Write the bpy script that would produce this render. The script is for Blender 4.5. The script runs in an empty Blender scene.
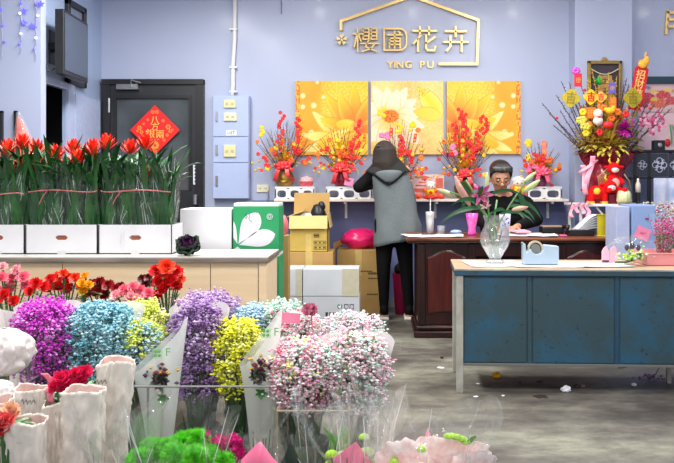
import bpy, bmesh, math, random
from mathutils import Vector, Matrix, Euler, noise
PI = math.pi
SC = bpy.context.scene
COL = SC.collection

# ------------------------------------------------------------------ camera, world, lights, exposure
HX, HY, FP = 380.0, 180.0, 800.0          # where the horizon and the depth lines meet, focal length in pixels
cam_d = bpy.data.cameras.new('camera')
cam = bpy.data.objects.new('camera', cam_d); COL.objects.link(cam)
cam.location = (0, 0, 1.25); cam.rotation_euler = (PI/2, 0, 0)
cam_d.sensor_width = 36.0; cam_d.lens = FP/674*36.0
cam_d.shift_x = -(HX-337.0)/674.0; cam_d.shift_y = -(231.5-HY)/674.0
cam_d.clip_end = 100
SC.camera = cam

w = bpy.data.worlds.new('world'); SC.world = w; w.use_nodes = True
w.node_tree.nodes['Background'].inputs[0].default_value = (0.86, 0.92, 1.0, 1)
w.node_tree.nodes['Background'].inputs[1].default_value = 0.42

def area(name, loc, size, size_y, power, rot=(0, 0, 0), col=(1, 1, 1), spread=PI):
    d = bpy.data.lights.new(name, 'AREA'); d.shape = 'RECTANGLE'; d.size = size; d.size_y = size_y
    d.energy = power; d.color = col; d.spread = spread
    o = bpy.data.objects.new(name, d); o.location = loc; o.rotation_euler = rot; COL.objects.link(o); return o
for i, (x, y, p) in enumerate([(-1.5, 2.6, 66), (1.3, 2.6, 46), (-1.5, 4.7, 66), (1.3, 4.7, 44), (-1.7, 6.0, 50), (1.1, 6.0, 40)]):
    area('ceiling_tube_light', (x, y, 3.12), 0.35, 1.25, p, col=(1, .985, .96))
for xw in (-.59, .326, 1.31, 2.6):
    d = bpy.data.lights.new('spot_lamp', 'POINT'); d.energy = 5
    d.shadow_soft_size = .045; d.color = (1, .93, .84)
    o = bpy.data.objects.new('spot_lamp', d); o.location = (xw*1.12, 6.95, 3.1); o.rotation_euler = (math.radians(14), 0, 0); COL.objects.link(o)
area('shopfront_daylight', (0.5, -1.5, 2.3), 6.0, 2.2, 60, rot=(math.radians(72), 0, 0), col=(.93, .97, 1))

SC.view_settings.view_transform = 'Standard'; SC.view_settings.look = 'None'
SC.view_settings.exposure = 0.2; SC.view_settings.gamma = 1.0; SC.view_settings.use_curve_mapping = False
SC.cycles.transparent_max_bounces = 24
SC.cycles.max_bounces = 8

# ------------------------------------------------------------------ helpers
def P(px, py, Y): return Vector(((px-HX)*Y/FP, Y, 1.25-(py-HY)*Y/FP))
def PX(px, Y): return (px-HX)*Y/FP
def PZ(py, Y): return 1.25-(py-HY)*Y/FP
def lin(c):
    return tuple(((v/255)/12.92 if v/255 <= .04045 else ((v/255+.055)/1.055)**2.4) for v in c)

MATS = {}
def mat(name, rgb, rough=.55, metal=0.0, var=.06, scale=18.0, bump=0.0, bscale=None, emit=0, spec=.5, trans=0, sss=0, rgb2=None, detail=3.0):
    if name in MATS: return MATS[name]
    m = bpy.data.materials.new(name); m.use_nodes = True; nt = m.node_tree; b = nt.nodes['Principled BSDF']
    c = lin(rgb)
    if rough >= .75: spec = .15
    tc = nt.nodes.new('ShaderNodeTexCoord'); nz = nt.nodes.new('ShaderNodeTexNoise')
    nz.inputs['Scale'].default_value = scale; nz.inputs['Detail'].default_value = detail
    nt.links.new(tc.outputs['Object'], nz.inputs['Vector'])
    rp = nt.nodes.new('ShaderNodeValToRGB'); e = rp.color_ramp.elements
    e[0].position = .3; e[1].position = .7
    if rgb2: d = lin(rgb2); e[0].color = (*d, 1); e[1].color = (*c, 1)
    else:
        e[0].color = (*[max(0, v*(1-var)) for v in c], 1); e[1].color = (*[min(1, v*(1+var)) for v in c], 1)
    nt.links.new(nz.outputs['Fac'], rp.inputs['Fac']); nt.links.new(rp.outputs['Color'], b.inputs['Base Color'])
    b.inputs['Roughness'].default_value = rough; b.inputs['Metallic'].default_value = metal
    b.inputs['Specular IOR Level'].default_value = spec
    if trans: b.inputs['Transmission Weight'].default_value = trans
    if emit:
        nt.links.new(rp.outputs['Color'], b.inputs['Emission Color']); b.inputs['Emission Strength'].default_value = emit
    if bump:
        n2 = nt.nodes.new('ShaderNodeTexNoise'); n2.inputs['Scale'].default_value = bscale or scale*3; n2.inputs['Detail'].default_value = 4
        nt.links.new(tc.outputs['Object'], n2.inputs['Vector'])
        bp = nt.nodes.new('ShaderNodeBump'); bp.inputs['Strength'].default_value = bump; bp.inputs['Distance'].default_value = .01
        nt.links.new(n2.outputs['Fac'], bp.inputs['Height']); nt.links.new(bp.outputs['Normal'], b.inputs['Normal'])
    MATS[name] = m; return m

def film(name, rgb=(255, 255, 255), body=.025, rough=.1, bump=.5, bscale=30, gloss=.17, thin=True):
    """thin clear wrapping: mostly see-through, with a white body and crinkled highlights"""
    if name in MATS: return MATS[name]
    m = bpy.data.materials.new(name); m.use_nodes = True; nt = m.node_tree; nt.nodes.clear()
    out = nt.nodes.new('ShaderNodeOutputMaterial'); tr = nt.nodes.new('ShaderNodeBsdfTransparent')
    gl = nt.nodes.new('ShaderNodeBsdfGlossy'); gl.inputs['Roughness'].default_value = rough
    df = nt.nodes.new('ShaderNodeBsdfDiffuse'); df.inputs['Color'].default_value = (*lin(rgb), 1)
    tl = nt.nodes.new('ShaderNodeBsdfTranslucent'); tl.inputs['Color'].default_value = (*lin(rgb), 1)
    add = nt.nodes.new('ShaderNodeMixShader'); nt.links.new(df.outputs[0], add.inputs[1]); nt.links.new(tl.outputs[0], add.inputs[2]); add.inputs[0].default_value = .5
    tc = nt.nodes.new('ShaderNodeTexCoord'); nz = nt.nodes.new('ShaderNodeTexNoise'); nz.inputs['Scale'].default_value = bscale; nz.inputs['Detail'].default_value = 3
    mp = nt.nodes.new('ShaderNodeMapping'); mp.inputs['Scale'].default_value = (1, 1, .35)
    nt.links.new(tc.outputs['Object'], mp.inputs['Vector']); nt.links.new(mp.outputs['Vector'], nz.inputs['Vector'])
    bp = nt.nodes.new('ShaderNodeBump'); bp.inputs['Strength'].default_value = bump; bp.inputs['Distance'].default_value = .02
    nt.links.new(nz.outputs['Fac'], bp.inputs['Height']); nt.links.new(bp.outputs['Normal'], gl.inputs['Normal'])
    lw = nt.nodes.new('ShaderNodeLayerWeight'); lw.inputs['Blend'].default_value = .25
    nt.links.new(bp.outputs['Normal'], lw.inputs['Normal'])
    mg = nt.nodes.new('ShaderNodeMath'); mg.operation = 'MULTIPLY_ADD'; mg.inputs[1].default_value = gloss; mg.inputs[2].default_value = gloss*.12
    nt.links.new(lw.outputs['Facing'], mg.inputs[0])
    m1 = nt.nodes.new('ShaderNodeMixShader'); m1.inputs[0].default_value = body
    nt.links.new(tr.outputs[0], m1.inputs[1]); nt.links.new(add.outputs[0], m1.inputs[2])
    m2 = nt.nodes.new('ShaderNodeMixShader'); nt.links.new(mg.outputs[0], m2.inputs[0])
    nt.links.new(m1.outputs[0], m2.inputs[1]); nt.links.new(gl.outputs[0], m2.inputs[2])
    nt.links.new(m2.outputs[0], out.inputs['Surface'])
    MATS[name] = m; return m

def vcol_mat(name, rough=.5):
    if name in MATS: return MATS[name]
    m = bpy.data.materials.new(name); m.use_nodes = True; nt = m.node_tree; b = nt.nodes['Principled BSDF']
    a = nt.nodes.new('ShaderNodeVertexColor'); a.layer_name = 'art'
    nt.links.new(a.outputs['Color'], b.inputs['Base Color']); b.inputs['Roughness'].default_value = rough
    MATS[name] = m; return m

class MB:
    def __init__(s): s.v = []; s.f = []; s.m = []
    def add(s, vs, fs, mi=0):
        n = len(s.v); s.v += [tuple(v) for v in vs]; s.f += [tuple(i+n for i in f) for f in fs]; s.m += [mi]*len(fs); return s
    def box(s, c, d, mi=0, rot=None):
        x, y, z = d[0]/2, d[1]/2, d[2]/2
        vs = [Vector((a*x, b*y, e*z)) for e in (-1, 1) for b in (-1, 1) for a in (-1, 1)]
        if rot is not None:
            R = Euler(rot).to_matrix(); vs = [R @ v for v in vs]
        vs = [v+Vector(c) for v in vs]
        return s.add(vs, [(0, 2, 3, 1), (4, 5, 7, 6), (0, 1, 5, 4), (2, 6, 7, 3), (0, 4, 6, 2), (1, 3, 7, 5)], mi)
    def bx(s, x0, x1, y0, y1, z0, z1, mi=0): return s.box(((x0+x1)/2, (y0+y1)/2, (z0+z1)/2), (x1-x0, y1-y0, z1-z0), mi)
    def tube(s, pts, r, seg=8, mi=0, caps=True, flat=1.0):
        pts = [Vector(p) for p in pts]; n = len(pts)
        rs = list(r) if hasattr(r, '__len__') else [r]*n
        vs = []; fs = []
        t0 = (pts[1]-pts[0]).normalized(); up = Vector((0, 0, 1)) if abs(t0.z) < .9 else Vector((1, 0, 0))
        nrm = t0.cross(up).normalized()
        for i in range(n):
            t = ((pts[min(i+1, n-1)]-pts[max(i-1, 0)])).normalized() if n > 1 else t0
            nrm = (nrm - t*nrm.dot(t));
            if nrm.length < 1e-6: nrm = t.orthogonal()
            nrm.normalize(); bn = t.cross(nrm)
            for k in range(seg):
                a = 2*PI*k/seg; vs.append(pts[i]+(nrm*math.cos(a)+bn*math.sin(a)*flat)*rs[i])
        for i in range(n-1):
            for k in range(seg):
                k2 = (k+1) % seg; fs.append((i*seg+k, i*seg+k2, (i+1)*seg+k2, (i+1)*seg+k))
        if caps: fs += [tuple(range(seg))[::-1], tuple((n-1)*seg+k for k in range(seg))]
        return s.add(vs, fs, mi)
    def lathe(s, prof, c=(0, 0, 0), seg=24, mi=0, sx=1, sy=1, fn=None):
        vs = []; fs = []; n = len(prof)
        for (r, z) in prof:
            for k in range(seg):
                a = 2*PI*k/seg; rr = r*(fn(a, z) if fn else 1); vs.append((c[0]+rr*math.cos(a)*sx, c[1]+rr*math.sin(a)*sy, c[2]+z))
        for i in range(n-1):
            for k in range(seg):
                k2 = (k+1) % seg; fs.append((i*seg+k, i*seg+k2, (i+1)*seg+k2, (i+1)*seg+k))
        if prof[0][0] > 1e-5 and getattr(s, 'capb', True): fs.append(tuple(range(seg))[::-1])
        return s.add(vs, fs, mi)
    def ball(s, c, r, seg=10, rings=7, mi=0, rot=None, fn=None):
        rx, ry, rz = r if hasattr(r, '__len__') else (r, r, r)
        c = Vector(c); R = Euler(rot).to_matrix() if rot is not None else None
        vs = []; fs = []
        def q(v):
            if fn: v = v*fn(v)
            v = Vector((v.x*rx, v.y*ry, v.z*rz)); return c+(R @ v if R else v)
        vs.append(q(Vector((0, 0, -1))))
        for i in range(1, rings):
            ph = -PI/2+PI*i/rings
            for k in range(seg):
                a = 2*PI*k/seg; vs.append(q(Vector((math.cos(ph)*math.cos(a), math.cos(ph)*math.sin(a), math.sin(ph)))))
        vs.append(q(Vector((0, 0, 1))))
        for k in range(seg): fs.append((0, 1+(k+1) % seg, 1+k))
        for i in range(rings-2):
            for k in range(seg):
                a = 1+i*seg+k; b = 1+i*seg+(k+1) % seg; fs.append((a, b, b+seg, a+seg))
        L = len(vs)-1; o = 1+(rings-2)*seg
        for k in range(seg): fs.append((o+k, o+(k+1) % seg, L))
        return s.add(vs, fs, mi)
    def octa(s, c, r, mi=0, rnd=None):
        x, y, z = c; a = r*(rnd.uniform(.75, 1.25) if rnd else 1); b = r*(rnd.uniform(.75, 1.25) if rnd else 1); d = r*(rnd.uniform(.6, 1.1) if rnd else 1)
        n = len(s.v)
        s.v += [(x+a, y, z), (x-a, y, z), (x, y+b, z), (x, y-b, z), (x, y, z+d), (x, y, z-d)]
        s.f += [(n, n+2, n+4), (n+2, n+1, n+4), (n+1, n+3, n+4), (n+3, n, n+4), (n+2, n, n+5), (n+1, n+2, n+5), (n+3, n+1, n+5), (n, n+3, n+5)]
        s.m += [mi]*8; return s
    def prism(s, poly, c, ux, uy, nrm, t, mi=0):
        c, ux, uy, nrm = Vector(c), Vector(ux), Vector(uy), Vector(nrm); n = len(poly)
        vs = [c+ux*p[0]+uy*p[1] for p in poly]+[c+ux*p[0]+uy*p[1]+nrm*t for p in poly]
        fs = [tuple(range(n))[::-1], tuple(range(n, 2*n))]+[(i, (i+1) % n, (i+1) % n+n, i+n) for i in range(n)]
        return s.add(vs, fs, mi)
    def grid(s, fn, nu, nv, mi=0):
        vs = [fn(i/nu, j/nv) for j in range(nv+1) for i in range(nu+1)]
        fs = [(j*(nu+1)+i, j*(nu+1)+i+1, (j+1)*(nu+1)+i+1, (j+1)*(nu+1)+i) for j in range(nv) for i in range(nu)]
        return s.add(vs, fs, mi)
    def leaf(s, base, d, length, width, droop=.5, seg=6, mi=0, fold=.25, side=None, tipw=0.0):
        """a strap leaf leaving base in direction d, bending down by droop"""
        p = Vector(base); d = Vector(d).normalized(); sd = side or d.cross(Vector((0, 0, 1)))
        sd = Vector(sd)
        if sd.length < 1e-4: sd = Vector((1, 0, 0))
        sd.normalize(); vs = []; step = length/seg
        for i in range(seg+1):
            t = i/seg; wd = width*(math.sin(PI*min(1, t*.86+.12))**.8)*.5 if t < 1 else width*tipw
            up = sd.cross(d)
            vs += [p-sd*wd+up*wd*fold, p, p+sd*wd+up*wd*fold]
            d = (d+Vector((0, 0, -1))*droop/seg*(1+t)).normalized(); p = p+d*step
        fs = []
        for i in range(seg):
            a = i*3; fs += [(a, a+1, a+4, a+3), (a+1, a+2, a+5, a+4)]
        return s.add(vs, fs, mi)
    def build(s, name, mats, parent=None, smooth=False, loc=None, rot=None):
        me = bpy.data.meshes.new(name); me.from_pydata(s.v, [], s.f)
        if not isinstance(mats, (list, tuple)): mats = [mats]
        for m in mats: me.materials.append(m)
        if len(mats) > 1: me.polygons.foreach_set('material_index', s.m)
        if smooth: me.polygons.foreach_set('use_smooth', [True]*len(me.polygons))
        me.update()
        o = bpy.data.objects.new(name, me); COL.objects.link(o)
        if parent: o.parent = parent
        if loc is not None: o.location = loc
        if rot is not None: o.rotation_euler = rot
        return o

def tag(o, label=None, cat=None, group=None, kind=None):
    if label: o['label'] = label
    if cat: o['category'] = cat
    if group: o['group'] = group
    if kind: o['kind'] = kind
    return o
def thing(name, label, cat, loc=(0, 0, 0), group=None, rz=0):
    o = bpy.data.objects.new(name, None); COL.objects.link(o); o.location = loc; o.rotation_euler = (0, 0, rz); o.empty_display_size = .05
    return tag(o, label, cat, group)
def struct(o): o['kind'] = 'structure'; return o
def bevel(o, w=.004, seg=2):
    m = o.modifiers.new('bevel', 'BEVEL'); m.width = w; m.segments = seg; m.limit_method = 'ANGLE'; m.angle_limit = .6; return o
def subd(o, n=1):
    m = o.modifiers.new('sub', 'SUBSURF'); m.levels = n; m.render_levels = n; return o
def solid(o, t):
    m = o.modifiers.new('solid', 'SOLIDIFY'); m.thickness = t; m.offset = 0; return o
def remesh(o, vox, smooth_it=4):
    m = o.modifiers.new('rm', 'REMESH'); m.mode = 'VOXEL'; m.voxel_size = vox; m.use_smooth_shade = True
    if smooth_it:
        s = o.modifiers.new('sm', 'SMOOTH'); s.iterations = smooth_it; s.factor = .5
    bpy.context.view_layer.update()
    dg = bpy.context.evaluated_depsgraph_get(); me = bpy.data.meshes.new_from_object(o.evaluated_get(dg))
    o.modifiers.clear(); old = o.data; o.data = me; me.name = old.name
    if not me.materials:
        for mm in old.materials: me.materials.append(mm)
    me.polygons.foreach_set('use_smooth', [True]*len(me.polygons))
    return o
def text_obj(txt, size, depth, m, name, parent=None, loc=(0, 0, 0), rot=(PI/2, 0, 0), offset=0.0, align='CENTER', sx=1.0):
    cu = bpy.data.curves.new(name, 'FONT'); cu.body = txt; cu.size = size; cu.extrude = depth; cu.offset = offset; cu.resolution_u = 3
    cu.align_x = align; cu.align_y = 'CENTER'
    t = bpy.data.objects.new('tmp', cu); COL.objects.link(t); bpy.context.view_layer.update()
    dg = bpy.context.evaluated_depsgraph_get(); me = bpy.data.meshes.new_from_object(t.evaluated_get(dg))
    bpy.data.objects.remove(t); me.name = name; me.materials.clear(); me.materials.append(m)
    for p in me.polygons: p.material_index = 0
    o = bpy.data.objects.new(name, me); COL.objects.link(o); o.location = loc; o.rotation_euler = rot; o.scale = (sx, 1, 1)
    if parent: o.parent = parent
    return o
def copy_tree(o, parent=None):
    c = o.copy(); COL.objects.link(c); c.parent = parent
    for ch in list(o.children): copy_tree(ch, c)
    return c
def nz(v, s=1.0): return noise.noise(Vector(v)*s)
# ------------------------------------------------------------------ materials
def floor_material():
    m = bpy.data.materials.new('worn_concrete'); m.use_nodes = True; nt = m.node_tree; b = nt.nodes['Principled BSDF']
    tc = nt.nodes.new('ShaderNodeTexCoord'); mp = nt.nodes.new('ShaderNodeMapping'); mp.inputs['Scale'].default_value = (.55, 1.0, 1)
    nt.links.new(tc.outputs['Object'], mp.inputs['Vector'])
    def ns(s, d, r=.6):
        n = nt.nodes.new('ShaderNodeTexNoise'); n.inputs['Scale'].default_value = s; n.inputs['Detail'].default_value = d; n.inputs['Roughness'].default_value = r
        nt.links.new(mp.outputs['Vector'], n.inputs['Vector']); return n
    a = ns(1.5, 6, .62); r = nt.nodes.new('ShaderNodeValToRGB'); e = r.color_ramp.elements
    e[0].position = .36; e[0].color = (*lin((70, 64, 58)), 1); e[1].position = .64; e[1].color = (*lin((140, 138, 122)), 1)
    x = e.new(.5); x.color = (*lin((104, 99, 91)), 1)
    nt.links.new(a.outputs['Fac'], r.inputs['Fac'])
    c = ns(9, 10, .75); r2 = nt.nodes.new('ShaderNodeValToRGB'); f = r2.color_ramp.elements
    f[0].position = .38; f[0].color = (.42, .42, .42, 1); f[1].position = .6; f[1].color = (1.15, 1.15, 1.13, 1)
    nt.links.new(c.outputs['Fac'], r2.inputs['Fac'])
    mx = nt.nodes.new('ShaderNodeMix'); mx.data_type = 'RGBA'; mx.blend_type = 'MULTIPLY'; mx.inputs[0].default_value = .75
    nt.links.new(r.outputs['Color'], mx.inputs[6]); nt.links.new(r2.outputs['Color'], mx.inputs[7])
    nt.links.new(mx.outputs[2], b.inputs['Base Color'])
    rr = nt.nodes.new('ShaderNodeMapRange'); rr.inputs[3].default_value = .38; rr.inputs[4].default_value = .7
    nt.links.new(a.outputs['Fac'], rr.inputs[0]); nt.links.new(rr.outputs[0], b.inputs['Roughness'])
    bp = nt.nodes.new('ShaderNodeBump'); bp.inputs['Strength'].default_value = .25; bp.inputs['Distance'].default_value = .01
    nt.links.new(c.outputs['Fac'], bp.inputs['Height']); nt.links.new(bp.outputs['Normal'], b.inputs['Normal'])
    return m
def desk_blue():
    m = bpy.data.materials.new('worn_blue_paint'); m.use_nodes = True; nt = m.node_tree; b = nt.nodes['Principled BSDF']
    tc = nt.nodes.new('ShaderNodeTexCoord'); a = nt.nodes.new('ShaderNodeTexNoise'); a.inputs['Scale'].default_value = 3.2; a.inputs['Detail'].default_value = 6; a.inputs['Roughness'].default_value = .6
    nt.links.new(tc.outputs['Object'], a.inputs['Vector'])
    r = nt.nodes.new('ShaderNodeValToRGB'); e = r.color_ramp.elements
    e[0].position = .44; e[0].color = (*lin((50, 74, 82)), 1); e[1].position = .62; e[1].color = (*lin((38, 86, 112)), 1)
    nt.links.new(a.outputs['Fac'], r.inputs['Fac'])
    s2 = nt.nodes.new('ShaderNodeTexNoise'); s2.inputs['Scale'].default_value = 38; s2.inputs['Detail'].default_value = 3
    nt.links.new(tc.outputs['Object'], s2.inputs['Vector'])
    r2 = nt.nodes.new('ShaderNodeValToRGB'); f = r2.color_ramp.elements; f[0].position = .28; f[0].color = (.45, .42, .4, 1); f[1].position = .36; f[1].color = (1, 1, 1, 1)
    nt.links.new(s2.outputs['Fac'], r2.inputs['Fac'])
    mx = nt.nodes.new('ShaderNodeMix'); mx.data_type = 'RGBA'; mx.blend_type = 'MULTIPLY'; mx.inputs[0].default_value = .8
    nt.links.new(r.outputs['Color'], mx.inputs[6]); nt.links.new(r2.outputs['Color'], mx.inputs[7]); nt.links.new(mx.outputs[2], b.inputs['Base Color'])
    b.inputs['Roughness'].default_value = .42
    return m
def wood(name, c1, c2, scale=4, rough=.4, axis='X'):
    m = bpy.data.materials.new(name); m.use_nodes = True; nt = m.node_tree; b = nt.nodes['Principled BSDF']
    tc = nt.nodes.new('ShaderNodeTexCoord'); mp = nt.nodes.new('ShaderNodeMapping')
    mp.inputs['Scale'].default_value = {'X': (1, 12, 12), 'Z': (12, 12, 1)}[axis]
    nt.links.new(tc.outputs['Object'], mp.inputs['Vector'])
    a = nt.nodes.new('ShaderNodeTexNoise'); a.inputs['Scale'].default_value = scale; a.inputs['Detail'].default_value = 5
    nt.links.new(mp.outputs['Vector'], a.inputs['Vector'])
    r = nt.nodes.new('ShaderNodeValToRGB'); e = r.color_ramp.elements; e[0].position = .35; e[1].position = .68
    e[0].color = (*lin(c1), 1); e[1].color = (*lin(c2), 1)
    nt.links.new(a.outputs['Fac'], r.inputs['Fac']); nt.links.new(r.outputs['Color'], b.inputs['Base Color']); b.inputs['Roughness'].default_value = rough
    return m
WALL = mat('lavender_wall_paint', (172, 181, 208), .5, var=.03, scale=1.2)
WALL.node_tree.nodes['Principled BSDF'].inputs['Coat Weight'].default_value = .12; WALL.node_tree.nodes['Principled BSDF'].inputs['Coat Roughness'].default_value = .16
WALLL = mat('side_wall_paint', (156, 174, 206), .35, var=.03, scale=1.5)
DADO = mat('dark_blue_dado_and_shade', (104, 112, 156), .5, var=.06, scale=3)  # darker wall paint, with shade under the shelf mixed into the blue
CEIL = mat('ceiling_paint', (226, 228, 232), .8, var=.03)
BLACK = mat('black_paint', (22, 23, 26), .4, var=.15)
DARK = mat('charcoal_door_paint', (36, 38, 42), .4, var=.12, scale=5)
CHROME = mat('brushed_steel', (176, 178, 182), .3, metal=.85, var=.1)
GOLD = mat('brushed_gold', (232, 200, 134), .35, metal=.45, var=.05)
GOLDF = mat('gold_foil', (240, 190, 50), .35, metal=.15, var=.2, scale=40)
OLIVE = mat('gold_glitter', (190, 168, 40), .45, metal=.25, var=.3, scale=90)
RED = mat('festive_red', (226, 36, 34), .45, var=.12, scale=30)
REDS = mat('red_satin', (238, 60, 66), .3, var=.2, scale=25)
PINK = mat('pink_ribbon', (250, 138, 172), .4, var=.1)
CREAM = mat('cream_plastic', (232, 228, 196), .4, var=.03)
WHITE = mat('white_plastic', (236, 236, 236), .45, var=.03)
WBOX = mat('white_cardboard', (226, 224, 228), .6, var=.03, scale=6)
GBOX = mat('grey_white_cardboard', (196, 200, 206), .65, var=.04, scale=6)
CARD = mat('brown_cardboard', (186, 150, 92), .75, var=.07, scale=5, bump=.1)
CARDY = mat('yellow_brown_cardboard', (196, 166, 78), .7, var=.09, scale=5, bump=.1)
CARDL = mat('light_cardboard_flap', (222, 196, 128), .7, var=.06, scale=5)
PAPERW = mat('white_paper', (238, 240, 244), .6, var=.02)
INK = mat('black_ink', (34, 34, 38), .6, var=.1)
BLUE = desk_blue()
MAHOG = wood('mahogany', (26, 9, 8), (54, 17, 13), 3, .3, 'Z')
MAHOGT = wood('mahogany_top', (92, 44, 28), (140, 78, 48), 3, .3, 'X')
LWOOD = wood('counter_laminate', (240, 208, 166), (248, 222, 184), 2, .5, 'X')
GWOOD = wood('grey_worn_worktop', (104, 92, 82), (150, 138, 126), 3, .5, 'X')
GREEN = mat('leaf_green', (38, 90, 38), .38, var=.35, scale=14)
GREEN2 = mat('dark_leaf_green', (26, 74, 34), .36, var=.3, scale=14)
STEMG = mat('stem_green', (66, 104, 56), .6, var=.3, scale=20)
CLEAR = film('clear_cellophane')
CLEARS = film('clear_plastic_sleeve', body=.012, gloss=.2, bscale=22, bump=.9)
FROST = film('frosted_wrap', (240, 244, 240), body=.72, rough=.4, gloss=.08, bump=.3)
TISSUE = film('white_tissue_wrap', (246, 242, 240), body=.86, rough=.5, gloss=.04, bump=.4)
SKIN = mat('skin', (206, 154, 122), .5, var=.04, scale=8)
HAIR = mat('dark_hair', (30, 24, 22), .35, var=.3, scale=60)

# ------------------------------------------------------------------ room
BW = 7.9
fl = struct(MB().bx(-4.2, 3.4, -1.0, 8.3, -.1, 0).build('floor', floor_material()))
struct(MB().bx(-4.2, 3.4, 1.2, 8.3, 3.2, 3.3).build('ceiling', CEIL))
struct(MB().bx(-4.2, 3.4, BW, BW+.12, 0, 3.2).build('wall_back', WALL))
LX = PX(101.5, BW)      # side wall plane, about -2.75
LY = 6.4
mb = MB(); mb.bx(LX-.03, LX, LY+.6, BW, 0, 3.2); mb.bx(LX-.03, LX, LY, LY+.6, 2.04, 3.2)
struct(mb.build('wall_left', WALLL))
FX = PX(46, LY)
struct(MB().bx(-4.2, FX, LY-.1, LY, 0, 3.2).build('wall_front_left', WALL))
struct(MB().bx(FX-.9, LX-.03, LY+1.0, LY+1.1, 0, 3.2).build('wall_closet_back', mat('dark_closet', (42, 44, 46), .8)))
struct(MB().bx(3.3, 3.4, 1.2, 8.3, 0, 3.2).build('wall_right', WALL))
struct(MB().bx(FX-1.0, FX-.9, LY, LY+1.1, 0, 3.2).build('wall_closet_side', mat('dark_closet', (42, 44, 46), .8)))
# white frame beside the dark opening
mb = MB(); mb.bx(LX, LX+.025, LY+.6, LY+.74, 0, 2.1); mb.bx(LX, LX+.02, LY+.0, LY+.74, 2.04, 2.1)
struct(mb.build('trim_1', mat('pale_blue_trim', (176, 190, 222), .35)))
# tall pale cupboard front on the side wall
tg = struct(MB().bx(LX, LX+.03, LY+.76, BW-.12, .05, 2.02).build('trim_2', mat('pale_blue_gloss', (178, 192, 226), .25)))
# pilaster
PY = 7.66
struct(MB().bx(PX(575, PY), PX(632, PY), PY, BW, 0, 3.2).build('wall_pilaster', WALL))
# lower dark band
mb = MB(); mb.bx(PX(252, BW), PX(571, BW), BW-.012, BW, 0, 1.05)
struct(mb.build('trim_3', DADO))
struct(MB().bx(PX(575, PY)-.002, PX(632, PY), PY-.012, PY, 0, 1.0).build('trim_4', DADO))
struct(MB().bx(LX, 3.3, BW-.03, BW-.012, 0, .09).build('baseboard_back', mat('grey_skirting', (120, 120, 128), .5)))

# ------------------------------------------------------------------ back door
dx0, dx1 = PX(104, BW), PX(205, BW); dt = PZ(80, BW)
door = bpy.data.objects.new('door_1', None); COL.objects.link(door); door.location = (dx0, BW, 0); struct(door)
def loc_parent(o, par):
    o.parent = par; o.matrix_parent_inverse = Matrix.Translation(-par.location); return o
def dpart(mbx, name, m, **k): return loc_parent(mbx.build(name, m, **k), door)
mb = MB(); mb.bx(dx0, dx0+.08, BW-.07, BW, 0, dt); mb.bx(dx1-.08, dx1, BW-.07, BW, 0, dt); mb.bx(dx0, dx1, BW-.08, BW, dt-.05, dt)
dpart(mb, 'door_frame', BLACK)
a, b2 = dx0+.08, dx1-.08; gx0, gx1 = PX(118, BW), PX(190, BW); gz1, gz0 = PZ(99, BW), PZ(190, BW)
mb = MB(); mb.bx(a, gx0, BW-.05, BW-.01, 0, dt-.05); mb.bx(gx1, b2, BW-.05, BW-.01, 0, dt-.05); mb.bx(gx0, gx1, BW-.05, BW-.01, gz1, dt-.05); mb.bx(gx0, gx1, BW-.05, BW-.01, 0, gz0)
dpart(mb, 'door_leaf', DARK)
mb = MB(); mb.bx(gx0-.03, gx1+.03, BW-.062, BW-.05, gz1, gz1+.03); mb.bx(gx0-.03, gx0, BW-.062, BW-.05, gz0, gz1); mb.bx(gx1, gx1+.03, BW-.062, BW-.05, gz0, gz1)
dpart(mb, 'glazing_bead', BLACK)
dpart(MB().bx(gx0, gx1, BW-.035, BW-.025, gz0, gz1), 'door_glass', mat('dark_glass', (74, 80, 84), .12, var=.3, scale=3))
mb = MB()
for k in range(9):
    z = gz1-.06-k*.1; mb.bx(gx0+.01, gx1-.01, BW-.024, BW-.018, z-.006, z+.006)
mb = MB(); mb.bx(PX(120, BW), PX(141, BW), BW-.115, BW-.06, PZ(90.5, BW), PZ(85.5, BW)); mb.tube([P(131, 87, BW-.12), P(131, 80, BW-.13), P(141, 83, BW-.1)], .008, 6)
dpart(mb, 'door_closer', CHROME)
for z in (PZ(106, BW), PZ(160, BW)): dpart(MB().tube([(dx0+.075, BW-.075, z-.07), (dx0+.075, BW-.075, z+.07)], .011, 8), 'hinge', CHROME)
dpart(MB().lathe([(.0, 0), (.02, 0), (.022, .09), (.0, .1)], (PX(197.5, BW), BW-.1, PZ(204, BW)), 12), 'door_knob', CHROME)
st = MB().bx(PX(194.5, BW), PX(201, BW), BW-.054, BW-.05, PZ(184.5, BW), PZ(165, BW)); so = dpart(st, 'sticker', PAPERW)
so2 = MB()
for k in range(5): so2.bx(PX(195.8, BW), PX(199.8, BW), BW-.056, BW-.054, PZ(182.5-k*3.6, BW), PZ(180.3-k*3.6, BW))
dpart(so2, 'sticker_print', mat('blue_print', (52, 74, 140), .6))

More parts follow.
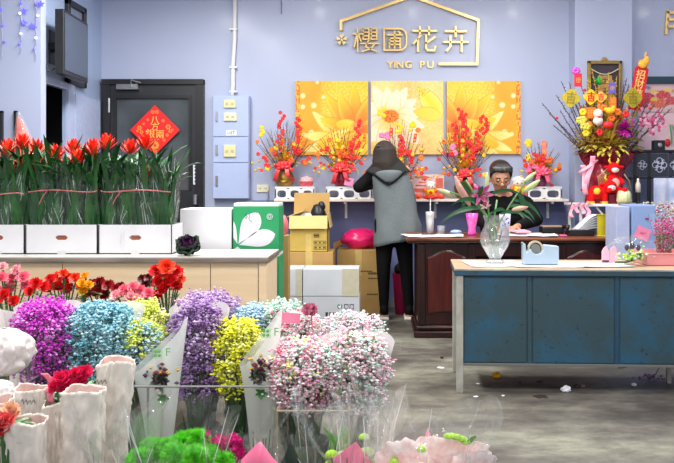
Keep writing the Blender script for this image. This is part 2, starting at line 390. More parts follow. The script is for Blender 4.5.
# red diamond new year poster on the door
pc = P(155, 130, BW-.075); hs = .25
pos = thing('new_year_poster', 'red diamond paper with gold lettering stuck on the black door glass', 'poster', pc)
s = PX(179.5, BW)-PX(130, BW); hs = s/2
MB().prism([(0, -hs), (hs, 0), (0, hs), (-hs, 0)], (0, 0, 0), (1, 0, 0), (0, 0, 1), (0, -1, 0), .003).build('paper', mat('poster_red', (228, 26, 26), .5, var=.05), pos)
GP = mat('gold_print', (236, 196, 84), .4, metal=.2, var=.1)
for ch, x, z, sz in (('八', 0, .09, .092), ('方', 0, .028, .08), ('銀', -.046, -.042, .094), ('兩', .05, -.048, .088)):
    text_obj(ch, sz, .0008, GP, 'gold_lettering', pos, (x, -.0045, z), offset=.0004)
mb = MB(); rnd = random.Random(5)
def rosette(mb, x, z, r, y=-.0038, n=6, mi=0):
    for k in range(n):
        t = 2*PI*k/n; pts = [(x+math.cos(t+q)*r*rr, z+math.sin(t+q)*r*rr) for q, rr in ((0, .2), (-.4, .8), (0, 1), (.4, .8))]
        mb.prism(pts, (0, y, 0), (1, 0, 0), (0, 0, 1), (0, -1, 0), .0008, mi)
rosette(mb, 0, -.15, .045, n=9); rosette(mb, 0, -.2, .022); rosette(mb, -.02, .175, .02); rosette(mb, .02, .175, .02)
for (x, z, r) in [(-.15, .02, .025), (-.13, -.02, .02), (-.17, -.01, .014), (-.1, -.07, .018), (-.07, -.12, .02), (.13, .03, .028), (.15, -.01, .02), (.12, -.05, .018), (.09, -.1, .016), (-.07, .1, .014), (.08, .09, .018), (.17, .0, .014), (-.11, .06, .014), (-.03, -.095, .009), (0, -.095, .009), (.03, -.095, .009)]:
    rosette(mb, x, z, r)
mb.build('gold_ornament', mat('orange_gold_print', (238, 150, 60), .5), pos)

# ------------------------------------------------------------------ electric box and conduit
ex0, ex1 = PX(212.5, BW-.1), PX(249, BW-.1); ez1, ez0 = PZ(95.5, BW-.1), PZ(199, BW-.1)
eb = thing('electric_cabinet', 'pale blue wall cabinet with switches above the green and white carton', 'cabinet', (ex0, BW-.1, ez0))
W_, H_ = ex1-ex0, ez1-ez0
EBM = mat('pale_blue_metal', (172, 186, 222), .35, var=.02)
bevel(MB().bx(0, W_, .012, .1, 0, H_).build('body', EBM, eb), .004)
zs = [0, H_*(199-163)/103.5, H_*(199-137)/103.5, H_]
for i in range(3):
    dd = bevel(MB().bx(.006, W_-.006, 0, .012, zs[i]+.006, zs[i+1]-.006).build('door', EBM, eb), .003)
    hz = (zs[i]+zs[i+1])/2
    MB().bx(.03, .055, -.01, 0, hz-.05, hz+.05).build('handle', CHROME, dd)
def ez(py): return (199-py)/103.5*H_
def exx(px): return (px-212.5)/36.5*W_
for (x0, x1, y0, y1, mm) in [(224, 236, 100, 108, 'a'), (224, 237, 113, 121, 'b'), (224, 236, 145, 157, 'a')]:
    m_ = mat('yellowed_plastic', (222, 214, 164), .4) if mm == 'a' else CREAM
    sw = bevel(MB().bx(exx(x0), exx(x1), -.02, 0, ez(y1), ez(y0)).build('switch_plate', m_, eb), .004)
    mbs = MB(); zc = (ez(y0)+ez(y1))/2; xc = (exx(x0)+exx(x1))/2
    for sgn in (-1, 1): mbs.bx(xc+sgn*.026-.014, xc+sgn*.026+.014, -.025, -.02, zc-.012, zc+.012)
    mbs.build('rocker', mat('grey_yellow_plastic', (190, 184, 140), .4), sw)
lb = MB().bx(exx(226), exx(236.5), -.003, 0, ez(135.5), ez(130.5)).build('label_sticker', PAPERW, eb)
text_obj('LIST', .042, .0006, INK, 'lettering', eb, (exx(231.2), -.0045, ez(133)), offset=.0002)
mb = MB(); mb.tube([P(235, -20, BW-.03), P(234.5, 40, BW-.03), P(233, 66, BW-.03), P(233, 86, BW-.03), P(232, 96, BW-.05)], .02, 10)
cd = thing('conduit_pipe', 'white vertical cable conduit dropping to the pale blue wall cabinet', 'pipe', (0, 0, 0))
mb.build('pipe', WHITE, cd, smooth=True)
mb = MB()
for y in (30, 68, 92):
    mb = MB(); mb.bx(PX(234, BW)-.035, PX(234, BW)+.035, BW-.055, BW-.0, PZ(y, BW)-.008, PZ(y, BW)+.008); mb.build('clamp', WHITE, cd)
# thin vertical cable at x=281
tag(MB().tube([P(281.5, -10, BW-.006), P(281.5, 14, BW-.006)], .006, 6).build('cable_stub', mat('grey_cable', (120, 128, 150), .5)), 'short thin grey cable hanging down the wall from above', 'cable')
# wall outlet by the shelf
oc = P(263, 188.5, BW)
ot = thing('wall_outlet', 'cream double wall socket beside the end of the white shelf', 'socket', oc)
bevel(MB().bx(-.06, .06, -.014, 0, -.037, .037).build('plate', CREAM, ot), .004)
mb = MB()
for sx_ in (-.028, .028):
    for q in (-.007, .007): mb.bx(sx_+q-.002, sx_+q+.002, -.016, -.014, -.008, .008)
mb.build('slot', INK, ot)
tag(MB().tube([P(268, 190, BW-.02), P(268, 199, BW-.04), P(262, 204, BW-.03), P(240, 203, BW-.02)], .005, 6).build('power_cord', mat('grey_cable', (120, 128, 150), .5), smooth=True), 'grey cord drooping from the cream double socket', 'cord')

# ------------------------------------------------------------------ gold sign
SY = BW
def zpt(zx, zy): return (PX(330+zx/4.2125, SY), PZ(zy/4.2125, SY))
def strokes(name, label, cat, lines, wpx=10, group='gold signboard pieces', closed=(), depth=.03, off=.012):
    mb = MB(); half = wpx/4.2125*SY/FP/2
    for ln in lines:
        pts = [zpt(*p) for p in ln]
        for i in range(len(pts)-1):
            (xa, za), (xb, zb) = pts[i], pts[i+1]
            d = Vector((xb-xa, zb-za)); L = d.length
            if L < 1e-5: continue
            d /= L; n = Vector((-d.y, d.x)); e = half*.95
            q = [Vector((xa, za))-d*e-n*half, Vector((xb, zb))+d*e-n*half, Vector((xb, zb))+d*e+n*half, Vector((xa, za))-d*e+n*half]
            mb.prism([(v.x, v.y) for v in q], (0, SY-off, 0), (1, 0, 0), (0, 0, 1), (0, -1, 0), depth+.0004*(i % 3))
    x = sum(v[0] for v in mb.v)/len(mb.v); z = sum(v[2] for v in mb.v)/len(mb.v)
    mb.v = [(v[0]-x, v[1]-SY, v[2]-z) for v in mb.v]
    # stand-off pins reaching the wall
    vv = mb.v[0]; mb.tube([(vv[0]+.004, 0, vv[2]+.004), (vv[0]+.004, -.02, vv[2]+.004)], .003, 6)
    o = mb.build(name, GOLD, loc=(x, SY, z)); bevel(o, .002, 1)
    return tag(o, label, cat, group)
strokes('sign_outline', 'thin gold house-roof outline framing the gold shop lettering', 'sign', [[(47, 126), (47, 92), (345, -12), (624, 88), (617, 272), (462, 272)]], 12)
c1 = [[(98, 146), (134, 146)], [(117, 122), (117, 218)], [(113, 152), (103, 200)], [(122, 152), (131, 176)],
      [(140, 124), (140, 168), (164, 168), (164, 124), (140, 124)], [(140, 139), (164, 139)], [(140, 154), (164, 154)],
      [(173, 124), (173, 168), (197, 168), (197, 124), (173, 124)], [(173, 139), (197, 139)], [(173, 154), (197, 154)],
      [(134, 186), (204, 186)], [(162, 174), (150, 200), (196, 219)], [(186, 190), (172, 208), (138, 219)]]
strokes('sign_character', 'gold wall character with two small ladder boxes, next to the flower emblem', 'lettering', c1, 6.5)
arc = [(228, 124), (228, 214), (292, 214)]+[(292+30*math.sin(t), 184+30*math.cos(t)) for t in (0.3, .7, 1.1, 1.5)]+[(322, 154)]+[(292+30*math.cos(t), 154-30*math.sin(t)) for t in (.4, .8, 1.2, 1.5)]+[(228, 124)]
c2 = [arc, [(244, 150), (302, 150)], [(250, 164), (250, 204)], [(250, 164), (295, 164), (295, 204)], [(272, 136), (272, 204)], [(250, 177), (295, 177)], [(250, 190), (295, 190)], [(288, 136), (295, 142)]]
strokes('sign_character', 'gold wall character enclosed in a rounded D-shaped box', 'lettering', c2, 7)
c3 = [[(350, 133), (446, 133)], [(378, 118), (378, 148)], [(416, 118), (416, 148)], [(381, 152), (352, 186)], [(370, 168), (370, 218)], [(404, 152), (404, 206), (412, 215), (438, 215), (443, 200)], [(440, 160), (404, 184)]]
strokes('sign_character', 'gold wall character with one hooked stroke, above the letters PU', 'lettering', c3, 9)
c4 = [[(528, 118), (528, 156)], [(487, 135), (570, 135)], [(480, 180), (578, 180)], [(506, 156), (506, 196), (492, 216)], [(553, 156), (553, 218)]]
strokes('sign_character', 'gold wall character of crossing bars, nearest the upright of the roof outline', 'lettering', c4, 9)
ec = zpt(50, 170); mb = MB()
for k in range(5):
    t = PI/2+2*PI*k/5; R_ = .058; pts = []
    for q, rr in ((0, .2), (-.42, .62), (-.3, .95), (0, .86), (.3, .95), (.42, .62)): pts.append((math.cos(t+q)*rr*R_, math.sin(t+q)*rr*R_))
    mb.prism(pts, (0, -.012, 0), (1, 0, 0), (0, 0, 1), (0, -1, 0), .028)
mb.tube([(0, 0, 0), (0, -.03, 0)], .011, 8)
tag(mb.build('flower_emblem', GOLD, loc=(ec[0], SY, ec[1])), 'small gold five-petal blossom emblem before the first character', 'emblem', 'gold signboard pieces')
for ch, zx in (('Y', 254), ('I', 273), ('N', 294), ('G', 330), ('P', 388), ('U', 423)):
    p = zpt(zx, 275); o = text_obj(ch, .092, .01, GOLD, 'sign_letter', None, (p[0], SY-.011, p[1]), offset=.0018, sx=1.12)
    tag(o, {'Y': 'small gold wall letter Y under the gold characters', 'I': 'small gold wall letter I under the gold characters', 'N': 'small gold wall letter N under the gold characters', 'G': 'small gold wall letter G under the gold characters', 'P': 'small gold wall letter P under the gold characters', 'U': 'small gold wall letter U under the gold characters'}[ch], 'lettering', 'gold signboard pieces')
# second sign, cut by the picture edge
mb = MB(); X = lambda px: PX(px, SY); Z = lambda py: PZ(py, SY)
for (x0, y0, x1, y1) in [(667, 12, 665, 34), (667, 13, 682, 13), (682, 13, 682, 36), (667, 20, 682, 20), (667, 27, 682, 27)]:
    d = Vector((X(x1)-X(x0), Z(y1)-Z(y0))); L = d.length; d /= L; n = Vector((-d.y, d.x))*.013
    q = [Vector((X(x0), Z(y0)))-d*.01-n, Vector((X(x1), Z(y1)))+d*.01-n, Vector((X(x1), Z(y1)))+d*.01+n, Vector((X(x0), Z(y0)))-d*.01+n]
    mb.prism([(v.x-X(667), v.y-Z(12)) for v in q], (0, 0, 0), (1, 0, 0), (0, 0, 1), (0, -1, 0), .035)
tag(mb.build('sign_character', GOLD, loc=(X(667), SY, Z(12))), 'large gold wall character cut off at the picture edge, high above the black rack', 'lettering')

# ------------------------------------------------------------------ lotus canvases
import colorsys
def sm(a, b, x):
    t = max(0, min(1, (x-a)/(b-a))); return t*t*(3-2*t)
def mixc(a, b, t): return tuple(a[i]*(1-t)+b[i]*t for i in range(3))
def petal_field(u, v, cx, cy, ang, L, Wd):
    """returns (inside, along 0..1, across -1..1) of a pointed petal from (cx,cy)"""
    dx, dy = u-cx, v-cy; ca, sa = math.cos(ang), math.sin(ang)
    a = (dx*ca+dy*sa)/L; b = -dx*sa+dy*ca
    if a <= 0 or a >= 1: return None
    ww = Wd*(math.sin(PI*a**.8)**.75)
    if ww < 1e-5 or abs(b) > ww: return None
    return a, b/ww
def art_yellow(u, v, flip):
    if flip: u = 1-u
    col = mixc((252, 214, 70), (250, 196, 40), v)
    t = nz((u*4, v*4, 1)); g = sm(.55, .25, u); col = mixc(col, (250, 158, 20), g*(.75+.3*t))
    if u > .35 and v > .55: col = mixc(col, (255, 236, 130), .45*(nz((u*45, v*45, 0)) > .05))
    for (bx_, by_, r) in [(.1, .8, .045), (.25, .67, .05), (.1, .65, .04), (.22, .3, .05), (.38, .78, .03), (.3, .52, .03), (.3, .98, .03), (.12, .28, .03)]:
        d = math.hypot(u-bx_, v-by_); col = mixc(col, (255, 248, 200), .8*sm(r, r*.55, d))
    def pet(col, cx, cy, ang, L, Wd, c0, c1):
        f = petal_field(u, v, cx, cy, math.radians(ang), L, Wd)
        if f:
            a, b = f; c = mixc(c0, c1, sm(0, 1, a)); c = mixc(c, (255, 236, 110), .45*sm(.2, .95, b)); c = mixc(c, (236, 118, 10), .6*sm(.75, 1, abs(b))); return c
        return col
    Y1 = (250, 190, 20); Y2 = (255, 210, 40); O = (246, 120, 30)
    for a in (135, 175, 200, 225): col = pet(col, .6, .22, a, .52, .085, (252, 200, 60), (255, 240, 150))
    for cx, cy, ang, L, Wd in [(.78, .34, 128, .62, .1), (.82, .36, 92, .6, .1), (.84, .36, 60, .62, .11), (.86, .3, 32, .4, .08), (.80, .32, 160, .5, .1), (.78, .36, 112, .5, .1)]:
        col = pet(col, cx, cy, ang, L, Wd, O, Y2)
    col = pet(col, .56, .42, -8, .36, .09, (255, 200, 40), (255, 226, 70)); col = pet(col, .3, .1, 30, .5, .09, Y1, (255, 232, 120)); col = pet(col, .62, .1, 20, .5, .1, (250, 160, 30), Y2)
    d = math.hypot((u-.86), (v-.38)); col = mixc(col, (226, 60, 70), .75*sm(.13, .03, d)*(.6+.6*nz((u*30, v*30, 3))))
    if u < .06: col = mixc((250, 190, 50), (214, 70, 20), .7*(nz((u*50, v*26, 7)) > 0.02))
    return col
def art_cream(u, v):
    col = mixc((250, 196, 110), (252, 216, 130), nz((u*3, v*3, 5))+.5)
    if nz((u*30, v*30, 2)) > .1: col = mixc(col, (255, 226, 150), .5)
    def pet(col, cx, cy, ang, L, Wd, c0=(250, 206, 120), c1=(255, 236, 200)):
        f = petal_field(u, v, cx, cy, math.radians(ang), L, Wd)
        if f:
            a, b = f; c = mixc(c0, c1, sm(.05, .6, a)); return mixc(c, (228, 186, 120), .75*sm(.86, 1, abs(b)))
        return col
    for ang, L in [(178, .34), (150, .42), (35, .45), (60, .48), (10, .5), (200, .4), (-15, .5), (118, .5), (95, .42), (75, .4)]: col = pet(col, .26, .5, ang, L, .105)
    for ang, L in [(-38, .55), (225, .45), (255, .5), (-65, .55)]: col = pet(col, .26, .48, ang, L, .12, (250, 206, 110))
    d = math.hypot((u-.27), (v-.52)*1.3); col = mixc(col, (240, 140, 20), sm(.13, .09, d)); col = mixc(col, (196, 70, 16), .7*sm(.13, .1, d)*(nz((u*40, v*40, 3)) > .05))
    # butterfly
    f = petal_field(u, v, .97, .52, math.radians(128), .52, .13)
    if f:
        a, b = f; col = mixc((255, 216, 40), (255, 232, 130), abs(b)); col = mixc(col, (206, 130, 50), .7*(sm(.85, 1, abs(b)))); 
        if a > .7 and nz((u*50, v*50, 9)) > .15: col = mixc(col, (190, 110, 50), .6)
    f = petal_field(u, v, .97, .52, math.radians(170), .4, .1)
    if f:
        a, b = f; col = mixc((252, 220, 90), (250, 206, 60), a); col = mixc(col, (206, 130, 50), .7*(sm(.85, 1, abs(b))))
    return col
def canvas(name, label, x0, x1, y0, y1, fn, Y, n=110, depth=.035, group=None, cat='painting', edge=None, ratio=1.0):
    w_, h_ = PX(x1, Y)-PX(x0, Y), PZ(y0, Y)-PZ(y1, Y)
    root = thing(name, label, cat, (PX(x0, Y), Y-.002, PZ(y1, Y)), group)
    mb = MB(); nv = int(n*ratio); mb.grid(lambda u, v: (u*w_, -depth, v*h_), n, nv)
    cols = [fn(i/n, j/nv) for j in range(nv+1) for i in range(n+1)]
    o = mb.build('printed_face', vcol_mat('printed_artwork'), root)
    ca = o.data.color_attributes.new('art', 'FLOAT_COLOR', 'POINT')
    flat = []
    for c in cols: flat += [*[.92*q for q in lin([max(0, min(255, q)) for q in c])], 1]
    ca.data.foreach_set('color', flat)
    MB().bx(0, w_, -depth+.0015, 0, 0, h_).build('stretcher', edge or mat('canvas_edge', (232, 190, 110), .7), root)
    return root
cg = 'lotus canvases on the back wall'
canvas('lotus_painting', 'square yellow lotus canvas nearest the electric cabinet, pale light spots beside its border', 296, 368, 81.5, 155, lambda u, v: art_yellow(u, v, False), BW, group=cg)
canvas('lotus_painting', 'middle square canvas of a cream lotus with a butterfly', 371, 443, 81.5, 154.5, art_cream, BW, group=cg)
canvas('lotus_painting', 'square yellow lotus canvas nearest the framed plaque, ornamental strip down its outer edge', 446.5, 520, 81.5, 154, lambda u, v: art_yellow(u, v, True), BW, group=cg)

# ------------------------------------------------------------------ television on the side wall
tv = thing('television', 'grey wall-mounted flat television beside the dark doorway', 'television', (-2.53, 6.4, 2.36))
ta = math.atan2(.6, -.035)          # screen runs along the side wall
tvo = []
W_, H_ = .62, .52
def tvbox(name, x0, x1, y0, y1, z0, z1, m, par=tv, bv=.004):
    o = bevel(MB().bx(x0, x1, y0, y1, z0, z1).build(name, m, par), bv); return o
# local frame: x along the screen, y = into the wall
tv.rotation_euler = (0, 0, math.radians(93))
c0 = tvbox('casing', 0, W_, 0, .07, -H_/2, H_/2, mat('dark_grey_plastic', (26, 28, 32), .4))
tvbox('screen', .025, W_-.025, -.004, 0, -H_/2+.035, H_/2-.025, mat('tv_glass', (58, 68, 86), .22, var=.02), bv=.001)
tvbox('back_cover', .12, W_-.12, .07, .1, -.16, .16, BLACK)
mbk = MB(); mbk.bx(.24, .4, .1, .21, -.03, .03); mbk.bx(.25, .39, .2, .225, -.14, .14)
mbk.build('wall_bracket', BLACK, tv)
MB().tube([(.05, .06, -.2), (.0, .12, -.24), (.03, .17, -.1), (.02, .19, .2)], .006, 6).build('cable', BLACK, tv, smooth=True)
# shallow dark frame on the side wall behind the tv
fy0, fy1, fz0, fz1 = 6.97, 7.4, PZ(86, 7.2), PZ(4, 7.2)
fr = thing('wall_frame', 'dark grey rectangular frame on the side wall behind the television', 'frame', (LX, fy0, fz0))
mb = MB(); D_ = fy1-fy0; H2 = fz1-fz0
mb.bx(0, .04, 0, .05, 0, H2); mb.bx(0, .04, D_-.05, D_, 0, H2); mb.bx(0, .04, 0, D_, 0, .05); mb.bx(0, .04, 0, D_, H2-.05, H2)
bevel(mb.build('frame_bars', mat('dark_grey_plastic', (26, 28, 32), .4), fr), .004)
MB().bx(0, .012, .04, D_-.04, .04, H2-.04).build('panel', mat('mid_grey_panel', (118, 128, 152), .5), fr)
MB().tube([(.02, .1, H2), (.02, .08, H2+.25)], .008, 6).build('cable', BLACK, fr)

# ------------------------------------------------------------------ icicle lights on the near left wall
LED = mat('blue_led', (96, 92, 226), .3, emit=.9); LEDW = mat('white_led', (214, 214, 255), .3, emit=1.6)
WIRE = mat('clear_wire', (150, 152, 190), .4)
for si, (px, ys, lab) in enumerate([(2, 58, 'icicle light strand at the very edge of the picture'), (21, 54, 'icicle light strand in the middle of three, two blue stars on it'), (36, 60, 'icicle light strand nearest the wall corner by the television')]):
    Yw = LY-.115
    t = thing('light_strand', lab, 'string lights', P(px, -12, Yw), 'icicle lights on the pale wall')
    rr = random.Random(si); pts = []
    for k in range(14):
        y = -12+(ys+12)*k/13; p = P(px+rr.uniform(-1.2, 1.2), y, Yw)-t.location; pts.append(p)
    MB().tube(pts, .0035, 5).build('wire', WIRE, t)
    for k in range(1, 13, 2 if si else 3):
        p = pts[k]+Vector((rr.uniform(-.012, .012), -.004, 0))
        MB().ball(p, .011, 8, 5).build('bulb', LEDW if (k % 4 == 1) else LED, t, smooth=True)
    stars = {0: [], 1: [(24, 11), (24, 23)], 2: [(32, 26), (41, 4)]}[si]
    for (sx_, sy_) in stars:
        q = P(sx_, sy_, Yw)-t.location; mb = MB(); poly = []
        for k in range(10):
            a = PI/2+k*PI/5; r_ = .03 if k % 2 == 0 else .013; poly.append((math.cos(a)*r_, math.sin(a)*r_))
        mb.prism(poly, q+Vector((0, -.004, 0)), (1, 0, 0), (0, 0, 1), (0, 1, 0), .008); mb.tube([q, Vector((pts[3].x, 0, q.z+.02))], .0025, 4)
        mb.build('star_bulb', LED, t)
# two black bars and a red cap in clear wrap
for px, lab in ((2.5, 'upright black metal bar above the plants, close to the picture edge'), (16.5, 'upright black metal bar beside the red and white bundle')):
    o = MB(); o.bx(-.011, .011, -.03, 0, -.34, 0); o.bx(-.011, .011, -.03, .0, -.02, 0)
    tag(bevel(o.build('wall_bar', BLACK, loc=(PX(px, LY-.1), LY-.1, PZ(111, LY-.1))), .003), lab, 'bar', 'black bars on the pale wall')
hat = thing('wrapped_bundle', 'red cloth bundle in white tissue rising among the red-flowered plants', 'bundle', P(27, 205, 5.6))
def bag(w0, w1, h, seed, tw=.02):
    def f(u, v):
        a = 2*PI*u; r_ = w0*(1-v)**.9*(.75+.5*math.sin(PI*v))+tw+.02*math.sin(3*a+seed)*(1-v)+.012*noise.noise(Vector((math.cos(a)*2, math.sin(a)*2, v*4+seed)))*3*(1-v)
        return (r_*math.cos(a)-.06*v*v, r_*math.sin(a)*.6, v*h)
    return f
mb = MB(); mb.grid(bag(.13, 0, .61, 1, .012), 28, 16); mb.build('cloth', mat('red_cloth', (236, 40, 34), .6, rgb2=(250, 150, 130), scale=9), hat, smooth=True)
mb = MB(); mb.grid(bag(.14, 0, .65, 2, .014), 28, 16); mb.build('clear_wrap', film('milky_wrap', (255, 250, 250), body=.1, bump=.5), hat, smooth=True)
tag(bevel(MB().bx(-.2, .2, -.16, .16, 0, PZ(205, 5.6)).build('crate', mat('grey_crate', (150, 150, 156), .6), loc=(PX(28, 5.6), 5.6, 0)), .01), 'plain grey crate behind the counter carrying the wrapped red bundle', 'crate')

# ------------------------------------------------------------------ front counter with boxed plants
CY0, CY1, CZ = 4.67, 5.2, .8
cx1 = PX(281, CY1); 
ct = thing('counter', 'long beige laminate counter with a grey worn worktop, carrying the boxed plants', 'counter', (cx1-2.2, CY0, 0))
ox = ct.location.x
bevel(MB().bx(-1.2, PX(268, CY0)-ox+.0, 0, CY1-CY0, CZ-.035, CZ-.004).build('worktop', GWOOD, ct), .004)
MB().bx(-1.2, PX(268, CY0)-ox-.004, .006, CY1-CY0, CZ-.004, CZ).build('top_laminate', mat('grey_white_laminate', (206, 204, 198), .35, var=.04), ct)
for (a, b) in [(-1.15, PX(62, 4.7)-ox), (PX(62, 4.7)-ox+.004, PX(210, 4.7)-ox), (PX(210, 4.7)-ox+.005, PX(258, 4.7)-ox)]:
    bevel(MB().bx(a, b, .03, .05, .03, CZ-.035).build('front_panel', LWOOD, ct), .002)
bevel(MB().bx(PX(259, 4.7)-ox, PX(266.5, 4.7)-ox, .02, CY1-CY0-.02, 0, CZ-.035).build('end_panel', LWOOD, ct), .003)
MB().bx(-1.15, PX(259, 4.7)-ox, .06, CY1-CY0-.04, 0, .08).build('plinth', GWOOD, ct)

PB = 4.86; BH = .183
bz = CZ
LEAFT = GREEN2
BRACT = mat('guzmania_red', (236, 40, 26), .4, var=.2, scale=40)
BRACT2 = mat('guzmania_orange', (244, 96, 58), .4, var=.2, scale=40)
def guzmania(seed):
    r = random.Random(seed); root = thing('guzmania_plant', 'x', 'plant', (0, 0, 0))
    mb = MB(); z0 = .02
    for k in range(17):
        a = k*2.399+seed; tilt = r.uniform(.02, .13); L = r.uniform(.36, .54); w_ = r.uniform(.03, .044)
        d = Vector((math.cos(a)*tilt, math.sin(a)*tilt, 1)); side = Vector((-math.sin(a), math.cos(a), 0))
        mb.leaf((math.cos(a)*.015, math.sin(a)*.015, z0), d, L, w_, r.uniform(.02, .12), 7, fold=.3, side=side, mi=k % 2)
    for k in range(16):     # broad lower leaves
        a = k*2.399+2; side = Vector((-math.sin(a), math.cos(a), 0)); mb.leaf((math.cos(a)*.03, math.sin(a)*.03, .03), (math.cos(a)*.13, math.sin(a)*.13, 1), r.uniform(.22, .36), .05, .0, 5, fold=.2, side=side, mi=k % 2)
    for k in range(11):      # short spreading crown leaves
        a = k*2.399+1; ti = r.uniform(.25, .75); d = Vector((math.cos(a)*ti, math.sin(a)*ti, 1)); side = Vector((-math.sin(a), math.cos(a), 0))
        mb.leaf((math.cos(a)*.03, math.sin(a)*.03, .38), d, r.uniform(.18, .32), .034, r.uniform(.2, 1.0), 6, fold=.3, side=side, mi=k % 2)
    mb.build('leaves', [GREEN, GREEN2], root)
    h = [.55, .61, .5, .58][seed % 4]; fl = MB()
    fl.tube([(0, 0, .1), (0, 0, h)], [.007, .006], 6, 0)
    st_ = fl.build('flower_stem', STEMG, root)
    fb = MB(); n = 22
    for k in range(n):
        t = k/n; a = k*2.399; ti = 1.25-1.0*t; L = .078-.03*t
        d = Vector((math.cos(a)*ti, math.sin(a)*ti, 1)); side = Vector((-math.sin(a), math.cos(a), 0))
        fb.leaf((math.cos(a)*.006, math.sin(a)*.006, h-.05+.055*t), d, L, .021, -.05, 4, fold=.3, side=side, mi=0 if (k % 4) else 1)
    fb.build('flower', [BRACT, BRACT2], root)
    def slv(u, v):
        a = 2*PI*u; rr_ = .035+.05*v+.006*math.sin(7*a+seed)*v+.012*noise.noise(Vector((math.cos(a)*3, math.sin(a)*3, v*6+seed))); zz = .01+.36*v+(.03*math.sin(3*a+seed)*v)
        return (rr_*math.cos(a), rr_*math.sin(a), zz)
    s_ = MB(); s_.grid(slv, 26, 12); s_.build('plastic_sleeve', CLEARS, root, smooth=True)
    pt = MB(); pt.capb = True; pt.lathe([(.0, 0), (.038, 0), (.05, .085), (.046, .085), (.036, .06), (0, .06)], seg=14); pt.build('pot', mat('brown_nursery_pot', (96, 60, 50), .6), root, smooth=False)
    return root
gz = [guzmania(i) for i in range(4)]
used_g = [False]*4
def place_guz(i, x, y, z, rz, label, sc_=1.0):
    if not used_g[i]: o = gz[i]; used_g[i] = True
    else: o = copy_tree(gz[i])
    o.location = (x, y, z); o.rotation_euler = (0, 0, rz); o.scale = (sc_,)*3; o['label'] = label; o['group'] = 'boxed red guzmanias on the counter'; return o
def hole_box(name, label, x0, x1, y0, y1, z0, h):
    root = thing(name, label, 'box', (x0, y0, z0), 'white cardboard plant boxes on the counter')
    w_, d_ = x1-x0, y1-y0; t = .006; cxm = w_/2; hz = h*.56; hw, hh = .036, .014
    mb = MB()
    mb.bx(0, w_, 0, d_, 0, t); mb.bx(0, w_, d_-t, d_, 0, h); mb.bx(0, t, 0, d_, 0, h); mb.bx(w_-t, w_, 0, d_, 0, h)
    mb.bx(0, cxm-hw, 0, t, 0, h); mb.bx(cxm+hw, w_, 0, t, 0, h); mb.bx(cxm-hw, cxm+hw, 0, t, 0, hz-hh); mb.bx(cxm-hw, cxm+hw, 0, t, hz+hh, h)
    for sg in (-1, 1):    # rounded ends of the hand hole
        xx = cxm+sg*hw; mb.prism([(0, -hh), (0, -hh*.2), (-sg*-.0, 0)] if 0 else [(0, hh), (-sg*hh*.9, hh), (0, hh*.3)], (xx, 0, hz), (1, 0, 0), (0, 0, 1), (0, 1, 0), t)
        mb.prism([(0, -hh), (-sg*hh*.9, -hh), (0, -hh*.3)], (xx, 0, hz), (1, 0, 0), (0, 0, 1), (0, 1, 0), t)
    mb.build('carton', WBOX, root)
    MB().bx(cxm-.025, cxm+.025, -.0012, 0, 0, h*.12).build('tape', mat('clear_tape_tone', (214, 212, 214), .3), root)
    o = MB().bx(cxm-hw*1.3, cxm+hw*1.3, t, t+.004, hz-.03, hz+.03).build('inner_flap', mat('brown_inner', (150, 82, 60), .7), root)
    return root
def tie(name, label, x0, x1, y0, y1, z, seed, col=None):
    r = random.Random(seed); pts = []
    for k in range(25):
        t = k/24; a = PI+PI*t*1.0
        pts.append(((x0+x1)/2+(x1-x0)/2*math.cos(PI*(1-t))*1.0, y0-.012+.03*abs(math.cos(PI*t))**3, z+.006*math.sin(t*9+seed)))
    mb = MB(); mb.tube(pts, .0035, 5); mb.tube([pts[9], (pts[9][0]-.03, y0-.015, z-.04), (pts[9][0]-.05, y0-.012, z-.08)], .003, 5)
    return tag(mb.build(name, mat('pink_string', (206, 110, 116), .5)), label, 'string')
def wrap_sheet(name, label, x0, x1, y0, y1, z0, z1, seed, m=film('clear_outer_wrap', body=.01, gloss=.3, bscale=26, bump=1.0, rough=.08), flare=.04):
    def f(u, v):
        a = 2*PI*u; ca, sa = math.cos(a), math.sin(a); p_ = 4
        k = (abs(ca)**p_+abs(sa)**p_)**(-1/p_)
        fl_ = 1+flare*v
        n_ = noise.noise(Vector((ca*4, sa*4, v*3+seed)))*.028+noise.noise(Vector((ca*14, sa*14, v*9+seed)))*.012
        pinch = 1-.03*math.exp(-((v-.28)/.06)**2)
        return ((x0+x1)/2+((x1-x0)/2*k*fl_*pinch+n_)*ca, (y0+y1)/2+((y1-y0)/2*k*pinch+n_)*sa, z0+(z1-z0)*v+.015*math.sin(5*a+seed)*v)
    mb = MB(); mb.grid(f, 90, 22); o = mb.build(name, m, smooth=True); rc = random.Random(seed); cr = MB()
    for q in range(70):  # thin whitish tubes along the folds, drawn as the wrap's bright highlights
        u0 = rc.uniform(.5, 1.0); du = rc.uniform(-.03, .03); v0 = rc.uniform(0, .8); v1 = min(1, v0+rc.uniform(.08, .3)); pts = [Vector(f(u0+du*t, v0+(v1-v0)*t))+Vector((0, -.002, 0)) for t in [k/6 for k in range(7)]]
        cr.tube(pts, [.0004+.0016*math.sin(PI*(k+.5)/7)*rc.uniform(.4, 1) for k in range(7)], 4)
    tag(cr.build('crease_highlight', film('film_fold_highlight', body=.55, gloss=.4, bump=.2), o), kind='stuff'); return tag(o, label, 'wrapping')
boxes = [(-30, 24.5, 'white plant box cut by the picture edge', 'a'), (25.5, 97.5, 'middle white plant box with a hand hole, full of red guzmanias', 'b'), (98.5, 172, 'white plant box nearest the ornamental cabbage, with a hand hole', 'c')]
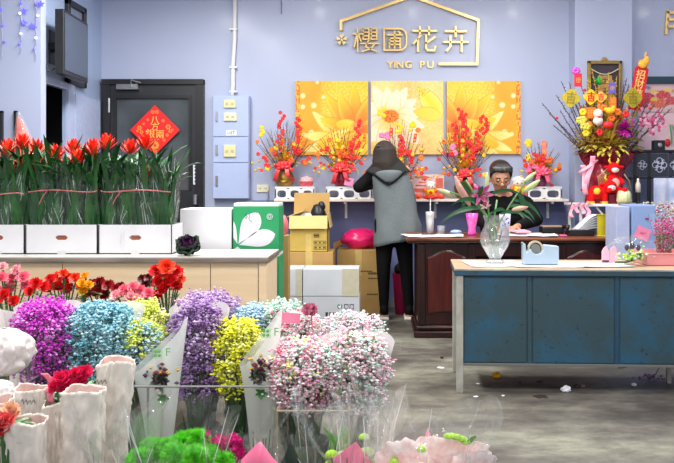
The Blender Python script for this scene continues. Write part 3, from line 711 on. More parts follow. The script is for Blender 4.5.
places = {'a': [(-20, 0, 142), (2, 0, 140), (15, 0, 150), (20, 1, 146), (-12, 1, 138), (5, 1, 140)],
          'b': [(35, 0, 150), (52, 0, 154), (72, 0, 141), (88, 0, 155), (40, 1, 148), (58, 1, 142), (77, 1, 150), (93, 1, 140)],
          'c': [(108, 0, 0), (126, 0, 0), (144, 0, 0), (161, 0, 0), (112, 1, 0), (133, 1, 0), (154, 1, 0)]}
where = {'a': 'in the box cut by the picture edge', 'b': 'in the middle box', 'c': 'in the box nearest the cabbage'}
ordn = ['first', 'second', 'third', 'fourth']
gi = 0
for px0, px1, lab, key in boxes:
    x0, x1 = PX(px0, PB), PX(px1, PB)
    hole_box('plant_box', lab, x0, x1, PB, PB+.27, bz, BH-.005)
    cnt = {0: 0, 1: 0}; qi = 0
    for (px, row, _) in places[key]:
        Yp = PB+.075+row*.115; s_ = (1.07 if row == 0 else 1.13)*(.9 if key == 'c' and px not in (161, 133, 126) else 1.0)
        last_g = place_guz(gi % 4 if key != 'c' else (gi+2) % 4, PX(px, PB)+(.0 if row == 0 else .02), Yp, bz+.007, gi*1.3,
                  ('green guzmania without open flower, %s of the %s row %s' if key == 'c' and qi in (0, 3, 4, 6) else 'red guzmania, %s of the %s row %s') % (ordn[cnt[row]], 'front' if row == 0 else 'rear', where[key]), s_)
        if key == 'c' and qi in (0, 3, 4, 6):
            for ch in list(last_g.children):
                if ch.name.startswith('flower'): bpy.data.objects.remove(ch)
        cnt[row] += 1; gi += 1; qi += 1
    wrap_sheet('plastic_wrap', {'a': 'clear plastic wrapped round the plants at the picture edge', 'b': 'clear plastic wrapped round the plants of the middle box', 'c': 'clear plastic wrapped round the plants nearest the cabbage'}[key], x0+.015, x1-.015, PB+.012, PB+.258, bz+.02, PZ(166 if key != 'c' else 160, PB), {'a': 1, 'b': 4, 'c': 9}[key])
    tie('pink_string', {'a': 'pink string tied round the plants at the picture edge', 'b': 'pink string tied round the plants of the middle box', 'c': 'pink string tied round the plants nearest the cabbage'}[key], x0+.01, x1-.01, PB-.004, PB+.27, PZ(191 if key != 'a' else 194, PB), {'a': 1, 'b': 4, 'c': 9}[key])
# ornamental cabbage
cb = thing('ornamental_cabbage', 'small purple ornamental cabbage lying on the counter beside the plant boxes', 'cabbage', P(189.5, 253.5, 4.8))
cb.location.z = CZ
r = random.Random(3); mi_ = MB(); mo = MB()
def ruffle(mb, a, tilt, L, Wd, z0, m=0):
    def f(u, v):
        uu = (u-.5)*2; rr_ = v*L; wdt = Wd*(math.sin(PI*min(1, .15+.75*v)))
        x = rr_*math.sin(tilt)+.01; z = z0+rr_*math.cos(tilt)+.006*math.sin(uu*9+a*3)*v; y = uu*wdt
        x -= abs(uu)**2*.02*v
        return (x*math.cos(a)-y*math.sin(a), x*math.sin(a)+y*math.cos(a), z)
    mb.grid(f, 8, 5, m)
for k in range(11): ruffle(mo, k*2.399, .55+.3*(k % 2), .1, .065, .01)
for k in range(12): ruffle(mi_, k*2.399+.5, .25+.5*(k/12), .075, .034, .03)
cbr = mo.build('outer_leaf', mat('cabbage_green', (50, 92, 50), .5, rgb2=(60, 56, 66)), cb, smooth=True); mi_.build('inner_leaf', mat('cabbage_purple', (104, 40, 96), .5, rgb2=(54, 24, 58)), cb, smooth=True)
MB().lathe([(.0, 0), (.02, 0), (.014, .05)], seg=10).build('stalk', STEMG, cb)
for ch in cb.children: pass
for o_ in cb.children: o_.rotation_euler = (math.radians(38), 0, 0); o_.location = (0, 0, .014)

# white cartons and the green logo carton behind the counter
def carton(name, label, x0, x1, y0, y1, z0, z1, m, group=None, tape=True):
    root = thing(name, label, 'box', (x0, y0, z0), group); w_, d_, h_ = x1-x0, y1-y0, z1-z0
    bevel(MB().bx(0, w_, 0, d_, 0, h_).build('carton', m, root), .004)
    if tape: MB().bx(w_/2-.025, w_/2+.025, -.001, d_+.001, h_, h_+.001).build('tape', mat('clear_tape_tone', (214, 212, 214), .3), root)
    return root
Yc = 5.3; zt = PZ(209, Yc)
carton('white_carton', 'white carton beside the green and white box, top one of its pair', PX(180, Yc), PX(231.5, Yc), Yc, Yc+.3, zt/2+.005, zt, WBOX, 'white cartons behind the counter')
carton('white_carton', 'white carton at the bottom beside the green and white box', PX(180, Yc), PX(231.5, Yc), Yc, Yc+.3, 0, zt/2, WBOX, 'white cartons behind the counter')
GRN = mat('carton_green', (32, 152, 92), .5, var=.02)
PALE = mat('carton_lilac_white', (222, 222, 230), .5, var=.01)
gx0, gx1, gz1 = PX(233, Yc), PX(279, Yc), PZ(206.5, Yc); gh = .31; gw = gx1-gx0
def logo_box(label, z0, h_, top):
    root = thing('logo_carton', label, 'box', (gx0, Yc, z0), 'green and white cartons'); 
    bevel(MB().bx(0, gw, 0, .26, 0, h_).build('carton', GRN, root), .003)
    mb = MB(); mb.bx(.004, gw-.004, .004, .256, h_, h_+.022); bevel(mb.build('lid', WHITE, root), .004)
    def petal(x0, z0_, ang, L, Wd, mbx):
        pts = []
        for k in range(25):
            t = k/24; pts.append((t, math.sin(PI*t**1.6)**.7*Wd))
        full = [(a_*L, b_) for a_, b_ in pts]+[(a_*L, -b_) for a_, b_ in pts[-2:0:-1]]
        ca, sa = math.cos(ang), math.sin(ang)
        mbx.prism([(min(gw-.003, max(.003, x0+p*ca-q*sa)), min(h_-.004, max(.004, z0_+p*sa+q*ca))) for p, q in full], (0, 0, 0), (1, 0, 0), (0, 0, 1), (0, -1, 0), .0012)
    mbx = MB(); petal(.035, .062, math.radians(57), .245, .062, mbx); mbx.build('printed_petal', PALE, root)
    mbx = MB(); petal(.04, .055, math.radians(17), .25, .055, mbx); mbx.build('printed_petal', PALE, root)
    mbx = MB(); petal(.03, .06, math.radians(108), .19, .025, mbx); mbx.build('printed_petal', PALE, root)
    for an in (-60, -95, -125): mbx = MB(); petal(.03, .045, math.radians(an), .06, .01, mbx); mbx.build('printed_petal', PALE, root)
    mbx = MB(); cxx, czz = gw*.8, h_*.78; ring = [(cxx+.018*math.cos(t), -.002, czz+.018*math.sin(t)) for t in [k*PI/8 for k in range(17)]]
    mbx.tube(ring, .0022, 5); mbx.tube([(cxx+.009*math.cos(t), -.002, czz+.009*math.sin(t)) for t in [k*PI/8 for k in range(17)]], .002, 5); mbx.build('printed_mark', PALE, root)
    if top:
        mbx = MB(); s_ = [(gw*.26, h_*.78), (gw*.29, h_*.84), (gw*.31, h_*.78), (gw*.28, h_*.73), (gw*.26, h_*.78)]
        mbx.tube([(a_, -.003, b_) for a_, b_ in s_], .0016, 5); s_ = [(gw*.38, h_*.86), (gw*.34, h_*.83), (gw*.37, h_*.79), (gw*.34, h_*.75), (gw*.36, h_*.71), (gw*.42, h_*.67)]
        mbx.tube([(a_, -.003, b_) for a_, b_ in s_], .0016, 5); mbx.build('pen_mark', INK, root)
z_ = gz1-gh-.022; z2_ = z_-.36; 
logo_box('green carton printed with pale petals, pen marks on it, top of its stack', z_+.022, gh, True)
logo_box('green carton printed with pale petals, under the pen-marked one', z_-.335+.022, .335-.022, False)
logo_box('green carton printed with pale petals, lowest of its stack on the floor', 0, z_-.335, False)

# ------------------------------------------------------------------ cardboard boxes on the floor
def open_box():
    Yb = 7.0; x0, x1 = PX(289.5, Yb), PX(327.5, Yb); z0, z1 = PZ(252, Yb), PZ(216, Yb); z_f = PZ(228, Yb)
    root = thing('open_cardboard_box', 'open yellowish cardboard box with its flaps up, stacked by the white shelf', 'box', (x0, Yb, z0)); w_, h_ = x1-x0, z1-z0; d_ = .32; t = .006
    mb = MB(); mb.bx(0, w_, 0, d_, 0, t); mb.bx(0, w_, 0, t, 0, h_); mb.bx(0, w_, d_-t, d_, 0, h_); mb.bx(0, t, 0, d_, 0, h_); mb.bx(w_-t, w_, 0, d_, 0, h_); mb.build('carton', CARDY, root)
    fh = .115
    mb = MB(); mb.box((w_/2, -.018, h_-fh/2+.004), (w_, t, fh), rot=(math.radians(-14), 0, 0)); mb.build('front_flap', CARDL, root)
    mb = MB(); mb.box((w_/2, d_+.03, h_+.1), (w_*.98, t, .2), rot=(math.radians(-15), 0, 0)); mb.build('back_flap', CARD, root)
    mb = MB(); mb.box((.05, d_/2, h_+.02), (.15, d_*.96, t), rot=(0, math.radians(-22), 0)); mb.build('side_flap', CARDL, root)
    mb = MB(); mb.box((w_+.012, d_/2, h_-.04), (t, d_*.96, .13), rot=(0, math.radians(-10), 0)); mb.build('side_flap', CARDL, root)
    mb = MB(); 
    for (a_, b_, c_, d2) in [(.64, .78, .56, .7), (.64, .96, .3, .43), (.64, .96, .1, .24)]:
        X0, X1, Z0, Z1 = w_*a_, w_*b_, h_*c_*.72, h_*d2*.72
        mb.bx(X0, X1, -.002, 0, Z0, Z0+.004); mb.bx(X0, X1, -.002, 0, Z1-.004, Z1); mb.bx(X0, X0+.004, -.002, 0, Z0, Z1); mb.bx(X1-.004, X1, -.002, 0, Z0, Z1)
        for q in range(3): xx = X0+(X1-X0)*(q+.5)/3; mb.bx(xx-.008, xx+.008, -.002, 0, Z0+.01, Z1-.01)
    mb.build('printed_mark', mat('brown_print', (60, 48, 30), .7), root)
    MB().bx(w_/2-.025, w_/2+.025, -.0012, 0, 0, h_*.5).build('tape', mat('tan_tape', (206, 180, 110), .3), root)
    ck = thing('black_bag', 'black cloth bundle sticking out of the open cardboard box', 'bag', (x0+w_*.72, Yb+.17, z0+h_-.09))
    MB().ball((0, 0, .09), (.07, .08, .1), 14, 10, fn=lambda v: 1+.16*noise.noise(v*3)).build('cloth', BLACK, ck, smooth=True)
    MB().ball((.03, -.02, .17), (.035, .035, .045), 10, 8, fn=lambda v: 1+.2*noise.noise(v*3)).build('knot', BLACK, ck, smooth=True)
    pk = MB().ball((0, 0, 0), (.08, .07, .05), 14, 8, fn=lambda v: 1+.2*noise.noise(v*4)).build('paper_wad', PAPERW, loc=(x0+w_*.4, Yb+.16, z0+h_-.03), smooth=True)
    tag(pk, 'crumpled white paper inside the open cardboard box', 'paper')
open_box()
def brown(label, x0, x1, y, d_, z0, z1, m=CARD, prints=(), name='cardboard_box'):
    root = thing(name, label, 'box', (x0, y, z0), 'brown cardboard boxes behind the counter'); w_, h_ = x1-x0, z1-z0
    bevel(MB().bx(0, w_, 0, d_, 0, h_).build('carton', m, root), .004)
    MB().bx(w_/2-.03, w_/2+.03, -.0012, d_, h_-.001, h_+.001).build('tape', mat('tan_tape', (206, 180, 110), .3), root)
    MB().bx(w_/2-.03, w_/2+.03, -.0014, 0, h_*.6, h_).build('tape', mat('tan_tape', (206, 180, 110), .3), root)
    for (txt, fx, fz, sz) in prints:
        mb = MB(); rp = random.Random(fx*10)
        x = w_*fx
        for k in range(8):
            ww = rp.uniform(.006, .014)
            if txt: mb.bx(x, x+ww, -.002, 0, h_*fz, h_*fz+sz)
            x += ww+.004
        mb.build('printed_line', mat('brown_print', (60, 48, 30), .7), root)
    return root
Yb = 6.98; zb = PZ(252, Yb)
brown('brown cardboard box directly under the open yellowish box', PX(285, Yb), PX(333, Yb), Yb, .36, zb-.33, zb-.001)
brown('brown cardboard box on the floor at the bottom of the open box stack', PX(286, Yb), PX(333, Yb), Yb+.01, .36, 0, zb-.332)
Y2 = 7.44; z2 = PZ(250, Y2)
brown('large brown cardboard box printed with small lines, beside the standing woman', PX(337, Y2), PX(380, Y2), Y2, .32, 0, z2, prints=[(1, .72, .62, .02), (1, .72, .55, .012), (1, .1, .45, .014), (1, .7, .3, .014), (1, .55, .66, .012)])
# grey-white boxes in front
Y3 = 6.6; z3 = PZ(269, Y3); z3m = PZ(296.5, Y3)
def gbox(label, px0, px1, za, zb_, txt=False, dy=0):
    x0, x1 = PX(px0, Y3), PX(px1, Y3); root = thing('flat_carton', label, 'box', (x0, Y3+dy, za), 'grey-white cartons on the floor'); w_, h_ = x1-x0, zb_-za
    bevel(MB().bx(0, w_, 0, .3, 0, h_).build('carton', GBOX, root), .005)
    if txt:
        mb = MB()
        for q in range(2):
            xa = w_*.73+q*.045; mb.bx(xa, xa+.034, -.002, 0, h_-.105, h_-.1); mb.bx(xa, xa+.034, -.002, 0, h_-.068, h_-.063); mb.bx(xa, xa+.005, -.002, 0, h_-.105, h_-.063); mb.bx(xa+.03, xa+.034, -.002, 0, h_-.105, h_-.063)
        mb.build('printed_square', INK, root)
        text_obj('01', .05, .0008, INK, 'lettering', root, (w_*.66, -.002, h_-.084))
        mb = MB(); rp = random.Random(2); x = w_*.4
        while x < w_*.92:
            ww = rp.uniform(.008, .02); mb.bx(x, x+ww, -.002, 0, h_-.165, h_-.13); x += ww+.012
        mb.build('printed_line', INK, root)
    else: MB().bx(w_*.7, w_, -.0012, 0, 0, h_).build('tape', mat('yellowed_tape', (190, 184, 160), .4), root)
    return root
gbox('narrow grey-white carton under the edge of the green carton, upper one', 280.5, 302, z3m+.002, z3)
gbox('narrow grey-white carton under the edge of the green carton, lower one', 280.5, 302, 0, z3m, dy=.004)
gbox('wide blank grey-white carton in front of the brown boxes', 302.8, 359, z3m+.002, z3)
MBx = None
gbox('wide grey-white carton printed with digits and squares, on the floor', 302.8, 359.5, 0, z3m, True, dy=.003)
# pink plastic bag on the brown box
pb = thing('pink_plastic_bag', 'bright pink plastic bag lying on the large brown cardboard box', 'bag', (PX(360, Y2+.17), Y2+.17, z2))
MB().ball((0, 0, .09), (.18, .13, .095), 28, 18, fn=lambda v: 1+.22*noise.noise(v*2.2+Vector((3, 0, 0)))+.07*noise.noise(v*8)).build('bag', mat('hot_pink_plastic', (240, 34, 112), .25, var=.12, scale=12), pb, smooth=True)
mb = MB(); mb.grid(lambda u, v: (-.16-u*.09, -.05+v*.1+.01*math.sin(u*9), .06+.03*math.sin(v*9+u*5)-u*.03), 8, 8); mb.build('wrapper_end', film('yellow_film', (250, 200, 90), body=.5), pb, smooth=True)
zf = zb-.0
pw = MB().ball((0, 0, .05), (.045, .045, .075), 14, 10, fn=lambda v: 1+.1*noise.noise(v*3)).build('pink_pouch', mat('salmon_plastic', (240, 120, 128), .4), loc=(PX(282.3, 5.75), 5.75, .0+PZ(232, 5.75)), smooth=True)
tag(pw, 'salmon pink pouch peeping out beside the green carton', 'pouch')
tag(bevel(MB().bx(-.06, .06, -.06, .06, 0, PZ(232, 5.75)-.02).build('tall_box', CARD, loc=(PX(281, 5.75), 5.75, 0)), .004), 'narrow tall brown box behind the green cartons', 'box')

# ------------------------------------------------------------------ white shelf along the back wall
SF = 7.63; SZ = PZ(199, SF); sx0, sx1 = PX(274, SF), PX(569, SF)
shf = thing('wall_shelf', 'long pale wall shelf carrying the new year arrangements', 'shelf', (sx0, SF, SZ-.025))
bevel(MB().bx(0, sx1-sx0, 0, BW-.013-SF, 0, .025).build('board', mat('pale_shelf_board', (232, 214, 200), .5), shf), .003)
for px in (345, 437, 553): 
    x = PX(px, SF)-sx0; mb = MB(); mb.bx(x-.012, x+.012, .02, BW-.013-SF, -.02, 0); mb.bx(x-.012, x+.012, BW-.03-SF, BW-.013-SF, -.17, 0); mb.build('bracket', WHITE, shf)
def riser(px0, px1, lab, nh):
    x0, x1 = PX(px0, SF), PX(px1, SF); h = .105; w_ = x1-x0
    root = thing('shelf_riser', lab, 'riser', (x0, SF+.01, SZ), 'white pierced risers on the wall shelf')
    pitch = w_/nh; mb = MB(); t = .014; hw = pitch*.33; hh = .034; zc = h*.46
    # pierced front: rounded-square holes as ring strips
    for k in range(nh):
        xc = pitch*(k+.5); n = 20; vs = []; 
        inner = []; outer = []
        for q in range(n):
            a = 2*PI*q/n; ca, sa = math.cos(a), math.sin(a); kk = (abs(ca)**3.2+abs(sa)**3.2)**(-1/3.2); inner.append((xc+hw*kk*ca, zc+hh*kk*sa))
            ko = min(1/max(abs(ca), 1e-6), 1/max(abs(sa), 1e-6))
            zz = zc+((h-zc) if sa > 0 else zc)*ko*sa if 1 else 0
            outer.append((xc+pitch/2*ko*ca, zz))
        vs = [(p[0], 0, p[1]) for p in inner]+[(p[0], 0, p[1]) for p in outer]+[(p[0], t, p[1]) for p in inner]
        fs = [(q, (q+1) % n, n+(q+1) % n, n+q) for q in range(n)]+[(q, 2*n+q, 2*n+(q+1) % n, (q+1) % n) for q in range(n)]
        mb.add(vs, fs)
    mb.build('pierced_front', WHITE, root)
    bevel(MB().bx(-.004, w_+.004, -.004, .2, h, h+.012).build('top_board', WHITE, root), .003)
    mb = MB(); mb.bx(0, .01, 0, .2, 0, h); mb.build('side_board', WHITE, root); MB().bx(w_-.01, w_, 0, .2, 0, h).build('side_board', WHITE, root)
    return root
riser(275, 314, 'white pierced riser nearest the cream wall socket', 3); riser(326, 372, 'white pierced riser behind the standing woman', 3); riser(527, 562, 'white pierced riser behind the seated man', 2)
RZ = SZ+.117

# ------------------------------------------------------------------ new year arrangements
BRANCH = mat('dark_branch', (70, 46, 44), .6, var=.3, scale=60); BUD = mat('silver_red_bud', (168, 96, 92), .5, var=.4, scale=80)
YEL = mat('felt_yellow', (250, 206, 30), .6, var=.1); ORG = mat('orange_plastic', (246, 120, 30), .4, var=.12); MAG = mat('magenta_foil', (190, 30, 120), .35, var=.2, scale=40)
BRASS = mat('antique_brass', (150, 118, 60), .35, metal=.7, var=.4, scale=14, bump=.6, bscale=22)
MAROON = mat('maroon_glaze', (128, 22, 44), .2, var=.3, scale=16)
def bow(root, c, s_, m, seed=0, y=-1):
    mb = MB(); r = random.Random(seed)
    for k in range(10):
        a = -PI*.1+PI*1.2*(k+.2*r.random())/9; L = s_*r.uniform(.42, .56); 
        if k % 2: L *= .75
        cc = Vector((c[0]+math.cos(a)*L*.52, c[1]-.02-.025*(k % 2), c[2]+math.sin(a)*L*.42))
        mb.ball(cc, (L*.52, .022, L*.24), 12, 8, rot=(0, -a, r.uniform(-.3, .3)), fn=lambda v: 1-.25*max(0, v.x*-1)+.1*math.sin(v.z*12))
    for sg in (-1, 1):
        def g(u, v, sg=sg): return (c[0]+sg*(s_*.1+u*s_*.42)+(v-.5)*s_*.2, c[1]-.03-.03*math.sin(u*4), c[2]-u*s_*.75+.02*math.sin(u*8+sg))
        mb.grid(g, 8, 2)
    o = mb.build('bow', m, root, smooth=True)
    MB().ball(c+Vector((0, -.06, 0)), s_*.1, 10, 7).build('bow_knot', m, o, smooth=True); return o
def twig(p0, p1, r, rnd, bend=.06, buds=9):
    mb = MB(); p0, p1 = Vector(p0), Vector(p1); L = (p1-p0).length; off = Vector((rnd.uniform(-1, 1), rnd.uniform(-1, 1), 0))*bend*L
    pts = [p0+(p1-p0)*t+off*math.sin(PI*t) for t in [k/6 for k in range(7)]]
    mb.tube(pts, [r*(1-.5*k/6) for k in range(7)], 5, 0)
    for k in range(buds):
        t = .3+.7*k/buds; q = p0+(p1-p0)*t+off*math.sin(PI*t); a = rnd.uniform(0, 6.3); mb.octa(q+Vector((math.cos(a), math.sin(a), .4))*r*1.4, r*1.7, 1, rnd)
    return mb
def spray(mb, c, R_, n, rnd, mi, sz=.02, up=.6):
    for k in range(n):
        a = rnd.uniform(0, 6.3); e = rnd.uniform(-.2, 1.2); d = Vector((math.cos(a)*math.cos(e), math.sin(a)*math.cos(e)*.6, math.sin(e)))
        mb.leaf(c+d*R_*rnd.uniform(.1, .8), d, sz*rnd.uniform(1.2, 2.6), sz*.8, .4, 3, mi, fold=.4)
def pick_blossom(mb, c, r, mi, n=5, nrm=-1):
    for k in range(n):
        a = 2*PI*k/n; mb.ball(Vector(c)+Vector((math.cos(a)*r*.55, 0, math.sin(a)*r*.55)), (r*.48, r*.22, r*.48), 8, 5, mi)
def plaque(root, c, w_, h_, m, gold=True, tilt=0, name='red_tag', chars=None):
    o = thing_part(name, MB().bx(-w_/2, w_/2, -.006, 0, -h_/2, h_/2), m, root, c, (0, tilt, 0))
    bevel(o, .004)
    if gold:
        mb = MB(); n = max(1, int(h_/(w_*1.0)))
        for k in range(n):
            zc = h_/2-(k+.5)*h_/n; s_ = w_*.3
            for (xa, za, xb, zb_) in [(-1, .8, 1, .8), (0, 1, 0, -1), (-1, 0, 1, 0), (-.8, -1, .8, -1), (-.8, .4, -.8, -.6), (.8, .4, .8, -.6)]:
                mb.bx(min(xa, xb)*s_-.0015*1, max(xa, xb)*s_+.0015, -.009, -.006, zc+min(za, zb_)*s_-.0015, zc+max(za, zb_)*s_+.0015)
        if not chars: mb.build('gold_lettering', GP, o)
    return o
def thing_part(name, mb, m, root, loc, rot=(0, 0, 0), smooth=False):
    o = mb.build(name, m, root, smooth=smooth); o.location = loc; o.rotation_euler = rot; return o
def arrangement(label, px, zbase, Y, pot, Wpx, top_py, seed, potm, picks, bow_c=REDS, potr=.075, poth=.15, nb=24, leafm=GOLDF):
    rnd = random.Random(seed); x = PX(px, Y); root = thing('festive_arrangement', label, 'arrangement', (x, Y, zbase), 'new year branch arrangements on the wall shelf')
    p = MB(); p.lathe([(0, 0), (potr*.75, 0), (potr*1.0, poth*.25), (potr*1.08, poth*.55), (potr*.85, poth*.85), (potr*.95, poth), (potr*.82, poth), (potr*.7, poth*.8), (0, poth*.8)], seg=22)
    po = p.build('pot', potm, root, smooth=True)
    if pot == 'brass':
        mb = MB()
        for k in range(3):
            mb.tube([(math.cos(t)*.028*(1-.25*k), -potr*1.06+abs(math.cos(t))*.012, poth*.45+math.sin(t)*.03*(1-.25*k)) for t in [q*PI/6 for q in range(13)]], .004, 5)
        mb.build('relief', GOLDF, po)
    H_ = zbase; W_ = Wpx*Y/FP/2; top = PZ(top_py, Y)-zbase
    for k in range(nb):
        t = (k+.5)/nb*2-1; xx = W_*t*rnd.uniform(.85, 1.0); zz = top*(1-.38*abs(t)**1.6)*rnd.uniform(.82, 1)
        twig((t*potr*.4, rnd.uniform(-.02, .02), poth*.85), (xx, rnd.uniform(-.09, .05), zz), .0035, rnd).build('branch', [BRANCH, BUD], root)
    mb = MB(); spray(mb, Vector((0, -.03, poth*1.3)), W_*.62, 90, rnd, 0, .034); spray(mb, Vector((0, -.03, poth*1.9)), W_*.6, 60, rnd, 0, .03); mb.build('gold_foliage', leafm, root)
    for (dx, dy, kind, s_) in picks:
        c = P(px+dx, dy, Y-.06)-root.location; c.y = -.055-rnd.uniform(0, .03)
        if kind == 'red':
            b_ = MB(); 
            for q in range(11): pick_blossom(b_, (rnd.uniform(-.028, .028), rnd.uniform(-.01, .01), (q-5.5)*s_*.2), .02, 0)
            thing_part('red_blossom_spike', b_, RED, root, c, (0, rnd.uniform(-.2, .2), 0), True)
        elif kind == 'tag': plaque(root, c, s_*.5, s_*1.4, RED, tilt=rnd.uniform(-.15, .15))
        elif kind == 'pinktag': plaque(root, c, s_*.5, s_*1.4, mat('coral_pink_card', (250, 130, 120), .5), tilt=rnd.uniform(-.1, .1))
        elif kind == 'yel':
            b_ = MB(); rr = s_*.5
            for q in range(7): b_.ball((rnd.uniform(-rr, rr)*.6, 0, rnd.uniform(-rr, rr)*1.0), (rr*.45, .008, rr*.4), 8, 5)
            thing_part('yellow_cutout', b_, YEL, root, c)
        elif kind == 'orange': b_ = MB(); pick_blossom(b_, (0, 0, 0), s_*.5, 0, 6); thing_part('orange_blossom', b_, ORG, root, c, smooth=True)
        elif kind == 'mag': b_ = MB(); spray(b_, Vector((0, 0, 0)), s_*.6, 18, rnd, 0, .02); thing_part('magenta_foliage', b_, MAG, root, c)
        elif kind == 'pinkfl':
            b_ = MB(); 
            for q in range(4): pick_blossom(b_, (rnd.uniform(-1, 1)*s_*.5, 0, rnd.uniform(-1, 1)*s_*.4), .03, 0)
            thing_part('pink_blossom', b_, mat('dusty_pink', (232, 130, 172), .5, var=.2, scale=40), root, c, smooth=True)
        elif kind == 'dot': b_ = MB().ball((0, 0, 0), s_*.5, 8, 6); thing_part('gold_ball', b_, GOLDF, root, c, smooth=True)
    rr_ = random.Random(seed+7)
    for k in range(26):
        t = rr_.uniform(-1, 1); c = Vector((W_*t*.8, -.08-rr_.uniform(0, .04), top*(rr_.uniform(.3, .75)*(1-.3*abs(t))))); b_ = MB(); pick_blossom(b_, (0, 0, 0), rr_.uniform(.014, .026), 0, 5)
        thing_part('small_blossom', b_, rr_.choice([RED, RED, ORG, REDS, YEL]), root, c, smooth=True)
    for k in range(10):
        a = rr_.uniform(-1, 1); c = Vector((W_*a*.95, -.06, poth*(.9+rr_.uniform(0, .8)))); thing_part('gold_ball', MB().ball((0, 0, 0), .013, 8, 6), GOLDF, root, c, smooth=True)
    bow(root, Vector((0, -.09, poth*1.12)), .19, bow_c, seed)
    return root
Ya = 7.74
arrangement('branch arrangement in a round antique brass pot with a red bow', 284.5, RZ, Ya, 'brass', 66, 117, 1, BRASS,
            [(-21, 131, 'yel', .09), (-3, 126, 'red', .14), (-2, 138, 'tag', .05), (14, 128, 'red', .1), (-27, 142, 'orange', .04), (-6, 150, 'mag', .09), (11, 147, 'red', .06), (-17, 160, 'dot', .03), (19, 143, 'orange', .05), (6, 160, 'orange', .07), (-13, 150, 'orange', .05), (17, 152, 'mag', .05)], nb=26, potr=.088, poth=.165)
arrangement('branch arrangement in a dark red pot with a pink tag, beside the standing woman', 341.5, RZ, Ya, 'red', 64, 121, 2, MAROON,
            [(-2, 145, 'yel', .1), (16, 133, 'red', .13), (23, 138, 'tag', .05), (-12, 140, 'orange', .05), (-8, 158, 'dot', .04), (0, 154, 'orange', .1), (-16, 150, 'orange', .05), (10, 150, 'red', .08), (-2, 161, 'dot', .05), (6, 162, 'red', .05)], nb=24, potr=.075, poth=.14)
arrangement('branch arrangement mostly hidden behind the standing woman', 401, SZ, Ya, 'red', 62, 116, 3, MAROON,
            [(-19, 113, 'yel', .09), (-2, 128, 'yel', .08), (-10, 132, 'tag', .06), (12, 127, 'yel', .09), (-16, 137, 'pinkfl', .09), (1, 145, 'red', .09), (14, 138, 'tag', .06), (20, 150, 'dot', .04), (9, 156, 'red', .06), (20, 158, 'orange', .06), (17, 130, 'orange', .05)], nb=24, potr=.08, poth=.17)
arrangement('tall branch arrangement with a big red bow behind the lilies', 464, SZ, Ya, 'red', 66, 116, 4, mat('bronze_pot', (110, 84, 50), .3, metal=.5, var=.3),
            [(-1, 122, 'red', .14), (1, 128, 'red', .14), (-12, 138, 'tag', .06), (20, 124, 'red', .08), (24, 126, 'tag', .06), (-2, 148, 'tag', .08), (-11, 150, 'pinkfl', .09), (14, 140, 'red', .1), (-20, 142, 'orange', .05), (-1, 156, 'dot', .05), (16, 152, 'mag', .08), (-16, 158, 'mag', .06), (8, 146, 'red', .06), (-8, 134, 'red', .1), (5, 134, 'orange', .06)], nb=30, potr=.09, poth=.2)
arrangement('small branch arrangement in a plum coloured pot beside the seated man', 540, RZ, Ya, 'plum', 44, 136, 5, mat('plum_glaze', (120, 56, 86), .3, var=.3, scale=30),
            [(-13, 145, 'yel', .1), (4, 148, 'pinktag', .1), (-12, 157, 'yel', .07), (0, 163, 'orange', .12), (10, 160, 'orange', .07), (-9, 168, 'pinkfl', .06), (2, 168, 'red', .06)], nb=16, bow_c=mat('pink_red_ribbon', (246, 92, 122), .3, var=.2, scale=30), potr=.07, poth=.11)
# pink tag, red gift box, greeting card, lucky figures
tag(bevel(MB().box((0, 0, 0), (.085, .006, .075), rot=(0, .2, 0)).build('pink_tag', mat('pink_card', (250, 150, 196), .4), loc=(PX(349, 7.62), 7.622, RZ+.045)), .003), 'small glossy pink tag leaning on the dark red pot', 'tag')
gb = thing('gift_basket', 'small red and white gift basket beside the brass pot', 'basket', (PX(306.5, 7.7), 7.7, RZ))
mb = MB(); mb.lathe([(0, 0), (.055, 0), (.07, .05), (.065, .05), (.05, .01), (0, .01)], seg=16); mb.build('basket', mat('coral_weave', (240, 90, 100), .5, var=.4, scale=80), gb)
mb = MB(); mb.lathe([(0, .05), (.066, .052), (.06, .085), (0, .1)], seg=16); mb.build('lid', mat('pale_pink_lid', (250, 176, 176), .4, var=.3, scale=60), gb)
cdn = thing('greeting_card', 'wide pale card printed with a coral palace shape, standing on the shelf', 'card', (PX(412, 7.8), 7.8, SZ))
cw, chh = PX(444, 7.8)-PX(412, 7.8), .235
MB().bx(0, cw, 0, .01, 0, chh).build('card', mat('pale_rose_card', (236, 214, 218), .5), cdn)
for (a, b, c_, d_) in [(.02, .25, .06, .1), (.04, .22, .12, .135), (.07, .19, .15, .165), (.1, .16, .18, .2), (.25, .33, .03, .2)]:
    mb = MB(); mb.bx(a*cw/.34, b*cw/.34, -.002, 0, c_, d_); mb.build('printed_band', mat('coral_print', (226, 110, 90), .5), cdn)
mb = MB(); mb.prism([(.02*cw/.34, .2), (.13*cw/.34, .225), (.24*cw/.34, .2)], (0, 0, 0), (1, 0, 0), (0, 0, 1), (0, -1, 0), .002); mb.build('printed_roof', mat('coral_print', (226, 110, 90), .5), cdn)
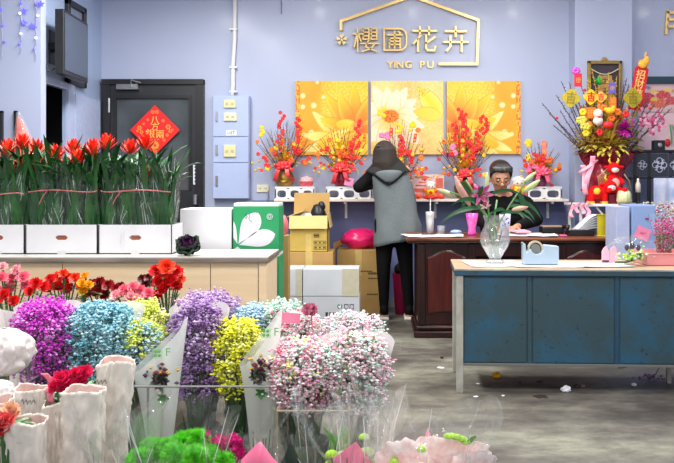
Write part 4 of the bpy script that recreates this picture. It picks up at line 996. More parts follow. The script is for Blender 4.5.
def lucky(label, px, py, Y, z, s_=1.0, hatc=WHITE):
    root = thing('lucky_figure', label, 'figurine', (PX(px, Y), Y, z), 'round lucky figurines on the wall shelf')
    mb = MB(); mb.lathe([(0, 0), (.075*s_, 0), (.08*s_, .02*s_), (.06*s_, .035*s_), (0, .035*s_)], seg=18); mb.build('base', RED, root, smooth=True)
    MB().ball((0, 0, .075*s_), (.055*s_, .048*s_, .05*s_), 16, 10).build('body', YEL, root, smooth=True)
    hd = MB().ball((0, -.01, .13*s_), (.048*s_, .045*s_, .04*s_), 16, 10).build('head', mat('cream_ceramic', (246, 226, 196), .3), root, smooth=True)
    MB().ball((0, 0, .155*s_), (.056*s_, .05*s_, .034*s_), 16, 8).build('cap', hatc, root, smooth=True)
    for sg in (-1, 1):
        MB().ball((sg*.018*s_, -.054*s_, .132*s_), .006*s_, 6, 5).build('eye', INK, hd)
        MB().ball((sg*.055*s_, -.02*s_, .09*s_), (.02*s_, .02*s_, .026*s_), 10, 7).build('arm', ORG, root, smooth=True)
    MB().ball((0, -.045*s_, .07*s_), (.018*s_, .01*s_, .018*s_), 10, 7).build('belly_badge', RED, root, smooth=True)
    return root
lucky('round lucky figurine with a white cap and red base, in front of the pale card', 430.5, 197, 7.68, SZ, .9)
lucky('round lucky figurine with a white cap peeping over the seated man', 518.5, 196, 7.7, SZ, 1.15)
for px in (418, 441): 
    t_ = MB(); t_.lathe([(0, 0), (.03, 0), (.036, .03), (.03, .05), (0, .055)], seg=14)
    tag(t_.build('red_ornament', mat('orange_red_plastic', (242, 84, 60), .35, var=.15), loc=(PX(px, 7.66), 7.66, SZ), smooth=True), 'small orange-red ornament on the side of the lucky figurine nearest the ' + ('woman' if px == 418 else 'lilies'), 'ornament')

# ------------------------------------------------------------------ mahogany desk
RY, RD, RZT = 6.3, .74, PZ(238, 6.3)
rx0, rx1 = PX(406, RY), PX(622, RY)
md = thing('wooden_desk', 'dark mahogany pedestal desk with an arched carved panel and stepped plinth', 'desk', (rx0, RY, 0)); Wd = rx1-rx0
def mbx(name, x0, x1, y0, y1, z0, z1, m=MAHOG, bv=.006, par=md, seg=2): return bevel(MB().bx(x0, x1, y0, y1, z0, z1).build(name, m, par), bv, seg)
mbx('desk_top', 0, Wd, 0, RD, RZT-.025, RZT, MAHOGT, .008)
mbx('top_moulding', .012, Wd-.012, .012, RD-.012, RZT-.045, RZT-.025, MAHOG, .01)
def pedestal(xa, xb, nm):
    mbx('pedestal_body', xa, xb, .05, RD-.04, .1, RZT-.045, MAHOG, .004)
    mbx('plinth', xa-.03, xb+.03, .02, RD-.02, 0, .055, MAHOG, .012)
    mbx('plinth', xa-.015, xb+.015, .035, RD-.03, .055, .1, MAHOG, .02)
    for xx in (xa+.035, xb-.035): mbx('corner_post', xx-.028, xx+.028, .035, .055, .1, RZT-.045, MAHOG, .01)
    pw = (xb-xa)-.16; xc = (xa+xb)/2; z0, z1 = .19, RZT-.16; n = 17
    top = [(xc-pw/2+pw*k/(n-1), z1+.055*math.sin(PI*k/(n-1))**1.6) for k in range(n)]; bot = [(xc+pw/2-pw*k/(n-1), z0+.02*math.sin(PI*k/(n-1))**1.3) for k in range(n)]
    poly = [(p[0], p[1]) for p in bot]+[(p[0], p[1]) for p in top]
    o = MB().prism(poly, (0, .05, 0), (1, 0, 0), (0, 0, 1), (0, -1, 0), .014).build('raised_panel', wood('mahogany_panel', (56, 16, 12), (84, 26, 20), 3, .3, 'Z'), md); bevel(o, .01, 2)
    mb = MB(); mb.tube([(p[0], .047, p[1]) for p in poly+poly[:1]], .008, 6); mb.build('panel_beading', MAHOG, md)
pedestal(.095, .095+.46, 0); pedestal(Wd-.5, Wd-.05, 1)
mbx('kneehole_panel', .55, Wd-.49, .3, .33, .12, RZT-.045, MAHOG, .003)
mbx('kneehole_rail', .55, Wd-.49, .05, .08, RZT-.15, RZT-.045, MAHOG, .003)

# ------------------------------------------------------------------ blue steel desk
DY, DD, DZ = 4.69, .55, PZ(268.5, 4.69)
bx0, bx1 = PX(454.5, DY), PX(712, DY); 
bd = thing('metal_desk', 'scuffed blue steel desk with white legs and a worn pale top', 'desk', (bx0, DY, 0)); Wb = bx1-bx0
STEELW = mat('worn_grey_white_paint', (196, 194, 184), .45, rgb2=(150, 146, 136), scale=9)
mbx('desk_top', 0, Wb, 0, DD, DZ-.012, DZ, mat('desk_top_tan', (196, 168, 138), .4, rgb2=(176, 150, 120), scale=6), .003, bd)
mbx('top_edge_trim', -.002, Wb, -.006, .006, DZ-.012, DZ-.001, STEELW, .002, bd)
mbx('apron', .0, Wb, -.003, .02, DZ-.042, DZ-.012, BLUE, .004, bd); mbx('apron', 0, .02, .0, DD, DZ-.042, DZ-.012, BLUE, .004, bd)
def leg(x, y, w_=.03, h_=None): mbx('leg', x, x+w_, y, y+w_, 0, DZ-.042, STEELW, .004, bd)
leg(.012, .004, .04); leg(.012, DD-.05, .035); leg(Wb-.05, .004, .04); leg(Wb-.05, DD-.05, .035)
px_ = lambda p: PX(p, DY+.015)-bx0
zb_ = PZ(363.5, DY+.015)
mbx('modesty_body', px_(463), Wb-.05, .022, DD-.05, zb_, DZ-.042, BLUE, .004, bd)
for (a, b) in [(463.6, 526), (532, 612), (618, 700)]:
    p_ = mbx('front_panel', px_(a), min(px_(b), Wb-.06), .014, .024, zb_+.008, DZ-.05, BLUE, .004, bd)
mbx('divider', px_(527), px_(531), .017, .024, zb_+.004, DZ-.045, BLUE, .002, bd)
mbx('divider', px_(613), px_(617), .017, .024, zb_+.004, DZ-.045, mat('dark_blue_paint', (34, 70, 96), .5), .002, bd)
mbx('bottom_rail', px_(463), Wb-.05, .012, .05, zb_-.012, zb_+.004, mat('dull_steel', (110, 112, 108), .5), .002, bd)
for q in (663.5, 672.5):
    x = PX(q, 4.98)-bx0; mbx('inner_leg', x-.013, x+.013, .28, .31, 0, zb_, STEELW, .003, bd)

bd.rotation_euler = (0, 0, math.radians(-2.6))
# things on the blue desk
def sheet(name, label, cx, cy, z, w_, d_, rz, m=PAPERW, amp=.004, seed=0, group=None, t=.0008):
    mb = MB(); mb.grid(lambda u, v: ((u-.5)*w_, (v-.5)*d_, .0015+amp*(1+noise.noise(Vector((u*3, v*3, seed))))*(.3+1.2*abs(u-.5))), 14, 8)
    o = mb.build(name, m, loc=(cx, cy, z), rot=(0, 0, rz), smooth=True); solid(o, t); return tag(o, label, 'paper', group)
NEWS = mat('newsprint', (232, 232, 236), .7, rgb2=(196, 198, 206), scale=120)
sheet('newspaper', 'thin white paper spread under the glass vase', PX(493, 4.95), 4.93, DZ, .34, .33, .1, PAPERW, .006, 1)
sheet('newspaper', 'printed sheet lying under the pale blue tape dispenser', PX(545, 4.9), 4.88, DZ+.001, .4, .34, -.05, NEWS, .004, 2)
sheet('newspaper', 'printed sheet between the tape dispenser and the flower packet', PX(597, 4.9), 4.88, DZ+.002, .36, .3, .06, NEWS, .005, 3)
# tape dispenser
td = thing('tape_dispenser', 'pale blue desktop tape dispenser with a roll of clear tape', 'tape dispenser', (PX(523.5, 4.83), 4.83, DZ+.008))
prof = [(0, 0), (.215, 0), (.215, .11), (.13, .118), (.118, .085), (.1, .066), (.075, .062), (.055, .075), (.045, .095), (.018, .07), (.014, .124), (.0, .13)]
LB = mat('pale_blue_plastic', (176, 196, 212), .35, var=.02)
bevel(MB().prism(prof, (0, 0, 0), (1, 0, 0), (0, 0, 1), (0, 1, 0), .075).build('body', LB, td), .006, 3)
mb = MB(); n = 28; ro, ri = .047, .036; c_ = (.078, .0375, .095)
for k in range(n):
    a, b = 2*PI*k/n, 2*PI*(k+1)/n
    vs = [(c_[0]+r_*math.cos(t), c_[1]+y, c_[2]+r_*math.sin(t)) for y in (-.012, .012) for r_ in (ri, ro) for t in (a, b)]
    mb.add(vs, [(0, 1, 3, 2), (4, 6, 7, 5), (2, 3, 7, 6), (0, 4, 5, 1)])
mb.build('tape_roll', mat('tape_amber', (206, 198, 170), .25), td, smooth=False)
mb = MB(); mb.tube([(c_[0], .015, c_[2]), (c_[0], .06, c_[2])], .028, 20); mb.build('hub', mat('dark_hub', (120, 124, 120), .4), td)
bevel(MB().bx(-.006, .004, .02, .055, .118, .134).build('cutter', CHROME, td), .001)
# glass vase with lilies
GLASS = film('vase_glass', (240, 244, 246), body=.16, rough=.04, gloss=.75, bump=.15, bscale=9)
vs_ = thing('glass_vase', 'clear footed glass vase of pink lilies on the blue desk', 'vase', (PX(495, 4.95), 4.95, DZ+.009))
vh = (262-215)*4.95/FP; R0 = 17*4.95/FP/2*1.12
prof = [(.0, 0), (.062, 0), (.058, .01), (.035, .022), (.05, .05), (.083, .1), (.094, .135), (.088, .18), (.066, .225), (.062, .25), (.074, vh)]
mb = MB(); mb.lathe(prof, seg=28); mb.build('glass', GLASS, vs_, smooth=True)
wt = MB(); wt.lathe([(0, .03), (.03, .03), (.048, .055), (.078, .1), (.089, .135), (.088, .142), (0, .142)], seg=24); wt.build('water', film('vase_water', (225, 235, 235), body=.22, rough=.03, gloss=.5, bump=.05), vs_, smooth=True)
LST = mat('lily_stem', (104, 140, 84), .45, var=.2, scale=20); LLF = mat('lily_leaf', (30, 84, 42), .35, var=.4, scale=10)
LB1 = mat('lily_bud_green_pink', (206, 176, 160), .45, rgb2=(160, 176, 110), scale=14); LBP = mat('lily_pink', (214, 52, 140), .4, rgb2=(240, 150, 200), scale=30); LB2 = mat('lily_bud_pale', (196, 208, 150), .45, rgb2=(170, 196, 120), scale=10)
def lv(px, py, dy=0): return P(px, py, 4.95+dy)-vs_.location
def stem(pts): 
    mb = MB(); mb.tube(pts, .006, 7); return mb.build('stem', LST, vs_, smooth=True)
base = Vector((0, 0, .035))
stem([base+Vector((.03, 0, 0)), lv(491, 222), lv(480, 205), lv(472, 190), lv(466, 180)])
stem([base+Vector((-.02, 0, 0)), lv(489, 220), lv(488, 205), lv(487, 184)])
stem([base+Vector((-.035, .01, 0)), lv(500, 222), lv(510, 205), lv(520, 190), lv(528, 178)])
stem([base+Vector((.0, -.02, 0)), lv(494, 218), lv(497, 200, .04), lv(500, 208, -.02)][:3])
stem([base+Vector((.02, .02, 0)), lv(490, 220), lv(476, 204), lv(462, 196), lv(450, 192)])
def bud(p0, p1, w_, m, name='bud'):
    p0, p1 = lv(*p0), lv(*p1); mb = MB(); n = 9
    mb.tube([p0+(p1-p0)*k/(n-1) for k in range(n)], [w_*.85*max(.08, math.sin(PI*(.1+.86*k/(n-1)))**.8) for k in range(n)], 10, flat=.9); return mb.build(name, m, vs_, smooth=True)
bud((465, 200, 0), (455, 176, 0), .028, mat('lily_bud_rose', (206, 130, 140), .45, rgb2=(190, 170, 130), scale=16))
bud((470, 206, 0), (459, 184, -.03), .024, mat('lily_bud_rose', (206, 130, 140), .45))
bud((455, 197, .03), (437, 189, .03), .026, LB1)
bud((487, 188, 0), (487, 172, 0), .016, LB2); bud((523, 192, 0), (540, 180, -.02), .024, LB2); bud((524, 182, 0), (536, 172, 0), .018, LB2)
bud((512, 210, -.03), (528, 207, -.03), .022, mat('lily_bud_rose', (206, 130, 140), .45)); 
# open pink lily
def openlily(c, nrm, s_, m):
    c = lv(*c); nrm = Vector(nrm).normalized(); q = nrm.to_track_quat('Z', 'Y'); mb = MB()
    for k in range(6):
        a = k*PI/3; d = q @ Vector((math.cos(a)*.9, math.sin(a)*.9, .75)); sd = q @ Vector((-math.sin(a), math.cos(a), 0))
        p = c.copy(); vs = []; fs = []; L = s_; n = 7
        for i in range(n+1):
            t = i/n; w_ = L*.36*math.sin(PI*min(1, .12+.88*t)); vs += [p-sd*w_*.5, p-nrm*.012*math.sin(PI*t), p+sd*w_*.5]; d = (d-nrm*.13*(t*1.6)).normalized(); p = p+d*L/n
        for i in range(n): fs += [(i*3, i*3+1, i*3+4, i*3+3), (i*3+1, i*3+2, i*3+5, i*3+4)]
        mb.add(vs, fs)
    o = mb.build('flower', m, vs_, smooth=True)
    st = MB()
    for k in range(6): a = k*PI/3+.3; st.tube([c, c+q @ Vector((math.cos(a)*.2*s_, math.sin(a)*.2*s_, .7*s_))], .002, 4); st.ball(c+q @ Vector((math.cos(a)*.2*s_, math.sin(a)*.2*s_, .7*s_)), .006, 6, 4)
    st.build('stamen', mat('stamen_brown', (120, 60, 30), .6), o)
openlily((480, 193, -.01), (.25, -.8, -.25), .09, LBP)
bud((478, 190, 0), (474, 184, 0), .014, LBP, 'bud')
openlily((486, 207, -.03), (-.3, -.6, .6), .045, mat('lily_pale_pink', (236, 196, 204), .45)); 
for (p0, dr, L, w_, droop) in [((482, 208), (-1, -.2, .12), .30, .045, .65), ((481, 203), (-.9, -.5, .6), .26, .04, .9), ((491, 214), (-.15, -.5, .3), .16, .05, 1.5), ((489, 196), (.6, -.3, .5), .26, .035, 1.0),
                               ((500, 214), (.9, -.3, .5), .27, .04, 1.2), ((508, 206), (.8, -.2, .2), .22, .045, 1.2), ((514, 200), (.9, .1, .0), .24, .045, 1.0), ((512, 204), (.3, -.3, -.3), .14, .03, .3), ((470, 194), (-.5, -.3, .9), .12, .04, .4), ((476, 202), (.2, -.4, .9), .14, .045, .5),
                               ((466, 196), (-.3, .1, -1), .1, .035, .2), ((505, 210), (-.8, -.4, .3), .12, .035, .8), ((519, 192), (.4, 0, -1), .15, .05, .3)]:
    dv_ = Vector(dr).normalized(); mb = MB(); mb.leaf(lv(*p0), dr, L*.95, w_*.72, droop, 8, 0, fold=.2, side=dv_.cross(Vector((0, -1, .3)))); mb.build('leaf', LLF, vs_, smooth=True)
for k in range(3): mb = MB(); mb.leaf(base+Vector((.02*k-.02, 0, .05)), (.2*k-.2, -.1, 1), .14, .03, .1, 5); mb.build('leaf', LLF, vs_, smooth=True)
# pink card stand, flower packet, pink tray
pc_ = thing('pink_carton', 'small pink notched card holder beside the flower packet', 'card holder', (PX(602, 4.95), 4.95, DZ+.01))
PKC = mat('rose_pink_card', (236, 176, 196), .5, var=.03)
for (a, b, y) in [(0, .045, 0), (.05, .1, .01)]:
    poly = [(a, 0), (b, 0), (b, .06), (b-.008, .085), ((a+b)/2+.004, .1), (a+.01, .085), (a, .065)]
    bevel(MB().prism(poly, (0, y, 0), (1, 0, 0), (0, 0, 1), (0, 1, 0), .012).build('card', PKC, pc_), .002)
MB().bx(0, .1, 0, .03, 0, .012).build('foot', PKC, pc_)
fp = thing('flower_packet', 'cellophane packet of pale green flowers lying beside the pink tray', 'bouquet', (PX(634, 4.85), 4.85, DZ+.01))
rr = random.Random(8); mb = MB()
for k in range(70): 
    c = Vector((rr.gauss(0, .035), rr.gauss(0, .03), .03+abs(rr.gauss(0, .03)))); mb.octa(c, .011, 0 if k % 3 else 1, rr)
g1 = mb.build('flower_cluster', [mat('lime_blossom', (186, 214, 60), .5, var=.2), mat('white_blossom', (236, 238, 224), .5)], fp); tag(g1, kind='stuff')
mb = MB()
for k in range(14): a = rr.uniform(0, 6.3); mb.leaf((rr.uniform(-.04, .04), 0, .03), (math.cos(a), math.sin(a), rr.uniform(.2, 1.2)), rr.uniform(.05, .11), .03, .6, 4)
mb.build('leaves', mat('fresh_leaf', (110, 170, 60), .45, var=.3), fp)
mb = MB(); mb.tube([(0, 0, .03), (-.06, -.01, .012), (-.12, -.02, .012)], [.012, .008, .006], 6); mb.build('stems', STEMG, fp)
def crumple(cx, cy, cz, rx, ry, rz, seed, k1=2.5, a1=.35, a2=.18):
    return lambda u, v: tuple(Vector((cx, cy, cz))+Vector((rx*math.cos(2*PI*u)*math.sin(PI*v), ry*math.sin(2*PI*u)*math.sin(PI*v), -rz*math.cos(PI*v)))*(1+a1*noise.noise(Vector((math.cos(2*PI*u)*k1, math.sin(2*PI*u)*k1, v*k1+seed)))+a2*noise.noise(Vector((math.cos(2*PI*u)*9, math.sin(2*PI*u)*9, v*9+seed)))))
mb = MB(); mb.grid(crumple(-.01, 0, .08, .15, .07, .08, 3), 34, 20); mb.build('cellophane', CLEAR, fp, smooth=False)
for k in range(3):
    mb = MB(); mb.ball((-.05+.035*k, -.02, .1+.01*(k % 2)), (.014, .01, .02), 8, 6); mb.build('dark_bud', mat('dark_berry', (60, 44, 48), .5), fp)
tr = thing('pink_tray', 'shallow pink plastic tray with clear wrapped sprays in it', 'tray', (PX(643, 4.9), 4.84, DZ+.002))
tw, tdp, th = .34, .3, .075; mb = MB()
mb.bx(0, tw, 0, tdp, 0, .004); mb.bx(0, tw, 0, .004, 0, th); mb.bx(0, tw, tdp-.004, tdp, 0, th); mb.bx(0, .004, 0, tdp, 0, th); mb.bx(tw-.004, tw, 0, tdp, 0, th); mb.bx(-.006, tw+.006, -.006, .0, th-.008, th)
bevel(mb.build('tray_body', mat('salmon_pink_plastic', (232, 148, 152), .4, var=.03), tr), .002)
sp_ = thing('wrapped_spray', 'dried magenta and brown spray in clear wrap standing in the pink tray', 'bouquet', (PX(664, 4.98), 4.98, DZ+.008))
mb = MB(); rr = random.Random(4)
for k in range(240):
    z = rr.uniform(.05, .26); a = rr.uniform(0, 6.3); r_ = .03+.22*z*rr.random(); mb.octa((math.cos(a)*r_, math.sin(a)*r_, z), .008, 0 if z > .17 or k % 4 == 0 else (1 if k % 3 else 2), rr)
tag(mb.build('dried_blossoms', [mat('dried_magenta', (190, 60, 130), .6, var=.3), mat('dried_olive', (120, 106, 60), .6), mat('dried_brown', (110, 60, 50), .6)], sp_), kind='stuff')
mb = MB()
for k in range(9): a = k*.7; mb.tube([(math.cos(a)*.01, math.sin(a)*.01, 0), (math.cos(a)*.05, math.sin(a)*.04, .22)], .002, 4)
mb.build('stems', STEMG, sp_)
mb = MB(); mb.grid(lambda u, v: ((.025+.075*v+.008*math.sin(6*PI*u*2))*math.cos(2*PI*u), (.025+.06*v)*math.sin(2*PI*u), .0+.3*v), 32, 8); mb.build('clear_wrap', CLEAR, sp_, smooth=True)

# ------------------------------------------------------------------ blue cabinet box and sticky note
Yk = 5.9
kb = thing('blue_cabinet', 'narrow pale blue metal cabinet with a pink note on it, beside the wooden desk', 'cabinet', (PX(632, Yk), Yk, 0)); kw = PX(656, Yk)-PX(632, Yk); kz = PZ(205, Yk)
PBM = mat('powder_blue_metal', (140, 164, 208), .4, var=.03)
mbx('body', 0, kw, .012, .3, 0, kz, PBM, .004, kb); mbx('door', .004, kw-.004, 0, .012, .03, kz-.006, PBM, .003, kb)
MB().ball((kw*.62, -.004, kz-.1), (.016, .008, .006), 10, 6).build('handle', mat('dark_red_label', (130, 50, 70), .4), kb)
tag(bevel(MB().bx(0, .1, 0, .28, 0, kz-.012).build('lavender_panel', mat('pale_lavender_board', (176, 184, 216), .5), loc=(PX(616.5, Yk), Yk+.01, 0)), .004), 'pale lavender board standing upright against the narrow blue cabinet', 'board')
sn = thing('sticky_note', 'tilted pink note with a scribble stuck on the narrow blue cabinet', 'note', (PX(642.5, Yk), Yk-.004, PZ(233.5, Yk)))
mb = MB(); mb.box((0, 0, 0), (.108, .0015, .09), rot=(0, math.radians(25), 0)); mb.build('paper', PINK, sn)
mb = MB(); mb.tube([(-.02, -.002, .0), (-.01, -.002, .012), (-.006, -.002, -.008), (.004, -.002, .01), (.01, -.002, -.004), (.022, -.002, .008)], .0016, 5); mb.build('scribble', mat('maroon_ink', (120, 40, 70), .6), sn)

# ------------------------------------------------------------------ things on the wooden desk
DT = RZT+.001
tb = thing('tumbler', 'white steel tumbler with a straw at the corner of the wooden desk', 'cup', (PX(430, 6.72), 6.72, DT))
MB().lathe([(0, 0), (.027, 0), (.036, .16), (.037, .19), (.033, .19), (.03, .17), (0, .17)], seg=22).build('cup', mat('brushed_white_steel', (206, 206, 204), .25, metal=.3, var=.05), tb, smooth=True)
MB().tube([(0, 0, .05), (.004, 0, .3)], .004, 6).build('straw', WHITE, tb)
pk_ = thing('pink_cup', 'bright pink swirled plastic cup on the wooden desk', 'cup', (PX(472, 6.6), 6.6, DT))
MB().lathe([(0, 0), (.036, 0), (.034, .02), (.03, .06), (.044, .12), (.052, .18), (.048, .18), (.03, .07), (0, .07)], seg=22).build('cup', mat('pink_swirl_plastic', (226, 40, 160), .25, rgb2=(244, 120, 200), scale=12), pk_, smooth=True)
tag(MB().lathe([(0, 0), (.03, 0), (.034, .07), (.031, .07), (.027, .006), (0, .006)], seg=18).build('glass_cup', film('cup_glass', (220, 226, 236), body=.35, gloss=.4, rough=.06), loc=(PX(441, 6.75), 6.75, DT), smooth=True), 'small clear drinking glass beside the white tumbler', 'cup')
tag(MB().ball((0, 0, .02), (.05, .03, .02), 16, 8).build('mouse', mat('pale_blue_gloss2', (150, 176, 214), .3), loc=(PX(456, 6.7), 6.7, DT), smooth=True), 'pale blue rounded desk mouse beside the pink cup', 'mouse')
sheet('paper_sheet', 'loose white papers overhanging the corner of the wooden desk', PX(419, 6.5), 6.5, DT, .24, .34, .2, PAPERW, .006, 5)
sheet('paper_sheet', 'white papers lying between the tumbler and the pink cup', PX(445, 6.5), 6.5, DT+.002, .3, .3, -.1, PAPERW, .006, 6)
tag(MB().tube([(0, 0, 0), (.12, .03, 0)], .005, 6).build('pen', INK, loc=(PX(421, 6.5), 6.42, DT+.02)), 'black pen lying on the loose papers at the desk corner', 'pen')
sheet('paper_sheet', 'open pages under the seated man\'s hand', PX(520, 6.6), 6.58, DT, .4, .3, .08, PAPERW, .01, 7)
sheet('paper_sheet', 'white sheets spread beside the black terminal', PX(542, 6.5), 6.52, DT+.004, .24, .3, -.12, PAPERW, .008, 8)
tag(MB().box((0, 0, .012), (.13, .1, .012), rot=(.1, 0, .4)).build('pink_envelope', mat('rose_pink_card', (236, 176, 196), .5), loc=(PX(521, 6.62), 6.62, DT+.02)), 'pink envelope lying on the open pages', 'envelope')
cm = thing('patterned_mug', 'white mug with a blue flower pattern in front of the seated man', 'cup', (PX(504, 6.5), 6.45, DT+.012))
MB().lathe([(0, 0), (.036, 0), (.042, .1), (.046, .17), (.042, .17), (.034, .01), (0, .01)], seg=24).build('cup', mat('glazed_white', (226, 226, 240), .25), cm, smooth=True)
mb = MB(); rr = random.Random(3)
for (xx, zz) in [(-.02, .12), (.006, .13), (.022, .1), (-.006, .09), (.016, .14), (-.024, .08)]:
    yy = -math.sqrt(max(0, .0435**2-xx*xx)); mb.ball((xx, yy, zz), (.008, .002, .008), 8, 5)
mb.build('blue_pattern', mat('cobalt_print', (50, 70, 190), .3), cm, smooth=True)
bt = thing('card_terminal', 'flat black machine with a tan lid strip on the wooden desk', 'machine', (PX(541, 6.85), 6.8, DT))
mbx('body', 0, .19, 0, .14, 0, .055, BLACK, .008, bt); mbx('top_strip', .006, .184, .006, .134, .055, .064, mat('tan_plastic', (170, 138, 110), .4), .003, bt)
ph = thing('desk_phone', 'black desk telephone with keys beside the yellow tape roll', 'telephone', (PX(568, 6.6), 6.52, DT))
mb = MB(); mb.prism([(0, 0), (.2, 0), (.2, .03), (.0, .05)], (0, 0, 0), (0, 1, 0), (0, 0, 1), (1, 0, 0), .2); bevel(mb.build('base', BLACK, ph), .006)
mb = MB(); mb.tube([(-.02, .02, .06), (.0, .06, .075), (.0, .14, .075), (-.01, .19, .06)], [.018, .014, .014, .018], 8); mb.build('handset', BLACK, ph, smooth=True)
for i in range(3):
    for j in range(4): MB().bx(.07+i*.03, .09+i*.03, .04+j*.032, .06+j*.032, .03, .042+.0035*(j+1)*0+.006).build('key', mat('grey_key', (150, 150, 156), .5), ph)
MB().tube([(.0, .19, .05), (.02, .25, .08), (.05, .26, .2), (.09, .3, .28)], .004, 6).build('cable', BLACK, ph, smooth=True)
ob = thing('open_book', 'thick open ledger with fanned pages behind the yellow tape roll', 'book', (PX(586, 6.85), 6.78, DT))
for k in range(7):
    mb = MB(); mb.grid(lambda u, v, k=k: (-.1+u*.21, v*.17, .004+k*.0045+(.02+.012*k)*math.sin(u*PI*.55)**1.3*1.4), 10, 3); o = mb.build('page', PAPERW if k else mat('book_cover', (60, 66, 90), .5), ob, smooth=True); solid(o, .002)
yt = thing('yellow_tape_roll', 'upright translucent yellow-green roll on the wooden desk', 'roll', (PX(602, 6.5), 6.5, DT))
MB().lathe([(0, 0), (.045, 0), (.045, .004), (.04, .008), (.04, .168), (.045, .172), (.045, .178), (.02, .178), (.02, .165), (0, .165)], seg=26).build('roll', mat('olive_yellow_gloss', (186, 172, 28), .2, var=.08), yt, smooth=False)
pt_ = thing('blue_tape_dispenser', 'greyish blue tape dispenser with a black cutter beside the yellow roll', 'tape dispenser', (PX(609, 6.55), 6.55, DT))
bevel(MB().prism([(0, 0), (.15, 0), (.155, .06), (.12, .085), (.0, .08)], (0, 0, 0), (1, 0, 0), (0, 0, 1), (0, 1, 0), .07).build('body', mat('slate_blue_plastic', (120, 138, 184), .35), pt_), .012, 3)
mbx('cutter', .135, .15, .0, .07, .06, .12, BLACK, .004, pt_)
for (px, yy, lab) in [(563, 6.45, 'small pink eraser near the black telephone'), (613, 6.4, 'small magenta pad at the end of the wooden desk')]:
    tag(bevel(MB().bx(-.03, .03, -.02, .02, 0, .014).build('eraser', mat('magenta_rubber', (226, 90, 150), .5), loc=(PX(px, yy), yy, DT)), .006, 3), lab, 'stationery')

# ------------------------------------------------------------------ magenta bin, bottle items
mbn = thing('magenta_bin', 'tall magenta plastic bin standing behind the woman\'s legs', 'bin', (PX(400.5, 7.46), 7.46, 0))
MB().lathe([(0, 0), (.05, 0), (.075, .38), (.078, .385), (.07, .385), (.046, .01), (0, .01)], seg=24).build('bin_body', mat('magenta_plastic', (176, 20, 84), .35, var=.05), mbn, smooth=True)
mb = MB(); mb.ball((0, 0, .42), (.06, .055, .06), 14, 9, fn=lambda v: 1+.25*noise.noise(v*4)); mb.ball((.02, -.02, .49), (.03, .03, .05), 10, 7); tag(mb.build('black_cloth', BLACK, loc=(mbn.location.x, mbn.location.y, 0), smooth=True), 'black cloth stuffed into the tall magenta bin', 'cloth')

# ------------------------------------------------------------------ people
def limb(mb, pts, rad, seg=14):
    pts = [Vector(p) for p in pts]
    for i in range(len(pts)-1):
        n = 5; q = [pts[i]+(pts[i+1]-pts[i])*k/n for k in range(n+1)]; mb.tube(q, [rad[i]+(rad[i+1]-rad[i])*k/n for k in range(n+1)], seg)
    for p, r_ in zip(pts, rad): mb.ball(p, r_, seg, 9)
def hand(mb, wrist, d, palm_n, s_=1.0, curl=.5, side=1):
    """palm plus five separate bent fingers; d = pointing direction, palm_n = palm normal"""
    wrist = Vector(wrist); d = Vector(d).normalized(); nn = Vector(palm_n).normalized(); sd = d.cross(nn).normalized()
    R = Matrix((sd, d, nn)).transposed()
    e = R.to_euler()
    mb.ball(wrist+d*.045*s_, (.04*s_, .052*s_, .016*s_), 12, 8, rot=e)
    for k, (o_, L) in enumerate([(-.029, .062), (-.010, .072), (.010, .068), (.028, .053)]):
        p = wrist+d*.083*s_+sd*o_*s_; dd = d.copy(); pts = [p-d*.03*s_, p]
        for j, f in enumerate((.45, .32, .23)):
            dd = (dd+nn*curl*(.5+.3*j)).normalized(); pts.append(pts[-1]+dd*L*f*s_)
        mb.tube(pts, [.0095*s_, .0092*s_, .0086*s_, .008*s_, .0065*s_], 8); mb.ball(pts[-1], .0066*s_, 8, 5)
    p = wrist+d*.02*s_-sd*.03*s_*side; dd = (d*.75-sd*.7*side+nn*.3).normalized(); pts = [p, p+dd*.03*s_, p+dd*.03*s_+(dd+d*.4+nn*.3).normalized()*.026*s_, p+dd*.03*s_+(dd+d*.9+nn*.5).normalized()*.048*s_]
    mb.tube(pts, [.013*s_, .0115*s_, .01*s_, .008*s_], 8); mb.ball(pts[-1], .008*s_, 8, 5)
def shell(name, rings, m, par, closed_top=False, seg=32, fn=None, thick=.008, split=None):
    """rings: (centre, rx, ry) ; builds a clothing shell"""
    def f(u, v):
        t = v*(len(rings)-1); i = min(int(t), len(rings)-2); q = t-i; q = q*q*(3-2*q) if 0 else q
        c = Vector(rings[i][0])*(1-q)+Vector(rings[i+1][0])*q; rx = rings[i][1]*(1-q)+rings[i+1][1]*q; ry = rings[i][2]*(1-q)+rings[i+1][2]*q
        a = 2*PI*u; ca, sa = math.cos(a), math.sin(a); k = (abs(ca)**2.4+abs(sa)**2.4)**(-1/2.4)
        p = c+Vector((rx*ca*k, ry*sa*k, 0)); 
        if fn: p = p+fn(u, v, ca, sa)
        return p
    mb = MB(); nv = (len(rings)-1)*4; mb.grid(f, seg, nv); o = mb.build(name, m, par, smooth=True); solid(o, thick); return o
BLK = mat('black_cloth', (14, 14, 16), .8, var=.2, scale=60); VEST = mat('grey_wool', (112, 120, 122), .9, var=.16, scale=140, bump=.3, bscale=200); VESTD = mat('dark_grey_lining', (52, 52, 52), .85, var=.15, scale=90)
